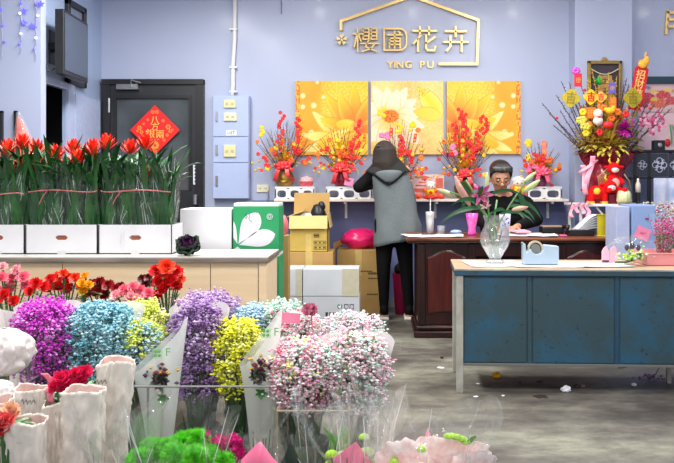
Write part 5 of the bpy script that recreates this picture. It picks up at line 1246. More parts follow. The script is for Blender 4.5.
# --- standing woman, seen from behind
WX, WYc = PX(393.5, 7.2), 7.2
wo = thing('person', 'woman seen from behind in a grey hooded vest and black leggings', 'person', (WX, WYc, 0))
def wp(px, py, dy=0): return P(px, py, WYc+dy)-wo.location
fl_, fr_ = wp(384, 322), wp(409, 320); fl_.z = fr_.z = 0
b = MB()
hl, hr = wp(385, 226), wp(402, 226); hl.z = hr.z = .86
kl, kr = Vector((wp(383.5, 275).x, .0, .47)), Vector((wp(406, 275).x, 0, .47))
al, ar = Vector((fl_.x, 0, .09)), Vector((fr_.x, 0, .09))
limb(b, [hl, kl, al], [.088, .056, .034]); limb(b, [hr, kr, ar], [.088, .056, .034])
for a_ in (al, ar): limb(b, [a_, a_+Vector((0, -.05, -.05)), a_+Vector((0, .13, -.06))], [.036, .03, .026])
cxw = wp(394, 200).x
for (z, x, rx, ry) in [(.88, 0, .155, .115), (.98, -.005, .15, .105), (1.08, -.01, .135, .1), (1.18, -.02, .15, .105), (1.27, -.03, .165, .1), (1.33, -.035, .15, .08)]: b.ball((x, 0, z), (rx, ry, .085), 20, 12)
shL, shR = wp(369, 176), wp(409, 174)
limb(b, [(-.045, .0, 1.34), (-.06, .01, 1.42)], [.052, .05])
limb(b, [Vector((-.17, 0, 1.32)), Vector((.1, 0, 1.33))], [.055, .055])
eL = wp(359, 187); eL.y = -.03; wL = wp(371, 181); wL.y = .3; wL.z = 1.2
limb(b, [Vector((-.185, 0, 1.31)), eL, wL], [.05, .04, .026]); hand(b, wL, (.3, 1, .1), (0, 0, -1), 1.0, .35, 1)
eR = Vector((.1, .14, 1.12)); wR = Vector((.06, .31, 1.2)); limb(b, [Vector((.1, .02, 1.3)), eR, wR], [.05, .04, .026]); hand(b, wR, (-.2, 1, .1), (0, 0, -1), 1.0, .35, -1)
hc = wp(384.5, 155)+Vector((0, .015, .0)); b.ball(hc, (.075, .095, .115), 22, 16); b.ball(hc+Vector((0, .06, -.06)), (.052, .05, .055), 14, 9)
for sg in (-1, 1): b.ball(hc+Vector((sg*.077, .01, -.015)), (.012, .022, .032), 8, 6)
b.ball(hc+Vector((0, .1, -.02)), (.014, .022, .02), 8, 6)
wb = remesh(b.build('body', SKIN, wo), .0085, 5)
for sg in (-1, 1): MB().ball(hc+Vector((sg*.03, .088, .0)), .012, 8, 6).build('eye', INK, wo, smooth=True)
MB().ball(hc+Vector((0, .098, -.058)), (.022, .008, .007), 8, 5).build('lips', mat('lip_tone', (180, 90, 86), .5), wo, smooth=True)
# leggings
b = MB(); limb(b, [hl, kl, al+Vector((0, 0, .03))], [.1, .064, .043]); limb(b, [hr, kr, ar+Vector((0, 0, .03))], [.1, .064, .043]); b.ball((.0, 0, .88), (.165, .125, .1), 18, 10)
remesh(b.build('leggings', BLK, wo), .01, 4)
# sleeves
b = MB(); limb(b, [Vector((-.18, 0, 1.31)), eL, wL], [.058, .054, .04]); remesh(b.build('sleeve', BLK, wo), .01, 3)
b = MB(); limb(b, [Vector((.09, .02, 1.3)), eR, wR], [.058, .05, .042]); remesh(b.build('sleeve', BLK, wo), .01, 3)
# vest
def vf(u, v, ca, sa):
    hem = (1-v)**6; n_ = noise.noise(Vector((ca*2, sa*2, v*5)))*.016*(1.2-v); return Vector((ca*n_, sa*n_-.012*math.sin(v*9)*(sa < 0)*0, hem*(.05*ca)+n_*.5))
def X_(px): return wp(px, 200).x
rings = [((X_(398), 0, .70), .215, .17), ((X_(398), 0, .82), .205, .165), ((X_(396.5), 0, .95), .19, .155), ((X_(395), 0, 1.07), .18, .145), ((X_(392.5), 0, 1.2), .172, .135), ((X_(390), 0, 1.28), .17, .12), ((X_(388.5), 0, 1.335), .15, .1), ((X_(387.5), 0, 1.375), .085, .075)]
shell('vest', rings, VEST, wo, fn=vf, seg=40)
# hood: dark collar wings with a pointed grey hood back
mb = MB()
def collar(u, v):
    a = -PI+PI*u; x = X_(388)+(.2-.115*v)*math.cos(a); y = .0+(.145-.07*v)*math.sin(a); z = 1.295+.03*abs(math.cos(a))-.0+.125*v-.1*(1-v)*max(0, math.sin(-a))**5*.9
    return (x, y-.008, z)
mb.grid(collar, 30, 8); o = mb.build('collar', VESTD, wo, smooth=True); solid(o, .012)
tri = [(-.14, .035), (-.07, .055), (0, .06), (.07, .058), (.135, .05), (.07, -.01), (.0, -.062), (-.075, -.015)]
mb = MB()
hx = X_(389)
cc = Vector((hx, -.2, 1.29)); vs = [cc+Vector((0, 0, .02))]+[Vector((hx+p[0], -.165+.75*p[0]**2*2, 1.275+p[1])) for p in tri]
mb.add(vs, [(0, 1+k, 1+(k+1) % 8) for k in range(8)]); o = mb.build('hood', VEST, wo, smooth=True); subd(o, 2); solid(o, .012)
mb = MB(); pts = [Vector((hx+x, -.182+.75*x*x*2-(.02 if abs(x) < .08 else 0), 1.275+z)) for (x, z) in [(-.15, .04), (-.075, -.018), (0, -.068), (.075, -.012), (.145, .055)]]; mb.tube(pts, .005, 6); mb.build('hood_trim', BLK, wo, smooth=True)
# hair
BH = mat('dark_brown_hair', (32, 24, 20), .55, rgb2=(50, 36, 26), scale=9, bump=.15, bscale=60)
b = MB(); b.ball(hc+Vector((0, -.022, .008)), (.106, .11, .125), 24, 16); b.ball(hc+Vector((.006, -.045, -.06)), (.118, .08, .12), 22, 14); b.ball(hc+Vector((.022, -.06, -.125)), (.112, .06, .075), 20, 12)
rr = random.Random(2)
for k in range(30):
    t = k/29; x = -.1+.21*t; q = math.sin(PI*t); b.tube([hc+Vector((x*.3, -.04-.04*q, .118)), hc+Vector((x*.8, -.08-.045*q, .05)), hc+Vector((x, -.085-.045*q, -.07)), hc+Vector((x*1.08+.012+rr.uniform(-.012, .012), -.09-.035*q, -.15-rr.uniform(0, .06)))], [.007, .011, .011, .003], 6)
remesh(b.build('hair', BH, wo), .0065, 2)
MB().ball(hc+Vector((-.055, -.1, .075)), (.018, .012, .012), 8, 6).build('hair_clip', mat('dark_clip', (50, 54, 70), .2), wo, smooth=True)
# shoes
for i, a_ in enumerate((al, ar)):
    b = MB(); b.ball(a_+Vector((0, .03, -.035)), (.042, .115, .04), 16, 10); b.ball(a_+Vector((0, -.04, -.01)), (.04, .05, .055), 14, 9); up_ = remesh(b.build('shoe', BLK, wo), .008, 3)
    bevel(MB().bx(a_.x-.045, a_.x+.045, a_.y-.095, a_.y+.145, 0, .03).build('sole', mat('white_sole', (232, 230, 222), .5), up_), .014, 3)
# --- seated man
MX, MYc = PX(503, 7.25), 7.25
ma = thing('person', 'man in glasses and a black jacket writing at the wooden desk', 'person', (MX, MYc, 0))
def mp(px, py, dy=0): return P(px, py, MYc+dy)-ma.location
hcm = mp(500.5, 177, -.12); 
b = MB()
tilt = math.radians(24)
Rh = Euler((tilt, 0, 0)).to_matrix()
def hp(x, y, z): return hcm+Rh @ Vector((x, y, z))
b.ball(hcm, (.087, .102, .112), 24, 16, rot=(tilt, 0, 0)); b.ball(hp(0, -.012, -.06), (.062, .075, .066), 18, 12, rot=(tilt, 0, 0)); b.ball(hp(0, -.045, -.105), (.032, .035, .026), 12, 8)
b.tube([hp(0, -.095, .015), hp(0, -.115, -.03), hp(0, -.1, -.04)], [.01, .018, .014], 8); b.ball(hp(0, -.112, -.034), (.019, .015, .012), 10, 7)
for sg in (-1, 1):
    b.ball(hp(sg*.085, .01, -.01), (.012, .024, .034), 10, 7); b.ball(hp(sg*.034, -.088, .024), (.026, .014, .009), 10, 6); b.ball(hp(sg*.048, -.066, -.03), (.024, .026, .022), 10, 7)
shz = PZ(200, 7.25)
limb(b, [hcm+Vector((0, .05, -.05)), Vector((0, .06, shz+.02))], [.058, .066])
for (z, y, rx, ry) in [(.6, .12, .17, .12), (.7, .1, .165, .12), (.8, .08, .17, .12), (.9, .05, .18, .12), (1.0, .03, .185, .115), (1.06, .03, .17, .1)]: b.ball((0, y, z), (rx, ry, .09), 20, 12)
limb(b, [(-.19, .05, shz-.06), (.19, .05, shz-.06)], [.05, .05])
eml, emr = Vector((mp(478, 228).x, -.12, .9)), Vector((mp(533, 226).x, -.14, .9))
wml, wmr = Vector((PX(492, 6.8)-MX, 6.8-MYc, DT+.055)), Vector((PX(516, 6.78)-MX, 6.78-MYc, DT+.055))
limb(b, [Vector((-.215, .04, shz-.04)), eml, wml], [.055, .043, .028]); limb(b, [Vector((.215, .04, shz-.04)), emr, wmr], [.055, .043, .028])
hand(b, wml, (.35, -1, -.1), (.1, 0, -1), 1.0, .35, 1); hand(b, wmr, (-.6, -.9, -.05), (-.1, 0, -1), 1.05, .4, -1)
for sg in (-1, 1): limb(b, [(sg*.09, .1, .53), (sg*.11, -.2, .53), (sg*.11, -.22, .1)], [.085, .06, .04]); limb(b, [(sg*.11, -.22, .06), (sg*.11, -.32, .04)], [.04, .03])
remesh(b.build('body', mat('tan_skin', (196, 142, 112), .5, var=.05, scale=10), ma), .0065, 4)
b = MB(); b.ball(hp(0, .034, .056), (.1, .104, .092), 24, 14, rot=(tilt, 0, 0)); b.ball(hp(0, .05, -.0), (.092, .08, .09), 20, 12)
rr = random.Random(4)
for k in range(30):
    t = k/29; x = -.085+.17*t; b.tube([hp(x*.6, -.01, .128), hp(x, -.062+.3*x*x, .112), hp(x*1.03+rr.uniform(-.008, .008), -.088+.8*x*x, .082+rr.uniform(-.01, .012))], [.014, .012, .004], 6)
for sg in (-1, 1): b.tube([hp(sg*.086, -.02, .06), hp(sg*.09, -.015, .02), hp(sg*.086, -.012, -.01)], [.018, .013, .006], 7)
remesh(b.build('hair', HAIR, ma), .0065, 2)
gl_ = MB()
for sg in (-1, 1):
    c = hp(sg*.037, -.112, -.002); gl_.tube([c+Rh @ Vector((.031*math.cos(t), 0, .022*math.sin(t))) for t in [k*PI/9 for k in range(19)]], .0034, 5)
    gl_.tube([hp(sg*.068, -.112, .004), hp(sg*.088, .0, .006)], .002, 5)
gl_.tube([hp(-.007, -.114, .002), hp(.007, -.114, .002)], .002, 5); gl_.build('glasses', mat('brass_rim', (150, 120, 80), .25, metal=.7), ma)
for sg in (-1, 1):
    MB().ball(hp(sg*.034, -.09, -.004), (.015, .008, .006), 8, 6).build('eye', mat('eye_dark', (60, 44, 40), .4), ma, smooth=True); MB().tube([hp(sg*.016, -.104, .03), hp(sg*.036, -.103, .036), hp(sg*.056, -.088, .03)], [.004, .005, .003], 6).build('eyebrow', HAIR, ma, smooth=True)
MB().ball(hp(0, -.096, -.07), (.026, .012, .006), 10, 6).build('lips', mat('lip_tone2', (160, 92, 84), .5), ma, smooth=True)
b = MB()
for (z, y, rx, ry) in [(.58, .12, .2, .15), (.7, .1, .195, .145), (.8, .08, .2, .145), (.9, .06, .21, .14), (1.0, .04, .215, .135), (1.05, .04, .2, .115)]: b.ball((0, y, z), (rx, ry, .1), 20, 12)
limb(b, [(-.2, .04, shz-.03), (-.09, .05, shz+.035)], [.072, .05]); limb(b, [(.2, .04, shz-.03), (.09, .05, shz+.035)], [.072, .05]); 
limb(b, [Vector((-.215, .04, shz-.04)), eml, wml+Vector((-.02, .06, .01))], [.075, .064, .044]); limb(b, [Vector((.215, .04, shz-.04)), emr, wmr+Vector((.04, .06, .01))], [.075, .064, .044])
remesh(b.build('jacket', mat('black_jacket', (17, 17, 19), .8, var=.2, scale=30), ma), .01, 3)
b = MB()
for (z, y, rx, ry) in [(.9, -.03, .07, .08), (1.0, -.045, .085, .07), (shz-.02, -.02, .08, .07)]: b.ball((0, y, z), (rx, ry, .07), 14, 9)
remesh(b.build('shirt', mat('black_tshirt', (16, 16, 20), .85, var=.1), ma), .01, 3)
b = MB()
for sg in (-1, 1): limb(b, [(sg*.09, .1, .53), (sg*.11, -.2, .53), (sg*.11, -.22, .12)], [.1, .072, .055])
remesh(b.build('trousers', BLK, ma), .012, 3)
for sg in (-1, 1): 
    b = MB(); b.ball((sg*.11, -.27, .045), (.045, .12, .045), 14, 9); b.build('shoe', BLK, ma, smooth=True)
st = thing('stool', 'round black stool under the seated man, hidden by the desk', 'stool', (MX, MYc+.09, 0))
MB().lathe([(0, .39), (.17, .39), (.185, .41), (.17, .43), (0, .43)], seg=24).build('seat', BLACK, st, smooth=True)
for k in range(4):
    a = PI/4+k*PI/2; MB().tube([(math.cos(a)*.13, math.sin(a)*.13, .39), (math.cos(a)*.17, math.sin(a)*.17, 0)], .012, 8).build('leg', CHROME, st)

# ------------------------------------------------------------------ framed plaque on the pilaster
fx0, fx1, fzt, fzb = PX(587, PY), PX(621.5, PY), PZ(61, PY), PZ(122, PY)
fp_ = thing('framed_plaque', 'dark plaque in a gold frame with a beaded chain, on the pilaster', 'frame', (fx0, PY-.001, fzb)); fw, fh = fx1-fx0, fzt-fzb
GF = mat('antique_gold_frame', (150, 124, 66), .4, metal=.4, var=.2, scale=30); mb = MB()
for (a, b_, c_, d_) in [(0, fw, 0, .032), (0, fw, fh-.032, fh), (0, .032, 0, fh), (fw-.032, fw, 0, fh)]: mb.bx(a, b_, -.03, 0, c_, d_)
bevel(mb.build('frame', GF, fp_), .005); MB().bx(.02, fw-.02, -.008, 0, .02, fh-.02).build('backing', mat('plum_velvet', (70, 62, 72), .8, var=.1), fp_)
MB().bx(.1, .235, -.014, -.008, .04, fh-.14).build('inner_board', mat('tan_board', (190, 146, 92), .6, rgb2=(150, 104, 62), scale=24), fp_)
for k in range(4):
    mb = MB(); zc = fh-.2-k*.09
    for (a, b_, c_, d_) in [(-.03, .03, .02, .024), (-.003, .003, -.02, .03), (-.022, .022, -.004, 0), (-.03, .03, -.02, -.016)]: mb.bx(.168+a, .168+b_, -.016, -.014, zc+c_, zc+d_)
    mb.build('engraved_character', mat('dark_engraving', (70, 44, 30), .6), fp_)
mb = MB(); mb.tube([(.03+(fw-.06)*t, -.02, fh-.075-.055*math.sin(PI*t)) for t in [k/14 for k in range(15)]], .005, 6); mb.build('beaded_chain', mat('pale_bead', (210, 206, 170), .4), fp_)
mb = MB(); mb.ball((fw/2, -.015, fh+.012), (.03, .012, .022), 10, 7); mb.build('crest', GF, fp_)

# ------------------------------------------------------------------ scroll poster at the far wall, right
pw_ = thing('hanging_poster', 'floral new year poster under a dark teal rail, beside the red banner', 'poster', (PX(632.5, BW), BW-.002, PZ(155, BW)))
W_ = PX(681, BW)-PX(632.5, BW); zt_ = PZ(77, BW)-PZ(155, BW)
mbx('top_rail', 0, W_, -.05, 0, zt_-.07, zt_, mat('dark_teal', (34, 62, 72), .4), .006, pw_)
def art_r(u, v):
    c = (232, 196, 196)
    for (x, y, r_, q) in [(.3, .5, .17, (196, 30, 50)), (.62, .62, .16, (210, 50, 60)), (.55, .3, .18, (226, 90, 60)), (.2, .25, .12, (180, 20, 60)), (.85, .4, .16, (214, 60, 70)), (.45, .72, .07, (240, 196, 70)), (.7, .78, .08, (244, 206, 90)), (.42, .45, .06, (240, 190, 60)), (.15, .7, .08, (120, 110, 150)), (.3, .85, .06, (130, 120, 160)), (.85, .75, .06, (200, 140, 60))]:
        d = math.hypot(u-x, v-y)+.05*nz((u*9, v*9, x*9)); 
        if d < r_: c = mixc(q, (255, 240, 230), .25*(nz((u*30, v*30, 1)) > .1)+.1)
    return c
cv = canvas('tmp', 'x', 632.5, 681, 84, 112, art_r, BW, n=50, depth=.02, ratio=.6); 
for ch in list(cv.children):
    ch.parent = pw_; ch.location = (0, 0, PZ(112, BW)-PZ(155, BW)); ch.name = 'printed_panel'
bpy.data.objects.remove(cv)
MB().bx(.05, W_, -.008, 0, 0, PZ(112, BW)-PZ(155, BW)).build('lower_sheet', mat('pale_pink_cloth', (236, 218, 220), .7, rgb2=(240, 190, 200), scale=5), pw_)
mb = MB(); mb.leaf((W_-.12, -.02, .3), (.1, 0, -1), .22, .05, 0, 5); mb.leaf((W_-.1, -.02, .3), (.4, 0, -1), .18, .04, 0, 5); mb.build('green_leaf', mat('bright_leaf', (90, 190, 110), .5), pw_)
MB().ball((W_-.14, -.02, .12), (.03, .012, .04), 8, 6).build('red_flower', RED, pw_, smooth=True)

# ------------------------------------------------------------------ white table carrying the big arrangement
TY = 7.0; tz = PZ(204, TY)
wt_ = thing('side_table', 'white side table with diagonal brackets under the giant arrangement', 'table', (PX(577, TY), TY, 0)); tw_ = PX(648, TY)-PX(577, TY)
mbx('table_top', 0, tw_, 0, .5, tz-.022, tz, WHITE, .004, wt_)
for (x, y) in [(.03, .03), (.28, .03), (tw_-.06, .03), (.03, .44), (tw_-.06, .44)]: mbx('leg', x, x+.025, y, y+.025, 0, tz-.022, WHITE, .003, wt_)
for sx_ in (.28, ): MB().tube([(sx_+.012, .04, tz-.16), (sx_-.1, .04, tz-.03)], .009, 6).build('brace', WHITE, wt_)
rib = thing('ribbon_bunch', 'pale pink ribbon ends hanging over the edge of the white table', 'ribbon', (PX(574, TY), TY-.0, tz))
for k, px in enumerate((571.5, 577, 583, 588)):
    x = PX(px, TY-.02)-rib.location.x; mb = MB(); L_ = [.13, .09, .1, .12][k]
    mb.grid(lambda u, v: (x+(u-.5)*.035+.012*math.sin(v*7+k), -.012-.006*math.sin(v*6+u*3), .012-v*L_ if v > .1 else .008), 5, 9); o = mb.build('ribbon_end', mat('pale_pink_satin', (248, 176, 194), .35, var=.05), rib, smooth=True); solid(o, .002)
mb = MB(); mb.grid(lambda u, v: (PX(569+u*24, TY)-rib.location.x, -.014+v*.05, .004+.01*math.sin(u*18)), 20, 3); mb.build('ribbon_band', mat('pale_pink_satin', (248, 176, 194), .35), rib, smooth=True)

# the giant arrangement
GYv = 7.3
ga = thing('grand_arrangement', 'giant new year branch arrangement in a maroon wrapped pot, red banner rising from it', 'arrangement', (PX(606, GYv), GYv, tz))
def gp(px, py, y=-.1): 
    v = P(px, py, GYv+y)-ga.location; return v
rnd = random.Random(77)
def wrapf(u, v):
    a = 2*PI*u; r_ = (.17+.05*v**1.5-.06*math.sin(PI*v)**2)*(1+.06*math.sin(9*a+v*3)+.05*math.sin(17*a)*v)
    return (r_*1.08*math.cos(a), r_*.78*math.sin(a), .0+.47*v+.035*math.sin(7*a)*v*v)
mb = MB(); mb.grid(wrapf, 72, 22); mb.build('foil_wrap', mat('maroon_foil', (134, 20, 44), .28, var=.3, scale=10, metal=.1), ga, smooth=True)
MB().lathe([(0, .01), (.13, .01), (.17, .35), (0, .35)], seg=24).build('pot', MAROON, ga, smooth=True)
for sg, xs in ((1, 0), ):
    mb = MB()
    for k in range(5):
        mb.tube([(-.035+.075*math.cos(t)*(1-.17*k), -.17, .2+.09*math.sin(t)*(1-.17*k)) for t in [q*PI/10 for q in range(21)]], .004, 5)
    mb.build('gold_fan_motif', mat('dull_gold', (206, 160, 110), .4, metal=.3), ga)
    mb = MB(); mb.tube([(-.1, -.175, .1), (-.12, -.175, .24), (-.04, -.175, .31), (.04, -.175, .28)], .005, 5); mb.tube([(.12, -.15, .26), (.17, -.13, .2), (.19, -.12, .12)], .006, 5); mb.build('gold_scroll', mat('dull_gold', (206, 160, 110), .4), ga, smooth=True)
for (px, py, L_, tw2) in [(593, 156, .26, .4), (583, 165, .26, -.2), (596, 160, .12, 1.0)]:
    c = gp(px, py, -.27); mb = MB(); mb.grid(lambda u, v: (c.x+(u-.5)*.045-tw2*.14*v+.012*math.sin(v*6), c.y+.02*math.sin(v*6), c.z-v*L_), 4, 12); o = mb.build('pink_ribbon', mat('pale_pink_satin', (248, 176, 194), .35), ga, smooth=True); solid(o, .002)
tips = [(542, 103), (549, 113), (556, 95), (561, 81), (566, 96), (569, 82), (574, 92), (553, 125), (580, 84), (583, 105), (588, 78), (592, 70), (596, 88), (600, 74), (604, 90), (609, 72), (612, 84), (616, 92), (621, 80), (624, 84), (627, 78), (629, 84), (634, 92), (640, 96), (648, 102), (655, 104), (661, 108), (669, 100), (672, 108), (664, 118), (590, 92), (607, 80), (645, 116), (560, 110), (575, 104), (617, 76)]
tips += [(rnd.uniform(578, 642), rnd.uniform(76, 112)) for _ in range(26)]
for i, (px, py) in enumerate(tips):
    gold = i in (10, 11, 12, 13, 15, 16, 17, 30, 31, 35) or i > 40; t = (px-606)/66
    twig((t*.1, rnd.uniform(-.05, .05), .34), gp(px, py, rnd.uniform(-.1, .05)), .0058, rnd, .04, 18).build('gold_branch' if gold else 'branch', [OLIVE, GOLDF] if gold else [BRANCH, mat('pewter_bud', (130, 110, 120), .5, var=.3)], ga)
mb = MB(); spray(mb, Vector((0, -.05, .5)), .33, 260, rnd, 0, .05); spray(mb, Vector((-.15, -.05, .52)), .2, 60, rnd, 0, .04); mb.build('gold_foliage', mat('pale_gold_foil', (214, 190, 80), .35, metal=.2, var=.3, scale=40), ga)
mb = MB(); spray(mb, Vector((0.0, -.03, .42)), .3, 90, rnd, 0, .05, 1); mb.build('red_foliage', mat('burgundy_leaf', (120, 22, 44), .4, var=.3, scale=20), ga)
mb = MB(); spray(mb, Vector((0.05, -.03, .62)), .28, 60, rnd, 0, .04, 1); mb.build('olive_foliage', OLIVE, ga)
def cutout(px, py, s_, m, name, rim=None):
    c = gp(px, py, -.16); mb = MB(); n = 24
    pts = [(s_*math.cos(2*PI*k/n)*(1+.12*math.cos(8*PI*k/n)), s_*math.sin(2*PI*k/n)*(1+.12*math.cos(8*PI*k/n))) for k in range(n)]
    o = thing_part(name, MB().prism(pts, (0, 0, 0), (1, 0, 0), (0, 0, 1), (0, 1, 0), .01), m, ga, c, (0, rnd.uniform(-.2, .2), rnd.uniform(-.2, .2)))
    mb = MB()
    for (a, b_, c_, d_) in [(-.6, .6, .42, .54), (-.08, .08, -.1, .75), (-.5, .5, .1, .2), (-.45, -.3, -.6, .1), (.3, .45, -.6, .1), (-.45, .45, -.62, -.5), (-.4, .4, -.28, -.18)]: mb.bx(a*s_, b_*s_, -.006, 0, c_*s_, d_*s_)
    mb.build('raised_character', rim or GOLDF, o); return o
cutout(571, 98, .075, OLIVE, 'gold_cutout', mat('dark_gold', (150, 130, 30), .4)); cutout(633, 98, .08, OLIVE, 'gold_cutout', mat('dark_gold', (150, 130, 30), .4))
cutout(591, 97, .062, mat('bright_gold_yellow', (250, 206, 40), .4), 'fortune_coin', RED); cutout(601, 97, .045, mat('orange_gold', (246, 180, 50), .4), 'fortune_coin', RED)
c = gp(599, 85, -.16)
for k in range(7):
    a = PI*k/6; mb = MB(); mb.leaf((0, 0, 0), (math.cos(a), -.1, .35+math.sin(a)*.7), .085, .04, .3, 4); o = mb.build('green_pine_frond', mat('bright_green_felt', (40, 170, 60), .5), ga); o.location = c
b_ = MB(); 
for k in range(7): a = 2*PI*k/7; b_.ball((math.cos(a)*.022, 0, math.sin(a)*.018), (.02, .014, .02), 8, 6)
thing_part('purple_rosette', b_, mat('orchid_satin', (196, 80, 190), .4), ga, gp(576, 71, -.1), smooth=True)
plaque(ga, gp(578, 80, -.12), .07, .12, mat('crimson_card', (206, 26, 60), .5)); plaque(ga, gp(612, 88, -.14), .06, .1, mat('blue_purple_card', (110, 90, 190), .5), name='blue_card'); plaque(ga, gp(613, 104, -.14), .06, .12, ORG, name='orange_card'); plaque(ga, gp(591, 113, -.14), .09, .1, ORG, name='orange_card'); plaque(ga, gp(599, 105, -.13), .03, .1, ORG, name='orange_card')
for (px, py) in [(583, 112), (589, 125), (604, 108), (618, 112), (612, 118), (626, 114), (600, 132), (586, 133)]:
    b_ = MB(); pick_blossom(b_, (0, 0, 0), .034, 0, 6); thing_part('orange_blossom', b_, rnd.choice([ORG, YEL, RED, ORG]), ga, gp(px, py, -.17), smooth=True)
# tall red banner
ba = P(639, 86, GYv-.05)-ga.location
bn = thing_part('red_banner', MB().prism([(-.065, -.22), (.055, -.22), (.065, .16), (.03, .19), (-.03, .19), (-.06, .16)], (0, 0, 0), (1, 0, 0), (0, 0, 1), (0, 1, 0), .008), mat('banner_red', (214, 22, 40), .5), ga, ba, (0, math.radians(9), 0))
for i, ch in enumerate('招財進寶'): text_obj(ch, .088, .001, mat('banner_gold', (250, 206, 120), .4), 'gold_lettering', bn, (0, -.002, .1-i*.085), offset=.001)
b_ = MB(); b_.ball((0, 0, 0), (.045, .02, .04), 12, 8); b_.ball((.025, 0, .03), (.03, .02, .045), 10, 7); b_.ball((.01, 0, .085), (.01, .008, .03), 8, 6); b_.build('gold_topper', mat('orange_gold', (246, 180, 50), .4), bn, smooth=True)
bn.children[-1].location = (0, -.015, .2)
MB().tube([ba+Vector((0, .01, -.2)), Vector((.08, 0, .4))], .004, 5).build('banner_stick', OLIVE, ga)
# round white doll, red and yellow ox flower, magenta fan, blossoms
dl = MB(); dl.ball((0, 0, .03), .042, 14, 10); dl.ball((0, 0, -.035), (.045, .04, .04), 14, 10); dl = thing_part('white_pompom_doll', dl, mat('ivory_plush', (240, 226, 214), .8), ga, gp(598, 117, -.2), smooth=True)
b_ = MB(); b_.ball((0, -.035, -.002), (.02, .008, .006), 8, 5); b_.build('red_scarf', RED, dl)
b_ = MB(); b_.ball((0, 0, .02), (.045, .03, .03), 12, 8); b_.ball((.03, 0, .045), (.02, .02, .02), 8, 6); b_.ball((-.035, 0, .03), (.02, .02, .02), 8, 6); thing_part('yellow_ornament', b_, mat('golden_yellow_plush', (250, 190, 30), .6), ga, gp(610, 113, -.2), smooth=True)
b_ = MB(); b_.ball((0, 0, 0), (.055, .04, .035), 14, 9); thing_part('red_ornament', b_, RED, ga, gp(608, 125, -.2), smooth=True)
mb = MB()
for k in range(80):
    a = rnd.uniform(0, 2*PI); mb.leaf((0, 0, 0), (math.cos(a), rnd.uniform(-.8, .1), math.sin(a)*.6), rnd.uniform(.06, .12), .022, .3, 3)
o = mb.build('magenta_fan', mat('vivid_magenta_leaf', (186, 20, 150), .4, var=.15), ga); o.location = gp(624, 129, -.2)
b_ = MB()
for k in range(46): q = Vector((rnd.gauss(0, .09), rnd.uniform(-.04, .04), rnd.gauss(0, .05))); pick_blossom(b_, q, .016, k % 2)
o = b_.build('pink_blossom_cluster', [mat('rose_blossom', (196, 70, 120), .5, var=.3), mat('pale_rose_blossom', (232, 150, 180), .5, var=.2)], ga); o.location = gp(648, 123, -.08); tag(o, kind='stuff')
for (px, py) in [(557, 118), (640, 105), (585, 90), (650, 108), (604, 60+40), (581, 108), (620, 118)]: thing_part('red_berry', MB().ball((0, 0, 0), .014, 8, 6), RED, ga, gp(px, py, -.1), smooth=True)
b_ = MB()
for k in range(5): pick_blossom(b_, (rnd.uniform(-.06, .06), 0, rnd.uniform(-.06, .06)), .035, 0)
thing_part('yellow_flower', b_, mat('lime_gold', (206, 200, 70), .4, var=.2), ga, gp(581, 122, -.18), smooth=True)
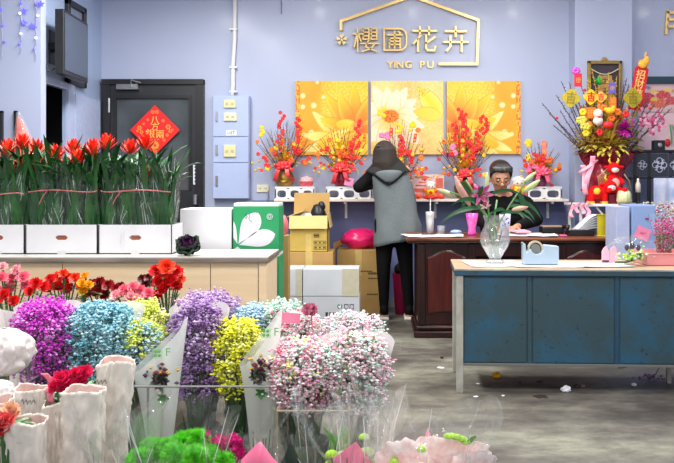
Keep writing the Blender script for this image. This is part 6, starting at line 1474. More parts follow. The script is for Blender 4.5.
# plush oxen and striped pot
def ox(label, px, py, s_, standing, m2=None):
    root = thing('plush_ox', label, 'plush toy', (PX(px, TY+.05), TY+.06 if standing else TY+.1, tz), 'plush oxen on the white table'); R_ = mat('plush_red', (226, 22, 26), .85, var=.12, scale=60); Yp = mat('plush_yellow', (250, 204, 70), .8)
    if standing:
        b = MB(); b.ball((0, 0, .1*s_), (.095*s_, .06*s_, .06*s_), 16, 10); 
        for (x, y) in [(-.06, -.03), (-.06, .03), (.055, -.03), (.055, .03)]: b.tube([(x*s_, y*s_, .08*s_), (x*s_, y*s_, .015)], [.026*s_, .024*s_], 10)
        remesh(b.build('body', R_, root), .008, 3)
        for (x, y) in [(-.06, -.03), (-.06, .03), (.055, -.03), (.055, .03)]: MB().lathe([(0, 0), (.027*s_, 0), (.027*s_, .022), (0, .024)], (x*s_, y*s_, 0), 12).build('hoof', Yp, root)
        hc_ = Vector((.1*s_, -.03*s_, .155*s_)); MB().ball((-.02*s_, -.055*s_, .11*s_), (.03*s_, .012*s_, .03*s_), 10, 7).build('gold_patch', Yp, root, smooth=True)
        MB().tube([(-.09*s_, 0, .12*s_), (-.13*s_, 0, .15*s_), (-.14*s_, 0, .11*s_)], .008*s_, 6).build('tail', R_, root, smooth=True)
    else:
        b = MB(); b.ball((0, 0, .1*s_), (.065*s_, .055*s_, .1*s_), 16, 12)
        for sg in (-1, 1): b.tube([(sg*.04*s_, -.02*s_, .03*s_), (sg*.07*s_, -.09*s_, .03*s_)], .026*s_, 10); b.ball((sg*.07*s_, -.09*s_, .03*s_), .03*s_, 10, 7); b.tube([(sg*.055*s_, -.02*s_, .14*s_), (sg*.07*s_, -.06*s_, .09*s_)], .02*s_, 8)
        remesh(b.build('body', R_, root), .008, 3)
        MB().ball((0, -.05*s_, .1*s_), (.04*s_, .015*s_, .045*s_), 10, 8).build('belly_patch', mat('plush_pink', (250, 170, 160), .8), root, smooth=True); hc_ = Vector((-.01*s_, -.03*s_, .235*s_))
    MB().ball(hc_, (.06*s_, .05*s_, .052*s_), 16, 11).build('head', R_, root, smooth=True)
    MB().ball(hc_+Vector((0, -.045*s_, -.018*s_)), (.036*s_, .022*s_, .024*s_), 12, 8).build('muzzle', mat('plush_cream', (252, 226, 214), .8), root, smooth=True)
    for sg in (-1, 1):
        MB().tube([hc_+Vector((sg*.03*s_, 0, .045*s_)), hc_+Vector((sg*.045*s_, 0, .075*s_)), hc_+Vector((sg*.035*s_, 0, .095*s_))], [.013*s_, .009*s_, .004*s_], 8).build('horn', Yp, root, smooth=True)
        MB().ball(hc_+Vector((sg*.07*s_, 0, .012*s_)), (.026*s_, .01*s_, .014*s_), 8, 6).build('ear', R_, root, smooth=True); MB().ball(hc_+Vector((sg*.022*s_, -.046*s_, .012*s_)), .006*s_, 6, 5).build('eye', INK, root)
        MB().ball(hc_+Vector((sg*.012*s_, -.066*s_, -.014*s_)), .004*s_, 6, 5).build('nostril', INK, root)
    return root
ox('standing red plush ox with yellow hooves on the white table', 598, 203, 1.02, True)
o2 = ox('sitting red plush ox raised behind the standing one', 614.5, 195, .95, False); o2.location = (PX(615, 7.03), 7.03+.03, tz+.09)
bxp = thing('gift_box', 'small maroon box lifting the sitting plush ox', 'box', (PX(615, 7.05)-.055, 7.045, tz)); mbx('box_body', 0, .11, 0, .08, 0, .085, MAROON, .004, bxp)
sp = thing('striped_pot', 'small pale green ribbed pot beside the plush oxen', 'pot', (PX(622.5, 7.04), 7.0, tz+.0))
mb = MB(); mb.lathe([(0, 0), (.05, 0), (.062, .03), (.058, .09), (.045, .115), (.03, .12), (0, .118)], seg=48, fn=lambda a, z: 1+.05*math.sin(12*a)); mb.build('pot_body', mat('pale_green_gold', (206, 206, 136), .35, rgb2=(232, 232, 190), scale=9), sp, smooth=True)
# bottle
bo = thing('spray_bottle', 'small pale bottle with a black base beside the maroon pot', 'bottle', (PX(638, 7.1), 7.1, tz))
MB().lathe([(0, 0), (.022, 0), (.024, .1), (0, .1)], seg=14).build('base', BLACK, bo); MB().lathe([(.023, .1), (.023, .17), (.01, .2), (.01, .225), (0, .225)], seg=14).build('bottle_body', mat('ivory_bottle', (226, 214, 200), .35), bo, smooth=True)

# ------------------------------------------------------------------ black rack with tile-pattern panels, blue floral cloth
KY = 7.35
rk = thing('black_rack', 'black metal rack with blue and white tile-pattern panels', 'rack', (PX(635, KY), KY, 0)); kx = lambda p: PX(p, KY)-rk.location.x; kzz = PZ(152, KY)
for p in (635.5, 649.5, 685): 
    for y in (0, .35): mbx('post', kx(p)-.014, kx(p)+.014, y, y+.028, 0, kzz, BLACK, .003, rk)
mbx('top_board', kx(634), kx(690), -.01, .39, kzz, kzz+.02, BLACK, .004, rk); mbx('middle_shelf', kx(634), kx(690), 0, .38, PZ(179, KY), PZ(177, KY), BLACK, .003, rk)
TILE = mat('tile_grey_blue', (112, 124, 160), .4, rgb2=(40, 44, 60), scale=30)
def tilep(xa, xb, za, zb2):
    p_ = MB().bx(xa, xb, .005, .012, za, zb2).build('tile_panel', mat('tile_dark', (44, 46, 58), .35), rk); w_, h_ = xb-xa, zb2-za; n = max(1, round(w_/ (h_*.95))); cw_ = w_/n
    for k in range(n):
        mb = MB(); xc = xa+cw_*(k+.5); zc = (za+zb2)/2; s_ = min(cw_, h_)*.46
        for q in range(4):
            a = PI/4+q*PI/2; mb.tube([(xc+s_*(.25*math.cos(a)+.55*math.cos(a)*t+.22*math.sin(a)*math.sin(PI*t*2)), .003, zc+s_*(.25*math.sin(a)+.55*math.sin(a)*t-.22*math.cos(a)*math.sin(PI*t*2))) for t in [i/8 for i in range(9)]], s_*.08, 5)
            a = q*PI/2; mb.tube([(xc+s_*(.55*math.cos(a)+.35*math.cos(t)), .003, zc+s_*(.55*math.sin(a)+.35*math.sin(t))) for t in [i*PI/6 for i in range(13)]], s_*.06, 5)
        mb.build('tile_motif', mat('tile_white', (186, 192, 210), .4), p_)
zA, zB = PZ(176.5, KY), PZ(153.5, KY)
tilep(kx(636.8), kx(648), zA, zB); tilep(kx(651), kx(668.5), zA, zB); tilep(kx(669), kx(683.5), zA, zB)
dv = thing('black_speaker', 'small black box speaker on top of the black rack', 'speaker', (PX(654.5, KY+.05), KY+.05, kzz+.021)); mbx('cabinet', 0, .1, 0, .09, 0, .09, BLACK, .005, dv); MB().ball((.05, -.002, .045), (.022, .006, .022), 12, 8).build('cone', CHROME, dv, smooth=True)
FCL = mat('blue_floral_cloth', (156, 176, 222), .8, rgb2=(222, 224, 232), scale=9, detail=6)
cl = MB(); cl.grid(lambda u, v: (u*.42, -.03+.018*math.sin(u*22)*(1-.3*v), v*(PZ(178, KY)-.25)+.25), 50, 10); o = cl.build('floral_cloth', FCL, loc=(PX(651.5, KY), KY-.03, -.0), smooth=True); solid(o, .004); tag(o, 'blue cloth with white blossom print hanging from the black rack', 'cloth')
# cloth hem reaches the floor shelf: a low crate holds it up visually
lb_ = thing('pink_flower_bunch', 'magenta flower bunch with pale dried sprays against the blue floral cloth', 'bouquet', (PX(664, 6.7), 6.7, 0))
MB().lathe([(0, 0), (.1, 0), (.13, .6), (.12, .6), (.09, .02), (0, .02)], seg=20).build('vase', mat('grey_vase', (150, 150, 156), .5), lb_, smooth=True)
mb = MB(); rr = random.Random(12)
for k in range(420):
    z = rr.uniform(.72, 1.06); r_ = .05+.16*rr.random(); a = rr.uniform(0, 6.3); mb.octa((math.cos(a)*r_*1.1, math.sin(a)*r_, z), .013, 0 if z < .94 else (1 if rr.random() < .75 else 0), rr)
tag(mb.build('blossoms', [mat('raspberry_blossom', (186, 44, 116), .6, var=.3), mat('dried_cream', (206, 196, 176), .7, var=.2)], lb_), kind='stuff')
mb = MB()
for k in range(24): a = rr.uniform(0, 6.3); q = rr.uniform(.5, 1); mb.tube([(math.cos(a)*.04, math.sin(a)*.04, .1), (math.cos(a)*.16*q, math.sin(a)*.15*q, .7+.3*rr.random())], .003, 4)
mb.build('stems', STEMG, lb_)

# ------------------------------------------------------------------ flower bunches in front of the counter
def bench(x0, x1, y0, y1, z):
    t = thing('display_bench', 'low grey display bench under the red and pink flower bunches', 'bench', (x0, y0, 0)); w_ = x1-x0
    bevel(MB().bx(0, w_, 0, y1-y0, z-.03, z).build('bench_top', mat('grey_bench', (120, 122, 124), .6), t), .004)
    for (x, y) in [(.03, .02), (w_-.07, .02), (.03, y1-y0-.06), (w_-.07, y1-y0-.06)]: MB().bx(x, x+.04, y, y+.04, 0, z-.03).build('leg', mat('grey_bench', (120, 122, 124), .6), t)
bench(-2.1, -.6, 3.9, 4.45, .42)
def ruffled(mb, c, r, mi, rnd, nrm=(0, -.5, .8), layers=4):
    nrm = Vector(nrm).normalized(); q = nrm.to_track_quat('Z', 'Y'); c = Vector(c)
    for l in range(layers):
        n = 7-l; rr_ = r*(1-.2*l)
        for k in range(n):
            a = 2*PI*k/n+l*.7+rnd.uniform(-.15, .15); tilt = .25+.33*l
            d = q @ Vector((math.cos(a)*math.cos(tilt), math.sin(a)*math.cos(tilt), math.sin(tilt))); sd = q @ Vector((-math.sin(a), math.cos(a), 0)); up = d.cross(sd)
            vs = []
            for i in range(4):
                t = i/3; wd = rr_*(.16+.55*math.sin(PI*.55*t)); p = c+d*rr_*t+nrm*(.02*l*r/.03*.4+.25*rr_*t*t)
                for j in (-1, -.33, .33, 1): vs.append(p+sd*wd*j+nrm*(.09*rr_*math.sin(j*5+k)*t)+nrm*wd*.2*j*j)
            fs = [(i*4+j, i*4+j+1, (i+1)*4+j+1, (i+1)*4+j) for i in range(3) for j in range(3)]
            mb.add(vs, fs, mi)
def bunch(label, blooms, Yb, mats_, r_=.028, base_z=.42, sleeve=None, group='flower bunches along the counter front', leaves=True):
    pxm = sum(b[0] for b in blooms)/len(blooms); x0 = PX(pxm, Yb); rnd = random.Random(int(pxm*7))
    root = thing('flower_bunch', label, 'bouquet', (x0, Yb, base_z), group)
    st = MB(); lf = MB()
    for b_ in blooms:
        px, py, s_, mi = b_[:4]; yy = Yb+(b_[4] if len(b_) > 4 else rnd.uniform(-.05, .05)); c = P(px, py, yy)-root.location
        mb = MB(); ruffled(mb, c, r_*s_, 0, rnd, (rnd.uniform(-.4, .4), -.7+rnd.uniform(-.2, .2), .7)); mb.ball(c+Vector((0, -.004, .006)), r_*s_*.3, 8, 6)
        mb.build('flower', mats_[mi], root, smooth=True)
        st.tube([c, Vector((c.x*.4, c.y*.4, c.z*.5)), Vector((c.x*.12, c.y*.12, 0))], .004, 5)
        if leaves:
            for q in range(2): a = rnd.uniform(0, 6.3); lf.leaf(c+Vector((0, .01, -.05)), (math.cos(a), math.sin(a), .5), .08, .022, .5, 4)
    st.build('stems', STEMG, root); 
    if leaves: lf.build('foliage', mat('bouquet_leaf', (70, 120, 56), .45, var=.3), root)
    if sleeve:
        w0, zt = sleeve
        mb = MB(); mb.grid(lambda u, v: ((.04+(w0-.04)*v+.01*math.sin(10*PI*u))*math.cos(2*PI*u)*(1+.0*v), (.04+(w0*.8-.04)*v)*math.sin(2*PI*u), .0+zt*v+.015*math.sin(8*PI*u)*v), 40, 8); mb.build('clear_sleeve', CLEARS, root, smooth=True)
    return root
RG = mat('gerbera_red', (222, 24, 28), .45, var=.15, scale=30); RO = mat('orange_red_petal', (240, 72, 34), .45, var=.15, scale=30); DR = mat('dark_red_petal', (156, 12, 28), .45, var=.25, scale=30)
PP = mat('rose_pink_petal', (246, 110, 140), .45, rgb2=(250, 150, 168), scale=30); PL = mat('pale_pink_petal', (248, 166, 178), .45, rgb2=(250, 196, 200), scale=30); YO = mat('amber_petal', (250, 178, 20), .45, var=.15, scale=30); WN = mat('wine_petal', (110, 16, 28), .45, var=.3)
Yr = 4.12
bunch('pink roses in clear wrap, the bunch at the very edge of the picture', [(2, 279, 1.1, 0), (12, 281, 1.3, 0), (24, 279, 1.2, 0), (3, 268, .9, 1), (10, 290, 1.1, 0), (-6, 284, 1.2, 0), (18, 271, 1.0, 1), (26, 287, 1.0, 0), (-2, 292, 1, 0)], Yr, [PP, PL], sleeve=(.17, .28))
bunch('plain red flowers below the pink roses near the picture edge', [(6, 296, 1.1, 0), (14, 302, 1, 0), (-2, 303, 1.1, 0), (36, 285, 1.1, 0), (44, 288, 1.0, 0), (30, 293, 1.0, 0)], Yr-.12, [RG, RO])
bunch('orange-red flowers in the middle of the counter front', [(52, 281, 1.1, 0), (60, 278, 1.1, 1), (68, 281, 1.2, 0), (76, 280, 1.1, 1), (58, 288, 1.1, 0), (70, 290, 1.1, 0), (80, 288, .9, 1), (50, 290, 1, 0), (64, 272+3, .9, 1)], Yr, [RG, RO], sleeve=(.15, .27))
bunch('small amber yellow flowers beside the orange-red bunch', [(82, 285, .9, 0), (86, 278, .9, 0), (84, 292, .9, 0), (89, 286, .8, 0)], Yr-.05, [YO])
bunch('dark red flowers beside the amber ones', [(93, 286, 1.1, 0), (101, 284, 1.1, 0), (109, 287, 1.1, 0), (97, 294, 1.1, 0), (106, 296, 1.0, 0), (116, 290, 1.0, 0), (121, 287, .8, 1), (90, 295, .9, 0)], Yr, [DR, WN])
bunch('soft pink ruffled flowers between the dark red and the tall red bunch', [(118, 297, 1.1, 1), (126, 292, 1.2, 0), (134, 289, 1.1, 0), (141, 293, 1.2, 0), (148, 295, 1.1, 0), (155, 298, 1.0, 0), (131, 299, 1.1, 1), (138, 301, 1, 1)], Yr-.05, [PP, PL], sleeve=(.14, .24))
bunch('small wine red flowers behind the pink ruffled ones', [(143, 280, .9, 0), (150, 279, .9, 0), (146, 286, .9, 0), (155, 284, .9, 0)], Yr+.12, [WN])
bunch('tall bunch of bright red and orange poppies near the counter end', [(157, 273, 1.3, 0, -.03), (166, 269, 1.5, 1, -.04), (176, 273, 1.2, 0, 0), (170, 281, 1.3, 0, -.05), (160, 282, 1.2, 0, -.05), (165, 291, 1.3, 0, -.06), (176, 288, 1.1, 0, 0), (158, 296, 1.0, 0), (180, 281, 1, 1)], Yr-.03, [RG, RO], sleeve=(.13, .22))

# ------------------------------------------------------------------ gypsophila bouquets in the wire rack
def gc(name, rgb, **k): return mat('blossom_'+name, rgb, .6, var=.12, scale=60, **k)
C = dict(mag=gc('magenta', (206, 60, 196)), mag2=gc('light_magenta', (232, 150, 232)), pur=gc('lavender', (170, 130, 190)), pur2=gc('pale_lavender', (208, 180, 218)), dpur=gc('deep_lavender', (122, 84, 140)),
         cy=gc('aqua', (142, 196, 208)), cy2=gc('pale_aqua', (182, 222, 232)), cyd=gc('deep_aqua', (88, 158, 176)), yel=gc('lemon', (226, 226, 40)), yel2=gc('pale_lemon', (240, 240, 140)), lim=gc('lime', (214, 226, 96)),
         pbl=gc('powder_blue', (176, 202, 224)), mint=gc('mint', (196, 226, 208)), wh=gc('white', (238, 240, 236)), pk=gc('pink', (240, 160, 190)), pk2=gc('pale_pink', (246, 206, 218)), hot=gc('rose', (226, 100, 140)), ol=gc('olive_green', (120, 140, 80)), pch=gc('peach', (246, 200, 168)))
RKZ = PZ(386, 3.3)
def gyp(label, px, Yg, ptop, pbot, wpx, cols, n, seed, br=.0074, lean=0, shape=1.0, wrap='clear', rim=.0, base_z=.02, group='gypsophila bouquets in the wire rack', wtop=None, cut=None, zones=None):
    rnd = random.Random(seed); x0 = PX(px, Yg); root = thing('gypsophila_bouquet', label, 'bouquet', (x0, Yg, base_z), group)
    zt, zb_ = PZ(ptop+6, Yg)-base_z, PZ(pbot, Yg)-base_z; R_ = wpx*Yg/FP/2; H_ = zt-zb_
    names = [c[0] for c in cols]; wts = [c[1] for c in cols]; mats_ = [C[k] for k in names]
    mb = MB(); tp = []
    # florets gathered in small clusters on wiry twigs
    ncl = n//5
    for k in range(ncl):
        v = rnd.random()**.75; z = zb_+H_*v; prof = (.45+.55*math.sin(PI*min(1, v*.62+.12))) if v < .72 else (1.0)*math.sqrt(max(0, 1-((v-.72)/.3)**2))*.98
        rad = R_*prof*shape; q = rnd.random()**.28; a = rnd.uniform(0, 2*PI); lx = lean*H_*v
        c = Vector((math.cos(a)*rad*q+lx, math.sin(a)*rad*q*.85, z+rnd.uniform(-.01, .01)))
        tp.append(c)
        ww = list(wts)
        if zones:
            for i_, nm in enumerate(names):
                if nm in zones: lo, hi = zones[nm]; ww[i_] *= (1 if lo <= v <= hi else .08)
        mi = rnd.choices(range(len(names)), ww)[0]
        for j in range(7):
            mj = mi if rnd.random() < .8 else rnd.choices(range(len(names)), ww)[0]
            p = c+Vector((rnd.gauss(0, .012), rnd.gauss(0, .012), rnd.gauss(0, .011)))
            mb.octa(p, br*rnd.uniform(.7, 1.25), mj, rnd)
    tag(mb.build('blossoms', mats_, root), kind='stuff')
    st = MB()
    for k in range(0, len(tp), max(1, len(tp)//120)):
        c = tp[k]; m_ = Vector((c.x*.45, c.y*.45, zb_*.9)); b_ = Vector((c.x*.12, c.y*.12, 0)); st.tube([b_, m_, c], [.003, .0024, .0012], 4, caps=False)
    st.build('stems', mat('gypsophila_stem', (70, 92, 58), .6, var=.3), root)
    fo = MB()
    for k in range(44): a = rnd.uniform(0, 6.3); q = rnd.uniform(.3, 1.6); fo.leaf((math.cos(a)*.03*q, math.sin(a)*.03*q, zb_*rnd.uniform(.1, .6)), (math.cos(a)*.2, math.sin(a)*.2, 1), zb_*rnd.uniform(.35, .6), .024, .1, 5)
    fo.build('stem_leaves', mat('stem_leaf', (40, 74, 36), .5, var=.3), root)
    if wrap:
        m = {'clear': CLEARS, 'frost': FROST, 'white': TISSUE}[wrap]; rt = (wtop or wpx*1.12)*Yg/FP/2; zr = zt-H_*(.16 if rim == 0 else rim); ph = rnd.uniform(0, 6)
        def f(u, v):
            a = 2*PI*u+ph*.3; r_ = .03+(rt-.03)*v**.85; fold = 1+.07*math.sin(5*a+ph)*v+.035*math.sin(13*a)*v; nn_ = noise.noise(Vector((math.cos(a)*3, math.sin(a)*3, v*5+seed)))*.014
            return (r_*fold*math.cos(a)+nn_+lean*zr*v*.8, r_*.86*fold*math.sin(a)+nn_, .005+(zr)*v+.022*math.sin(3*a+ph)*v)
        s_ = MB(); s_.grid(f, 56, 18); s_.build('wrap', m, root, smooth=True)
    if cut == 'collar':   # white paper back sheet
        s_ = MB(); s_.grid(lambda u, v: ((R_*1.12*(.2+.85*v))*math.cos(PI*u)+0, (R_*.8*(.2+.8*v))*math.sin(PI*u)+.02, zb_*.5+(zt-zb_*.5+.0)*v-.03*abs(math.cos(PI*u))**3*v+.012*math.sin(9*u)*v), 30, 12); s_.build('paper_back', TISSUE, root, smooth=True)
    return root
gyp('bright magenta gypsophila bouquet in clear wrap', 45, 3.4, 297, 378, 58, [('mag', 6), ('mag2', 2)], 2600, 1, wtop=70, cut='collar')
gyp('aqua blue gypsophila bouquet, the large one beside the magenta bouquet', 102, 3.42, 299, 380, 68, [('cy', 5), ('cy2', 3), ('cyd', 2)], 3200, 2, cut='collar')
gyp('lemon green gypsophila bouquet tucked behind the aqua one', 143, 3.62, 297, 372, 46, [('lim', 5), ('yel2', 3), ('wh', 1)], 1500, 3)
gyp('pale blue and lemon gypsophila bouquet next to the printed white wrap', 143, 3.4, 318, 386, 36, [('pbl', 5), ('lim', 3), ('cy2', 2)], 1300, 4, zones={'lim': (.45, 1), 'pbl': (0, .65)}, wtop=44)
gyp('tall lavender gypsophila bouquet, purple from top to rack rail', 198, 3.4, 299, 398, 52, [('pur', 6), ('pur2', 3), ('dpur', 3)], 3000, 5, wtop=54, cut='collar')
gyp('pale lavender gypsophila bouquet peeping behind the lavender and lemon ones', 208, 3.72, 288, 350, 66, [('pur2', 5), ('pur', 4)], 1700, 6, group='gypsophila bouquets in the wire rack')
gyp('bright lemon yellow gypsophila bouquet', 237, 3.38, 316, 394, 50, [('yel', 7), ('yel2', 3)], 2300, 7, wtop=54)
gyp('powder blue gypsophila bouquet behind the lemon yellow one', 252, 3.7, 302, 345, 44, [('pbl', 6), ('cy2', 2)], 1200, 8)
gyp('mint white gypsophila bouquet nearest the grey-white cartons', 284, 3.72, 297, 345, 48, [('mint', 6), ('wh', 2)], 1300, 9)
gyp('rose and blush gypsophila bouquet with a pink card, behind the pink and white one', 300, 3.5, 308, 380, 54, [('pk2', 4), ('mint', 3), ('hot', 1.3), ('wh', 2), ('pch', 1)], 2000, 10)
gyp('pastel gypsophila bouquet with pink tips in front of the printed carton', 352, 3.72, 309, 370, 66, [('pk2', 5), ('mint', 3), ('wh', 2), ('pbl', 1)], 2000, 11, wtop=70)
gyp('pink and white gypsophila bouquet at the end of the rack, lemon tips among it', 306, 3.22, 336, 410, 74, [('pk', 2), ('pk2', 5), ('wh', 4), ('mint', 2.5), ('hot', .6), ('yel2', .8)], 3000, 12, zones={'mint': (.5, 1), 'yel2': (.6, 1)}, wtop=86)
gyp('pink and mint gypsophila bouquet with a white paper back, leaning over the floor', 356, 3.2, 330, 412, 66, [('pk2', 5), ('pk', 1.6), ('wh', 5), ('mint', 3), ('ol', 1)], 3000, 13, wtop=84, cut='collar')
# pink card, maroon ball flower
tag(bevel(MB().box((0, 0, 0), (.085, .004, .045), rot=(0, math.radians(4), 0)).build('pink_card', PINK, loc=P(290, 318, 3.38)), .001), 'bright pink card stuck among the rose and blush gypsophila', 'card')
mf = MB(); rnd = random.Random(3)
for k in range(5): ruffled(mf, P(311+rnd.uniform(-4, 4), 309+rnd.uniform(-3, 3), 3.4+rnd.uniform(-.03, .03)), .022, 0, rnd, (0, -.8, .5))
c0 = P(311, 309, 3.4); mf.v = [(v[0]-c0.x, v[1]-c0.y, v[2]-c0.z) for v in mf.v]; mf.tube([(0, 0, 0), (.02, .02, -.3)], .003, 5)
tag(mf.build('carnation', mat('wine_pink_petal', (168, 44, 84), .5, rgb2=(226, 150, 176), scale=30), loc=c0, smooth=True), 'single wine pink carnation rising above the rose gypsophila', 'flower')

# printed white wraps with succulents
def wrapped(label, px, Yg, ptop, wpx, lean, seed, innards, green=True, h2=None):
    root = thing('printed_wrap_bouquet', label, 'bouquet', (PX(px, Yg), Yg, .02), 'white printed wraps in the wire rack'); zt = PZ(ptop, Yg)-.02; R_ = wpx*Yg/FP/2; rnd = random.Random(seed)
    def f(u, v):
        a = PI*.5+2*PI*u; top = 1-(.05+.30*(1-math.cos(a))/2 + .06*max(0, -math.sin(a)))*v
        return ((.03+(R_-.03)*v**.9)*math.cos(a)*(1+.03*math.sin(6*a)*v), (.025+(R_*.7-.025)*v)*math.sin(a), .0+zt*v*top)
    mb = MB(); mb.grid(f, 44, 16); mb.build('paper_wrap', FROST, root, smooth=True)
    zi = innards[0]*Yg/FP
    c = P(innards[1], innards[2], Yg)-root.location; c.y = -R_*.66
    mb = MB()
    for k in range(40): a = k*2.399; t = k/40; d = Vector((math.cos(a)*(1-.6*t), -.6-.3*t, math.sin(a)*(1-.6*t))); mb.leaf(c+Vector((0, 0, 0)), d, .03+.02*(1-t), .018, -.1, 3, k % 2, fold=.3, side=d.cross(Vector((0, 1, .1))))
    mb.build('succulent', [mat('succulent_teal', (70, 104, 96), .4, rgb2=(110, 140, 120)), mat('succulent_plum', (88, 40, 56), .4, var=.3)], root)
    mb = MB()
    for k in range(26): q = c+Vector((rnd.gauss(0, .035), .0+rnd.uniform(-.01, .02), .04+rnd.gauss(0, .02))); mb.octa(q, .011, k % 3, rnd)
    tag(mb.build('dried_flowers', [mat('wine_dry', (110, 30, 44), .6, var=.3), mat('ochre_dry', (196, 150, 50), .6, var=.3), mat('plum_dry', (80, 40, 66), .6)], root), kind='stuff')
    c2 = c+Vector((.01, 0, -.07)); mb = MB()
    for k in range(13): a = k*2.399; d = Vector((math.cos(a), -.5-.1*k, math.sin(a))); mb.leaf(c2, d, .036-.0012*k, .013, 0, 3, 0, side=d.cross(Vector((0, 1, .1))))
    mb.build('green_rosette', mat('rosette_green', (84, 150, 84), .45, var=.3), root)
    # printed green mark
    lx, ly = innards[3], innards[4]; e = P(lx, ly, Yg)-root.location; rr2 = math.hypot(e.x/R_, 0); e.y = -R_*.72; mb = MB()
    for (dx, dz) in ((-.008, .008), (.008, .008), (-.008, -.008), (.008, -.008)): mb.ball(e+Vector((dx, -.004, dz)), (.007, .0012, .007), 10, 5)
    mb.tube([e+Vector((-.018, -.004, -.018)), e+Vector((.018, -.004, -.018)), e+Vector((.018, -.004, .018)), e+Vector((-.018, -.004, .018)), e+Vector((-.018, -.004, -.018))], .0012, 4)
    pm = mb.build('printed_mark', mat('print_green', (120, 190, 110), .6), root); 
    text_obj('F', .045, .0005, mat('print_green', (120, 190, 110), .6), 'lettering', root, (e.x+.042, e.y-.005, e.z+.004)); 
    MB().tube([c+Vector((0, .02, -.02)), Vector((0, 0, .02))], .007, 6).build('stem', mat('pale_brown_stem', (130, 104, 84), .6), root)
    return root
wrapped('white wrap printed with a green mark, dark succulent inside, beside the lavender bouquet', 160, 3.27, 308, 54, .0, 3, (30, 166, 376, 163, 349))
wrapped('white wrap with wine and ochre dried flowers inside, beside the lemon yellow bouquet', 261, 3.25, 298, 42, .25, 4, (30, 261, 372, 268, 330))

# wire rack
rk2 = thing('wire_rack', 'grey wire flower rack with long rails holding the gypsophila bouquets', 'rack', (PX(28, 3.18), 3.14, 0)); RX0 = rk2.location.x
def rx(p, Y=3.14): return PX(p, Y)-RX0
WR = mat('grey_wire', (158, 158, 156), .35, metal=.5)
zr1 = PZ(386.5, 3.14); 
for z in (zr1,):
    for y in (0, .36, .7):
        MB().tube([(rx(20), y, z), (rx(276), y, z)], .0045, 6).build('rail', WR, rk2)
for px in (20, 148, 276):
    for y in (0, .7): MB().tube([(rx(px), y, 0), (rx(px), y, zr1)], .005, 6).build('post', WR, rk2)
    MB().tube([(rx(px), 0, zr1), (rx(px), .7, zr1)], .0045, 6).build('cross_rail', WR, rk2)
rk3 = thing('wire_rack', 'shorter lower wire flower rack holding the pink and white gypsophila', 'rack', (PX(277, 3.02), 3.02, 0)); z2r = PZ(411, 3.02); x2 = PX(349, 3.02)-PX(277, 3.02)
for y in (0, .35): MB().tube([(0, y, z2r), (x2, y, z2r)], .0045, 6).build('rail', mat('brassy_wire', (176, 168, 140), .35, metal=.5), rk3)
for x in (0, x2):
    MB().tube([(x, 0, z2r), (x, .35, z2r)], .0045, 6).build('cross_rail', mat('brassy_wire', (176, 168, 140), .35, metal=.5), rk3)
    for y in (0, .35): MB().tube([(x, y, 0), (x, y, z2r)], .005, 6).build('post', mat('brassy_wire', (176, 168, 140), .35, metal=.5), rk3)

# ------------------------------------------------------------------ paper bags and tissue bouquets at the near left
BAGP = mat('cream_paper_bag', (240, 230, 220), .75, rgb2=(226, 214, 204), scale=5, bump=.7, bscale=9); BAGI = mat('inner_blush_paper', (238, 206, 198), .75)
def pbag(label, px, Yg, ptop, wpx, zb_, seed, tilt=0, notch=.02, writing=None, open_=True, dr=.8):
    R_ = wpx*Yg/FP/2; zt = PZ(ptop, Yg)-zb_; root = thing('paper_bag', label, 'paper bag', (PX(px, Yg), Yg, zb_), 'cream paper flower bags')
    rnd = random.Random(seed)
    def f(u, v):
        a = 2*PI*u; ca, sa = math.cos(a), math.sin(a); k = (abs(ca)**4.5+abs(sa)**4.5)**(-1/4.5); r_ = R_*(.72+.28*v)
        n1 = noise.noise(Vector((ca*2.2, sa*2.2, v*3.5+seed)))*.007+(abs(noise.noise(Vector((ca*3.5, sa*3.5, v*7+seed))))-.2)*.013+(abs(noise.noise(Vector((ca*9, sa*9, v*22+seed*2))))-.2)*.008+.004*math.sin(v*30+a*3)*noise.noise(Vector((a, v*4, seed)))
        rim_ = notch*.35*math.sin(2*a+seed)*v**6+.004*noise.noise(Vector((ca*4, sa*4, seed*3)))*v**5
        return (r_*ca*k+n1*ca+tilt*v*zt, r_*dr*sa*k+n1*sa, zt*v+rim_)
    mb = MB(); mb.grid(f, 72, 48)
    mb.add([(0, 0, .002)]+[(R_*.7*math.cos(t), R_*.7*dr*math.sin(t), .003) for t in [2*PI*k/20 for k in range(20)]], [(0, 1+k, 1+(k+1) % 20) for k in range(20)])
    o = mb.build('bag', BAGP, root, smooth=True); solid(o, .0015)
    mb = MB(); mb.grid(lambda u, v: tuple(Vector(f(u, .72+.27*v))*1.0+Vector((-math.cos(2*PI*u), -math.sin(2*PI*u), 0))*.004), 48, 6); mb.build('inner_lining', BAGI, root, smooth=True)
    if writing:
        cx_, cz_, w_ = writing; mb = MB(); x = cx_-w_/2; yy = None; pts = []; k = 0
        while x < cx_+w_/2: 
            yv = -R_*dr*1.06*1.0-.0; pts.append((x, yv, cz_+.012*math.sin(k*2.1)*(.4+.6*abs(math.sin(k*.9))))); x += .0042; k += 1
        mb.tube(pts, .0011, 4); mb.build('handwriting', INK, root)
    return root
pbag('tall open cream bag beside the pink carnations, the one reaching highest', 105, 2.75, 361, 34, .12, 1, tilt=.08, notch=-.03, writing=(0, .45, .05))
pbag('cream bag with black handwriting near its rim, behind the two front bags', 35, 2.72, 386, 33, .12, 2, writing=(.0, .39, .05))
pbag('narrow cream bag between the handwritten bag and the smooth upright one', 56, 2.66, 402, 22, .1, 3)
pbag('smooth upright cream bag in front of the pink carnations', 84, 2.55, 389, 38, .08, 4, notch=.012)
pbag('crumpled low cream bag in front of the handwritten one', 27, 2.42, 420, 38, .1, 5, tilt=-.02, notch=.02)
pbag('cream bag cut by the picture edge, coral carnations beside it', -4, 2.45, 398, 30, .1, 6)
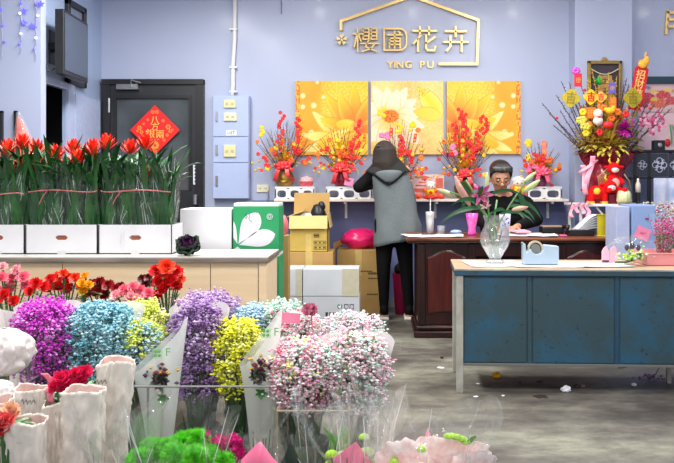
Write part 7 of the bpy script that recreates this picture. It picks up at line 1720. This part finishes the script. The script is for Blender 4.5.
def stand(x, y, z, w_, lab):
    tag(bevel(MB().bx(-w_/2, w_/2, -.13, .13, 0, z).build('low_crate', mat('dark_crate', (60, 62, 64), .6), loc=(x, y, 0)), .006), lab, 'crate')
stand(PX(35, 2.69)-.0, 2.7, .1-.002, .75, 'dark low crate carrying the rear cream bags'); 
stand(PX(27, 2.42)+.05, 2.43, .078, .62, 'dark low crate carrying the front cream bags')
# tissue wrapped round bouquets
def tissue(label, px, py, Yg, rpx, seed):
    R_ = rpx*Yg/FP; root = thing('tissue_bouquet', label, 'bouquet', (PX(px, Yg), Yg, .02), 'white tissue bouquets'); zc = PZ(py, Yg)-.02
    def f(u, v):
        a = 2*PI*u; ph = PI*(.02+.96*v); r_ = R_*math.sin(ph)**.8; pl = 1+.04*math.sin(14*a+seed)*math.sin(ph)+.34*(abs(noise.noise(Vector((math.cos(a)*4, math.sin(a)*4, v*8+seed))))-.2)+.14*noise.noise(Vector((math.cos(a)*2.5, math.sin(a)*2.5, v*4+seed)))
        return (r_*pl*math.cos(a), r_*pl*math.sin(a)*.9, zc-R_*math.cos(ph)*.9)
    mb = MB(); mb.grid(f, 60, 26); mb.build('tissue', mat('white_tissue', (224, 216, 214), .8, rgb2=(238, 226, 220), scale=6, bump=.8, bscale=16), root, smooth=True)
    mb = MB(); mb.grid(lambda u, v: ((.03+(R_*1.15-.03)*v)*math.cos(2*PI*u)*(1+.05*math.sin(12*PI*u)), (.03+(R_*1.05-.03)*v)*math.sin(2*PI*u), (zc+.2*R_)*v), 40, 12); mb.build('clear_cone', CLEARS, root, smooth=True)
    MB().tube([(0, 0, 0), (0, 0, zc-R_*.8)], .02, 8).build('stems', STEMG, root); return root
tissue('large round white tissue bouquet cut by the picture edge', 4, 352, 2.95, 26, 1)
tissue('smaller white tissue bouquet under the large round one', -4, 398, 2.85, 20, 2)
pp_ = thing('white_paper_cone', 'white paper cone with a faint green mark at the picture edge, behind the magenta bouquet', 'bouquet', (PX(6, 3.5), 3.5, .02))
mb = MB(); mb.grid(lambda u, v: ((.03+.13*v)*math.cos(PI*1.0+PI*u), (.03+.09*v)*math.sin(PI+PI*u), (PZ(303, 3.5)-.02)*v-.04*abs(math.cos(PI*u))*v), 26, 10); o = mb.build('paper', TISSUE, pp_, smooth=True)
MB().tube([(0, 0, 0), (0, 0, .5)], .015, 8).build('stems', STEMG, pp_)
# pink carnations in the tall bag
bunch('hot pink carnation bunch with a pink ribbon between the cream bags', [(61, 381, 1.1, 0, 0), (69, 380, 1.1, 0, .02), (77, 376, 1.0, 0, .03), (86, 374, 1.0, 0, .04), (57, 389, 1.0, 0, -.02), (66, 388, 1.0, 0, 0), (74, 385, .9, 0, .02), (83, 381, .9, 0, .03)], 2.68, [mat('hot_pink_petal', (232, 34, 96), .5, var=.15, scale=40)], r_=.026, base_z=.1, group='carnation bunches among the cream bags')
rbm = thing('pink_ribbon', 'curling pink ribbon rising beside the hot pink carnations', 'ribbon', P(47, 395, 2.66)); mb = MB()
mb.grid(lambda u, v: ((u-.5)*.022+(PX(43+12*v, 2.66)-PX(47, 2.66))+.01*math.sin(v*5), .01*math.sin(v*4+u), (PZ(370, 2.66)-PZ(395, 2.66))*(1-v)*1.1-.02), 4, 14); o = mb.build('ribbon', mat('pink_ribbon2', (246, 128, 150), .35), rbm, smooth=True); solid(o, .0015)
bunch('coral carnations at the picture edge between the cream bags', [(2, 424, 1.2, 0, 0), (9, 421, 1.0, 0, 0), (5, 430, 1.0, 1, 0), (-3, 431, 1.1, 0, 0), (10, 411, .9, 2, .02), (14, 413, .8, 2, .02)], 2.38, [mat('coral_petal', (242, 110, 110), .5, var=.12), mat('red_coral_petal', (224, 40, 50), .5), mat('peach_petal', (246, 196, 160), .5)], r_=.026, base_z=.078, group='carnation bunches among the cream bags')

# ------------------------------------------------------------------ nearest bouquets along the bottom
def spiky(mb, c, r, n, rnd, mi=0, squash=.85):
    c = Vector(c)
    for k in range(n):
        a = rnd.uniform(0, 2*PI); e = math.asin(rnd.uniform(-.3, 1)); d = Vector((math.cos(a)*math.cos(e), math.sin(a)*math.cos(e), math.sin(e)*squash))
        p = c+d*r*.6; t = d.orthogonal().normalized()*.0019; q = c+d*r*rnd.uniform(.8, 1.25)+Vector((rnd.gauss(0, .003), rnd.gauss(0, .003), rnd.gauss(0, .003))); t2 = d.cross(t).normalized()*.0022
        nn_ = len(mb.v); mb.v += [tuple(p+t), tuple(p-t*.5+t2), tuple(p-t*.5-t2), tuple(q)]; mb.f += [(nn_, nn_+1, nn_+3), (nn_+1, nn_+2, nn_+3), (nn_+2, nn_, nn_+3)]; mb.m += [mi]*3
gd = thing('green_dianthus_bouquet', 'vivid green mossy dianthus and magenta sweet william in clear wrap', 'bouquet', (PX(185, 2.5), 2.5, .0)); rnd = random.Random(21)
GD = mat('moss_green', (110, 212, 50), .6, var=.4, scale=60)
for (px, py, r_, yy) in [(184, 443, .04, 2.5), (197, 441, .04, 2.5), (150, 447, .03, 2.55), (168, 448, .034, 2.5), (160, 452, .045, 2.52), (176, 455, .045, 2.45), (208, 455, .04, 2.48), (140, 460, .04, 2.5), (195, 458, .042, 2.42), (222, 462, .036, 2.46)]:
    c = P(px, py, yy)-gd.location; mb = MB(); mb.ball(c, r_*.66, 16, 10, fn=lambda v: 1+.2*noise.noise(v*3)); spiky(mb, c, r_, 2600, rnd); mb.tube([c, (c.x*.3, c.y*.3, .02)], .005, 5); mb.build('mossy_head', GD, gd)
for (px, py) in [(210, 441), (214, 447), (228, 443), (234, 449), (221, 440), (224, 450), (238, 441), (240, 453)]:
    c = P(px, py, 2.5)-gd.location; mb = MB()
    for k in range(10): q = c+Vector((rnd.gauss(0, .01), rnd.gauss(0, .01), rnd.gauss(0, .008))); ruffled(mb, q, .009, 0, rnd, (rnd.uniform(-.5, .5), -.7, .6), 2)
    mb.tube([c, (c.x*.3, c.y*.3, .02)], .003, 5); mb.build('magenta_head', mat('sweet_william', (206, 24, 120), .5, var=.25, scale=60), gd)
mb = MB()
for k in range(26): a = rnd.uniform(0, 6.3); mb.leaf((math.cos(a)*.05+.03, math.sin(a)*.04, .28), (math.cos(a)*.4, math.sin(a)*.3, 1), rnd.uniform(.1, .18), .02, .2, 5)
mb.build('leaves', mat('bouquet_leaf', (70, 120, 56), .45, var=.3), gd)
def cello(root, rb, rtx, rty, z0, z1, seed, cx=0, name='cellophane', points=3, m=CLEAR, nu=60, amp=.03):
    def f(u, v):
        a = 2*PI*u; k = 1+.10*math.sin(points*a+seed)*v+.05*math.sin(9*a+seed*2)*v; n_ = noise.noise(Vector((math.cos(a)*4, math.sin(a)*4, v*5+seed)))*amp*(.4+v)
        return (cx*v+(rb+(rtx-rb)*v**.9)*k*math.cos(a)+n_, (rb+(rty-rb)*v**.9)*k*math.sin(a)+n_, z0+(z1-z0)*v+.045*math.sin(points*a+seed)*v*v+.02*math.sin(7*a)*v)
    mb = MB(); mb.grid(f, nu, 20); o = mb.build(name, m, root, smooth=False); rc = random.Random(seed)
    for q in range(20):  # straight pale strips on fold lines stand in for cellophane glints
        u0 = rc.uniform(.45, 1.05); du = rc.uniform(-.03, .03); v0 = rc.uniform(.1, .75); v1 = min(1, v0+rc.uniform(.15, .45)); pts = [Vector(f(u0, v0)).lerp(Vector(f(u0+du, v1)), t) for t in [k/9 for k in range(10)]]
        cr = MB(); cr.tube(pts, [.0002+.0009*math.sin(PI*(k+.5)/10) for k in range(10)], 5); cr.build('crease_highlight', film('film_fold_highlight', body=.55, gloss=.4, bump=.2), o)
    return o
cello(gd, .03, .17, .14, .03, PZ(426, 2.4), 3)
# crumpled clear wrap beside the bags
cw_ = thing('cellophane_wrap', 'large crumpled clear cellophane cone standing beside the cream bags', 'wrapping', (PX(128, 2.55), 2.5, .0))
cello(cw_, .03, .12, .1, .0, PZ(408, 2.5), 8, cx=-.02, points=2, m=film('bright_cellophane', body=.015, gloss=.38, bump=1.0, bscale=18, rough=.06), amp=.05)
# stems-only bouquet in the middle, clear wraps standing tall
cw2 = thing('cellophane_wrap', 'tall clear cellophane sleeve with fine stems in front of the wire racks', 'wrapping', (PX(255, 2.6), 2.6, .0))
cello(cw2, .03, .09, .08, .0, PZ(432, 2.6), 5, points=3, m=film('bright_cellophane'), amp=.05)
mb = MB()
for k in range(14): a = k*.9; mb.tube([(math.cos(a)*.01, math.sin(a)*.01, 0), (math.cos(a)*.05, math.sin(a)*.04, .38+.02*(k % 4))], .002, 4)
mb.build('stems', STEMG, cw2)
# pink paper fold
pf = thing('pink_wrapping_paper', 'folded bright pink wrapping paper at the bottom, beside the magenta sweet william', 'paper', (PX(258, 2.35), 2.35, .0))
pz0 = PZ(463, 2.35); mb = MB()
def pfold(u, v):
    x = PX(238+46*u, 2.35)-pf.location.x; z = PZ(474-(26*(1-abs(u-.42)*1.7))*v, 2.35)*1.0; return (x, .02*math.sin(u*6)+.05*v, z*(.15+.85*v) if v < .999 else z)
mb.grid(pfold, 14, 8); o = mb.build('paper', mat('rose_wrapping_paper', (250, 120, 160), .5, var=.04), pf, smooth=True); solid(o, .0015)
# near centre: clear wrapped bouquets with lime button flowers
cb3 = thing('clear_wrapped_bouquet', 'clear wrapped bouquet of lime button flowers, white tops and pink card', 'bouquet', (PX(350, 2.45), 2.45, .0)); rnd = random.Random(31)
LIME = mat('lime_button', (166, 214, 40), .5, var=.2, scale=50)
def button(root, px, py, Yg, r_, seed_=0):
    c = P(px, py, Yg)-root.location; mb = MB()
    for l in range(4):
        for k in range(9-l): a = 2*PI*k/(9-l)+l; t = .2+.35*l; mb.ball(c+Vector((math.cos(a)*math.cos(t), math.sin(a)*math.cos(t)*.8-.2, math.sin(t)*.8))*r_*.75, r_*.33, 6, 4)
    mb.tube([c+Vector((0, .01, -.004)), Vector((c.x, c.y+.1, c.z-.04)), Vector((c.x*.2, .05, .02))], .003, 5); return mb.build('lime_flower', LIME, root, smooth=True)
for (px, py) in [(364, 438), (367, 453), (342, 457), (332, 456), (350, 461), (378, 462), (331, 466)]: button(cb3, px, py, 2.45, .017 if py < 445 else .022)
for q in range(5): mb = MB(); c = P(330+q*4, 440+(q % 3)*4, 2.5)-cb3.location; mb.leaf(c, (rnd.uniform(-.4, .4), -.3, 1), .05, .03, .1, 4); mb.tube([c, (c.x*.2, c.y*.2, .02)], .003, 5); mb.build('leaf', mat('bright_green_leaf', (96, 180, 50), .45), cb3)
mb = MB()
for k in range(36): a = rnd.uniform(0, 6.3); q = rnd.random(); mb.tube([(math.cos(a)*.01, math.sin(a)*.01, 0), (math.cos(a)*.09*q, math.sin(a)*.07*q, .42)], .0018, 4)
mb.build('stems', STEMG, cb3)
BRC = film('bright_cellophane')
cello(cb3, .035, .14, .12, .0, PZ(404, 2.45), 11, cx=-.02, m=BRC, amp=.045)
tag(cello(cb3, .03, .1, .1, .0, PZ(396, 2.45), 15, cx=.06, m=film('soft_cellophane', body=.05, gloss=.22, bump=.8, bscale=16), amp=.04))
c = P(352, 462, 2.4)-cb3.location; bevel(MB().box((c.x, c.y, c.z), (.085, .003, .09), rot=(0, math.radians(55), 0)).build('pink_card', mat('rose_wrapping_paper', (250, 120, 160), .5), cb3), .001)
pb3 = thing('pink_crepe_bouquet', 'wide pale pink crepe paper bouquet with lime flowers at the bottom of the picture', 'bouquet', (PX(437, 2.4), 2.4, .0)); 
CREPE = mat('pale_pink_crepe', (255, 246, 242), .8, rgb2=(244, 196, 192), scale=42, detail=6)
def crepe(name, cx, cy, rx_, rz_, yo, seed, tip=0):
    c = P(cx, cy, 2.4)-pb3.location
    def f(u, v):
        a = PI*(.0+1.0*u); r_ = v; edge = 1+.05*math.sin(a*9+seed)+.03*math.sin(a*21+seed)
        x = c.x+rx_*r_*edge*math.cos(a); z = c.z-.30*(1-v)+rz_*r_*edge*math.sin(a); y = yo+.05*(1-v)-.05*math.sin(a)*v+.012*noise.noise(Vector((x*20, z*20, seed)))
        return (x*(.25+.75*v), y, z)
    mb = MB(); mb.grid(f, 44, 12); o = mb.build(name, CREPE, pb3, smooth=True); solid(o, .001); return o
crepe('crepe_paper', 403, 460, .085, .088, -.03, 1); crepe('crepe_paper', 445, 461, .15, .085, .02, 2); crepe('crepe_paper', 472, 460, .068, .062, -.04, 3); crepe('crepe_paper', 425, 474, .13, .075, -.07, 4); crepe('crepe_paper', 384, 474, .07, .06, -.06, 5)
for (px, py) in [(422, 450), (452, 437), (457, 438), (462, 440), (466, 443), (394, 462), (448, 437)]: button(pb3, px, py, 2.33, .014)
MB().leaf(P(470, 444, 2.33)-pb3.location, (.3, -.5, .8), .04, .03, .1, 4).build('leaf', mat('bright_green_leaf', (96, 180, 50), .45), pb3)
mb = MB(); mb.tube([(0, 0, 0), (0, 0, .3)], .03, 8); mb.build('stems', STEMG, pb3)
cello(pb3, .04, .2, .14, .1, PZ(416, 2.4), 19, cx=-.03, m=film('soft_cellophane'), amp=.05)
MB().prism([(-.012, 0), (.012, 0), (0, .035)], P(428, 440, 2.42)-pb3.location, (1, 0, 0), (0, 0, 1), (0, 1, 0), .006).build('pink_tip', PINK, pb3)

# ------------------------------------------------------------------ litter on the floor
def fl_pt(px, py): Y = 1.25*FP/(py-HY); return PX(px, Y), Y
def litter(px, py, kind, s_, label, cat, m, seed=0):
    x, y = fl_pt(px, py); r = random.Random(seed)
    if kind == 'ball': o = MB().ball((0, 0, s_*.55), (s_, s_*.8, s_*.6), 12, 8, fn=lambda v: 1+.45*noise.noise(v*2.5+Vector((seed, 0, 0)))).build(cat.replace(' ', '_'), m, loc=(x, y, 0), smooth=False)
    else:
        mb = MB(); n = 9; pts = [(math.cos(2*PI*k/n)*s_*r.uniform(.5, 1.1), math.sin(2*PI*k/n)*s_*r.uniform(.4, .9)) for k in range(n)]; mb.prism(pts, (0, 0, .001), (1, 0, 0), (0, 1, .04), (0, 0, 1), .003); o = mb.build(cat.replace(' ', '_'), m, loc=(x, y, 0))
    tag(o, label, cat)
DP = mat('dark_petal_scrap', (58, 40, 40), .7, var=.3)
litter(496.5, 377.5, 'ball', .03, 'yellow flower head dropped on the floor under the blue desk', 'fallen flower', YO, 1)
litter(566, 392, 'ball', .03, 'crumpled white paper ball on the floor in front of the blue desk', 'paper scrap', PAPERW, 2)
litter(621.5, 367.5, 'ball', .024, 'small cream paper scrap at the lower edge of the blue desk', 'paper scrap', CREAM, 3)
litter(441, 368, 'flat', .03, 'flat white scrap on the floor near the blue desk leg', 'paper scrap', PAPERW, 4)
litter(476, 397, 'flat', .016, 'small flat white scrap on the open floor just past the blue desk leg', 'paper scrap', PAPERW, 5)
litter(503, 396, 'flat', .012, 'tiny white speck of paper on the open floor', 'paper scrap', PAPERW, 6)
litter(386, 369.5, 'flat', .018, 'dark scrap on the floor beside the pink and mint gypsophila', 'leaf scrap', DP, 7)
litter(442, 358.5, 'ball', .012, 'dark pellet on the floor between the desks', 'leaf scrap', DP, 8)
litter(577, 388, 'ball', .018, 'dark curled leaf beside the crumpled white ball', 'leaf scrap', DP, 9)
litter(583, 387, 'ball', .012, 'small pinkish curl beside the dark curled leaf', 'leaf scrap', mat('faded_petal', (150, 120, 120), .7), 10)
litter(540, 397, 'flat', .05, 'long dark leaf lying flat on the open floor', 'leaf scrap', DP, 11)
litter(520, 383, 'ball', .01, 'dark dot under the middle of the blue desk', 'leaf scrap', DP, 12)
litter(540, 382, 'flat', .03, 'thin dark leaf under the middle of the blue desk', 'leaf scrap', DP, 13)
litter(634, 386, 'ball', .016, 'small white flower head near the inner desk legs', 'fallen flower', PAPERW, 14)
litter(478, 384, 'flat', .012, 'tiny white scrap next to the yellow flower head', 'paper scrap', PAPERW, 15)
x, y = fl_pt(649, 381); t_ = thing('fallen_sprig', 'small purple sprig fallen beside the inner legs of the blue desk', 'sprig', (x, y, 0)); mb = MB(); rr = random.Random(5)
for k in range(26): mb.octa((rr.gauss(0, .04), rr.gauss(0, .03), .012+abs(rr.gauss(0, .012))), .009, 0, rr)
mb.build('blossoms', mat('dull_purple', (130, 104, 150), .6), t_); MB().tube([(.0, 0, .01), (.05, .02, .04), (.08, .03, .09)], .003, 5).build('stem', mat('brown_twig', (80, 60, 50), .7), t_)
x, y = fl_pt(600, 387)
# dark flower buckets the rack bouquets stand in
for (px, Yg, w_) in [(45, 3.41, .17), (103, 3.43, .17), (143, 3.5, .16), (199, 3.42, .17), (238, 3.4, .15), (306, 3.24, .17), (356, 3.22, .17), (300, 3.52, .14)]:
    t = MB(); t.lathe([(0, 0), (w_*.42, 0), (w_*.55, .2), (w_*.52, .2), (w_*.4, .01), (0, .01)], seg=22)
    lab = {45: 'dark green bucket under the magenta gypsophila', 103: 'dark green bucket under the aqua gypsophila', 143: 'dark green bucket under the powder blue and lemon gypsophila', 199: 'dark green bucket under the lavender gypsophila', 238: 'dark green bucket under the lemon yellow gypsophila', 306: 'dark green bucket under the pink and white gypsophila', 356: 'dark green bucket under the pink and mint gypsophila', 300: 'dark green bucket under the rose and blush gypsophila'}[px]
    tag(t.build('flower_bucket', mat('dark_green_bucket', (38, 54, 44), .45, var=.2), loc=(PX(px, Yg), Yg, 0), smooth=True), lab, 'bucket', 'dark buckets on the floor under the wire racks')
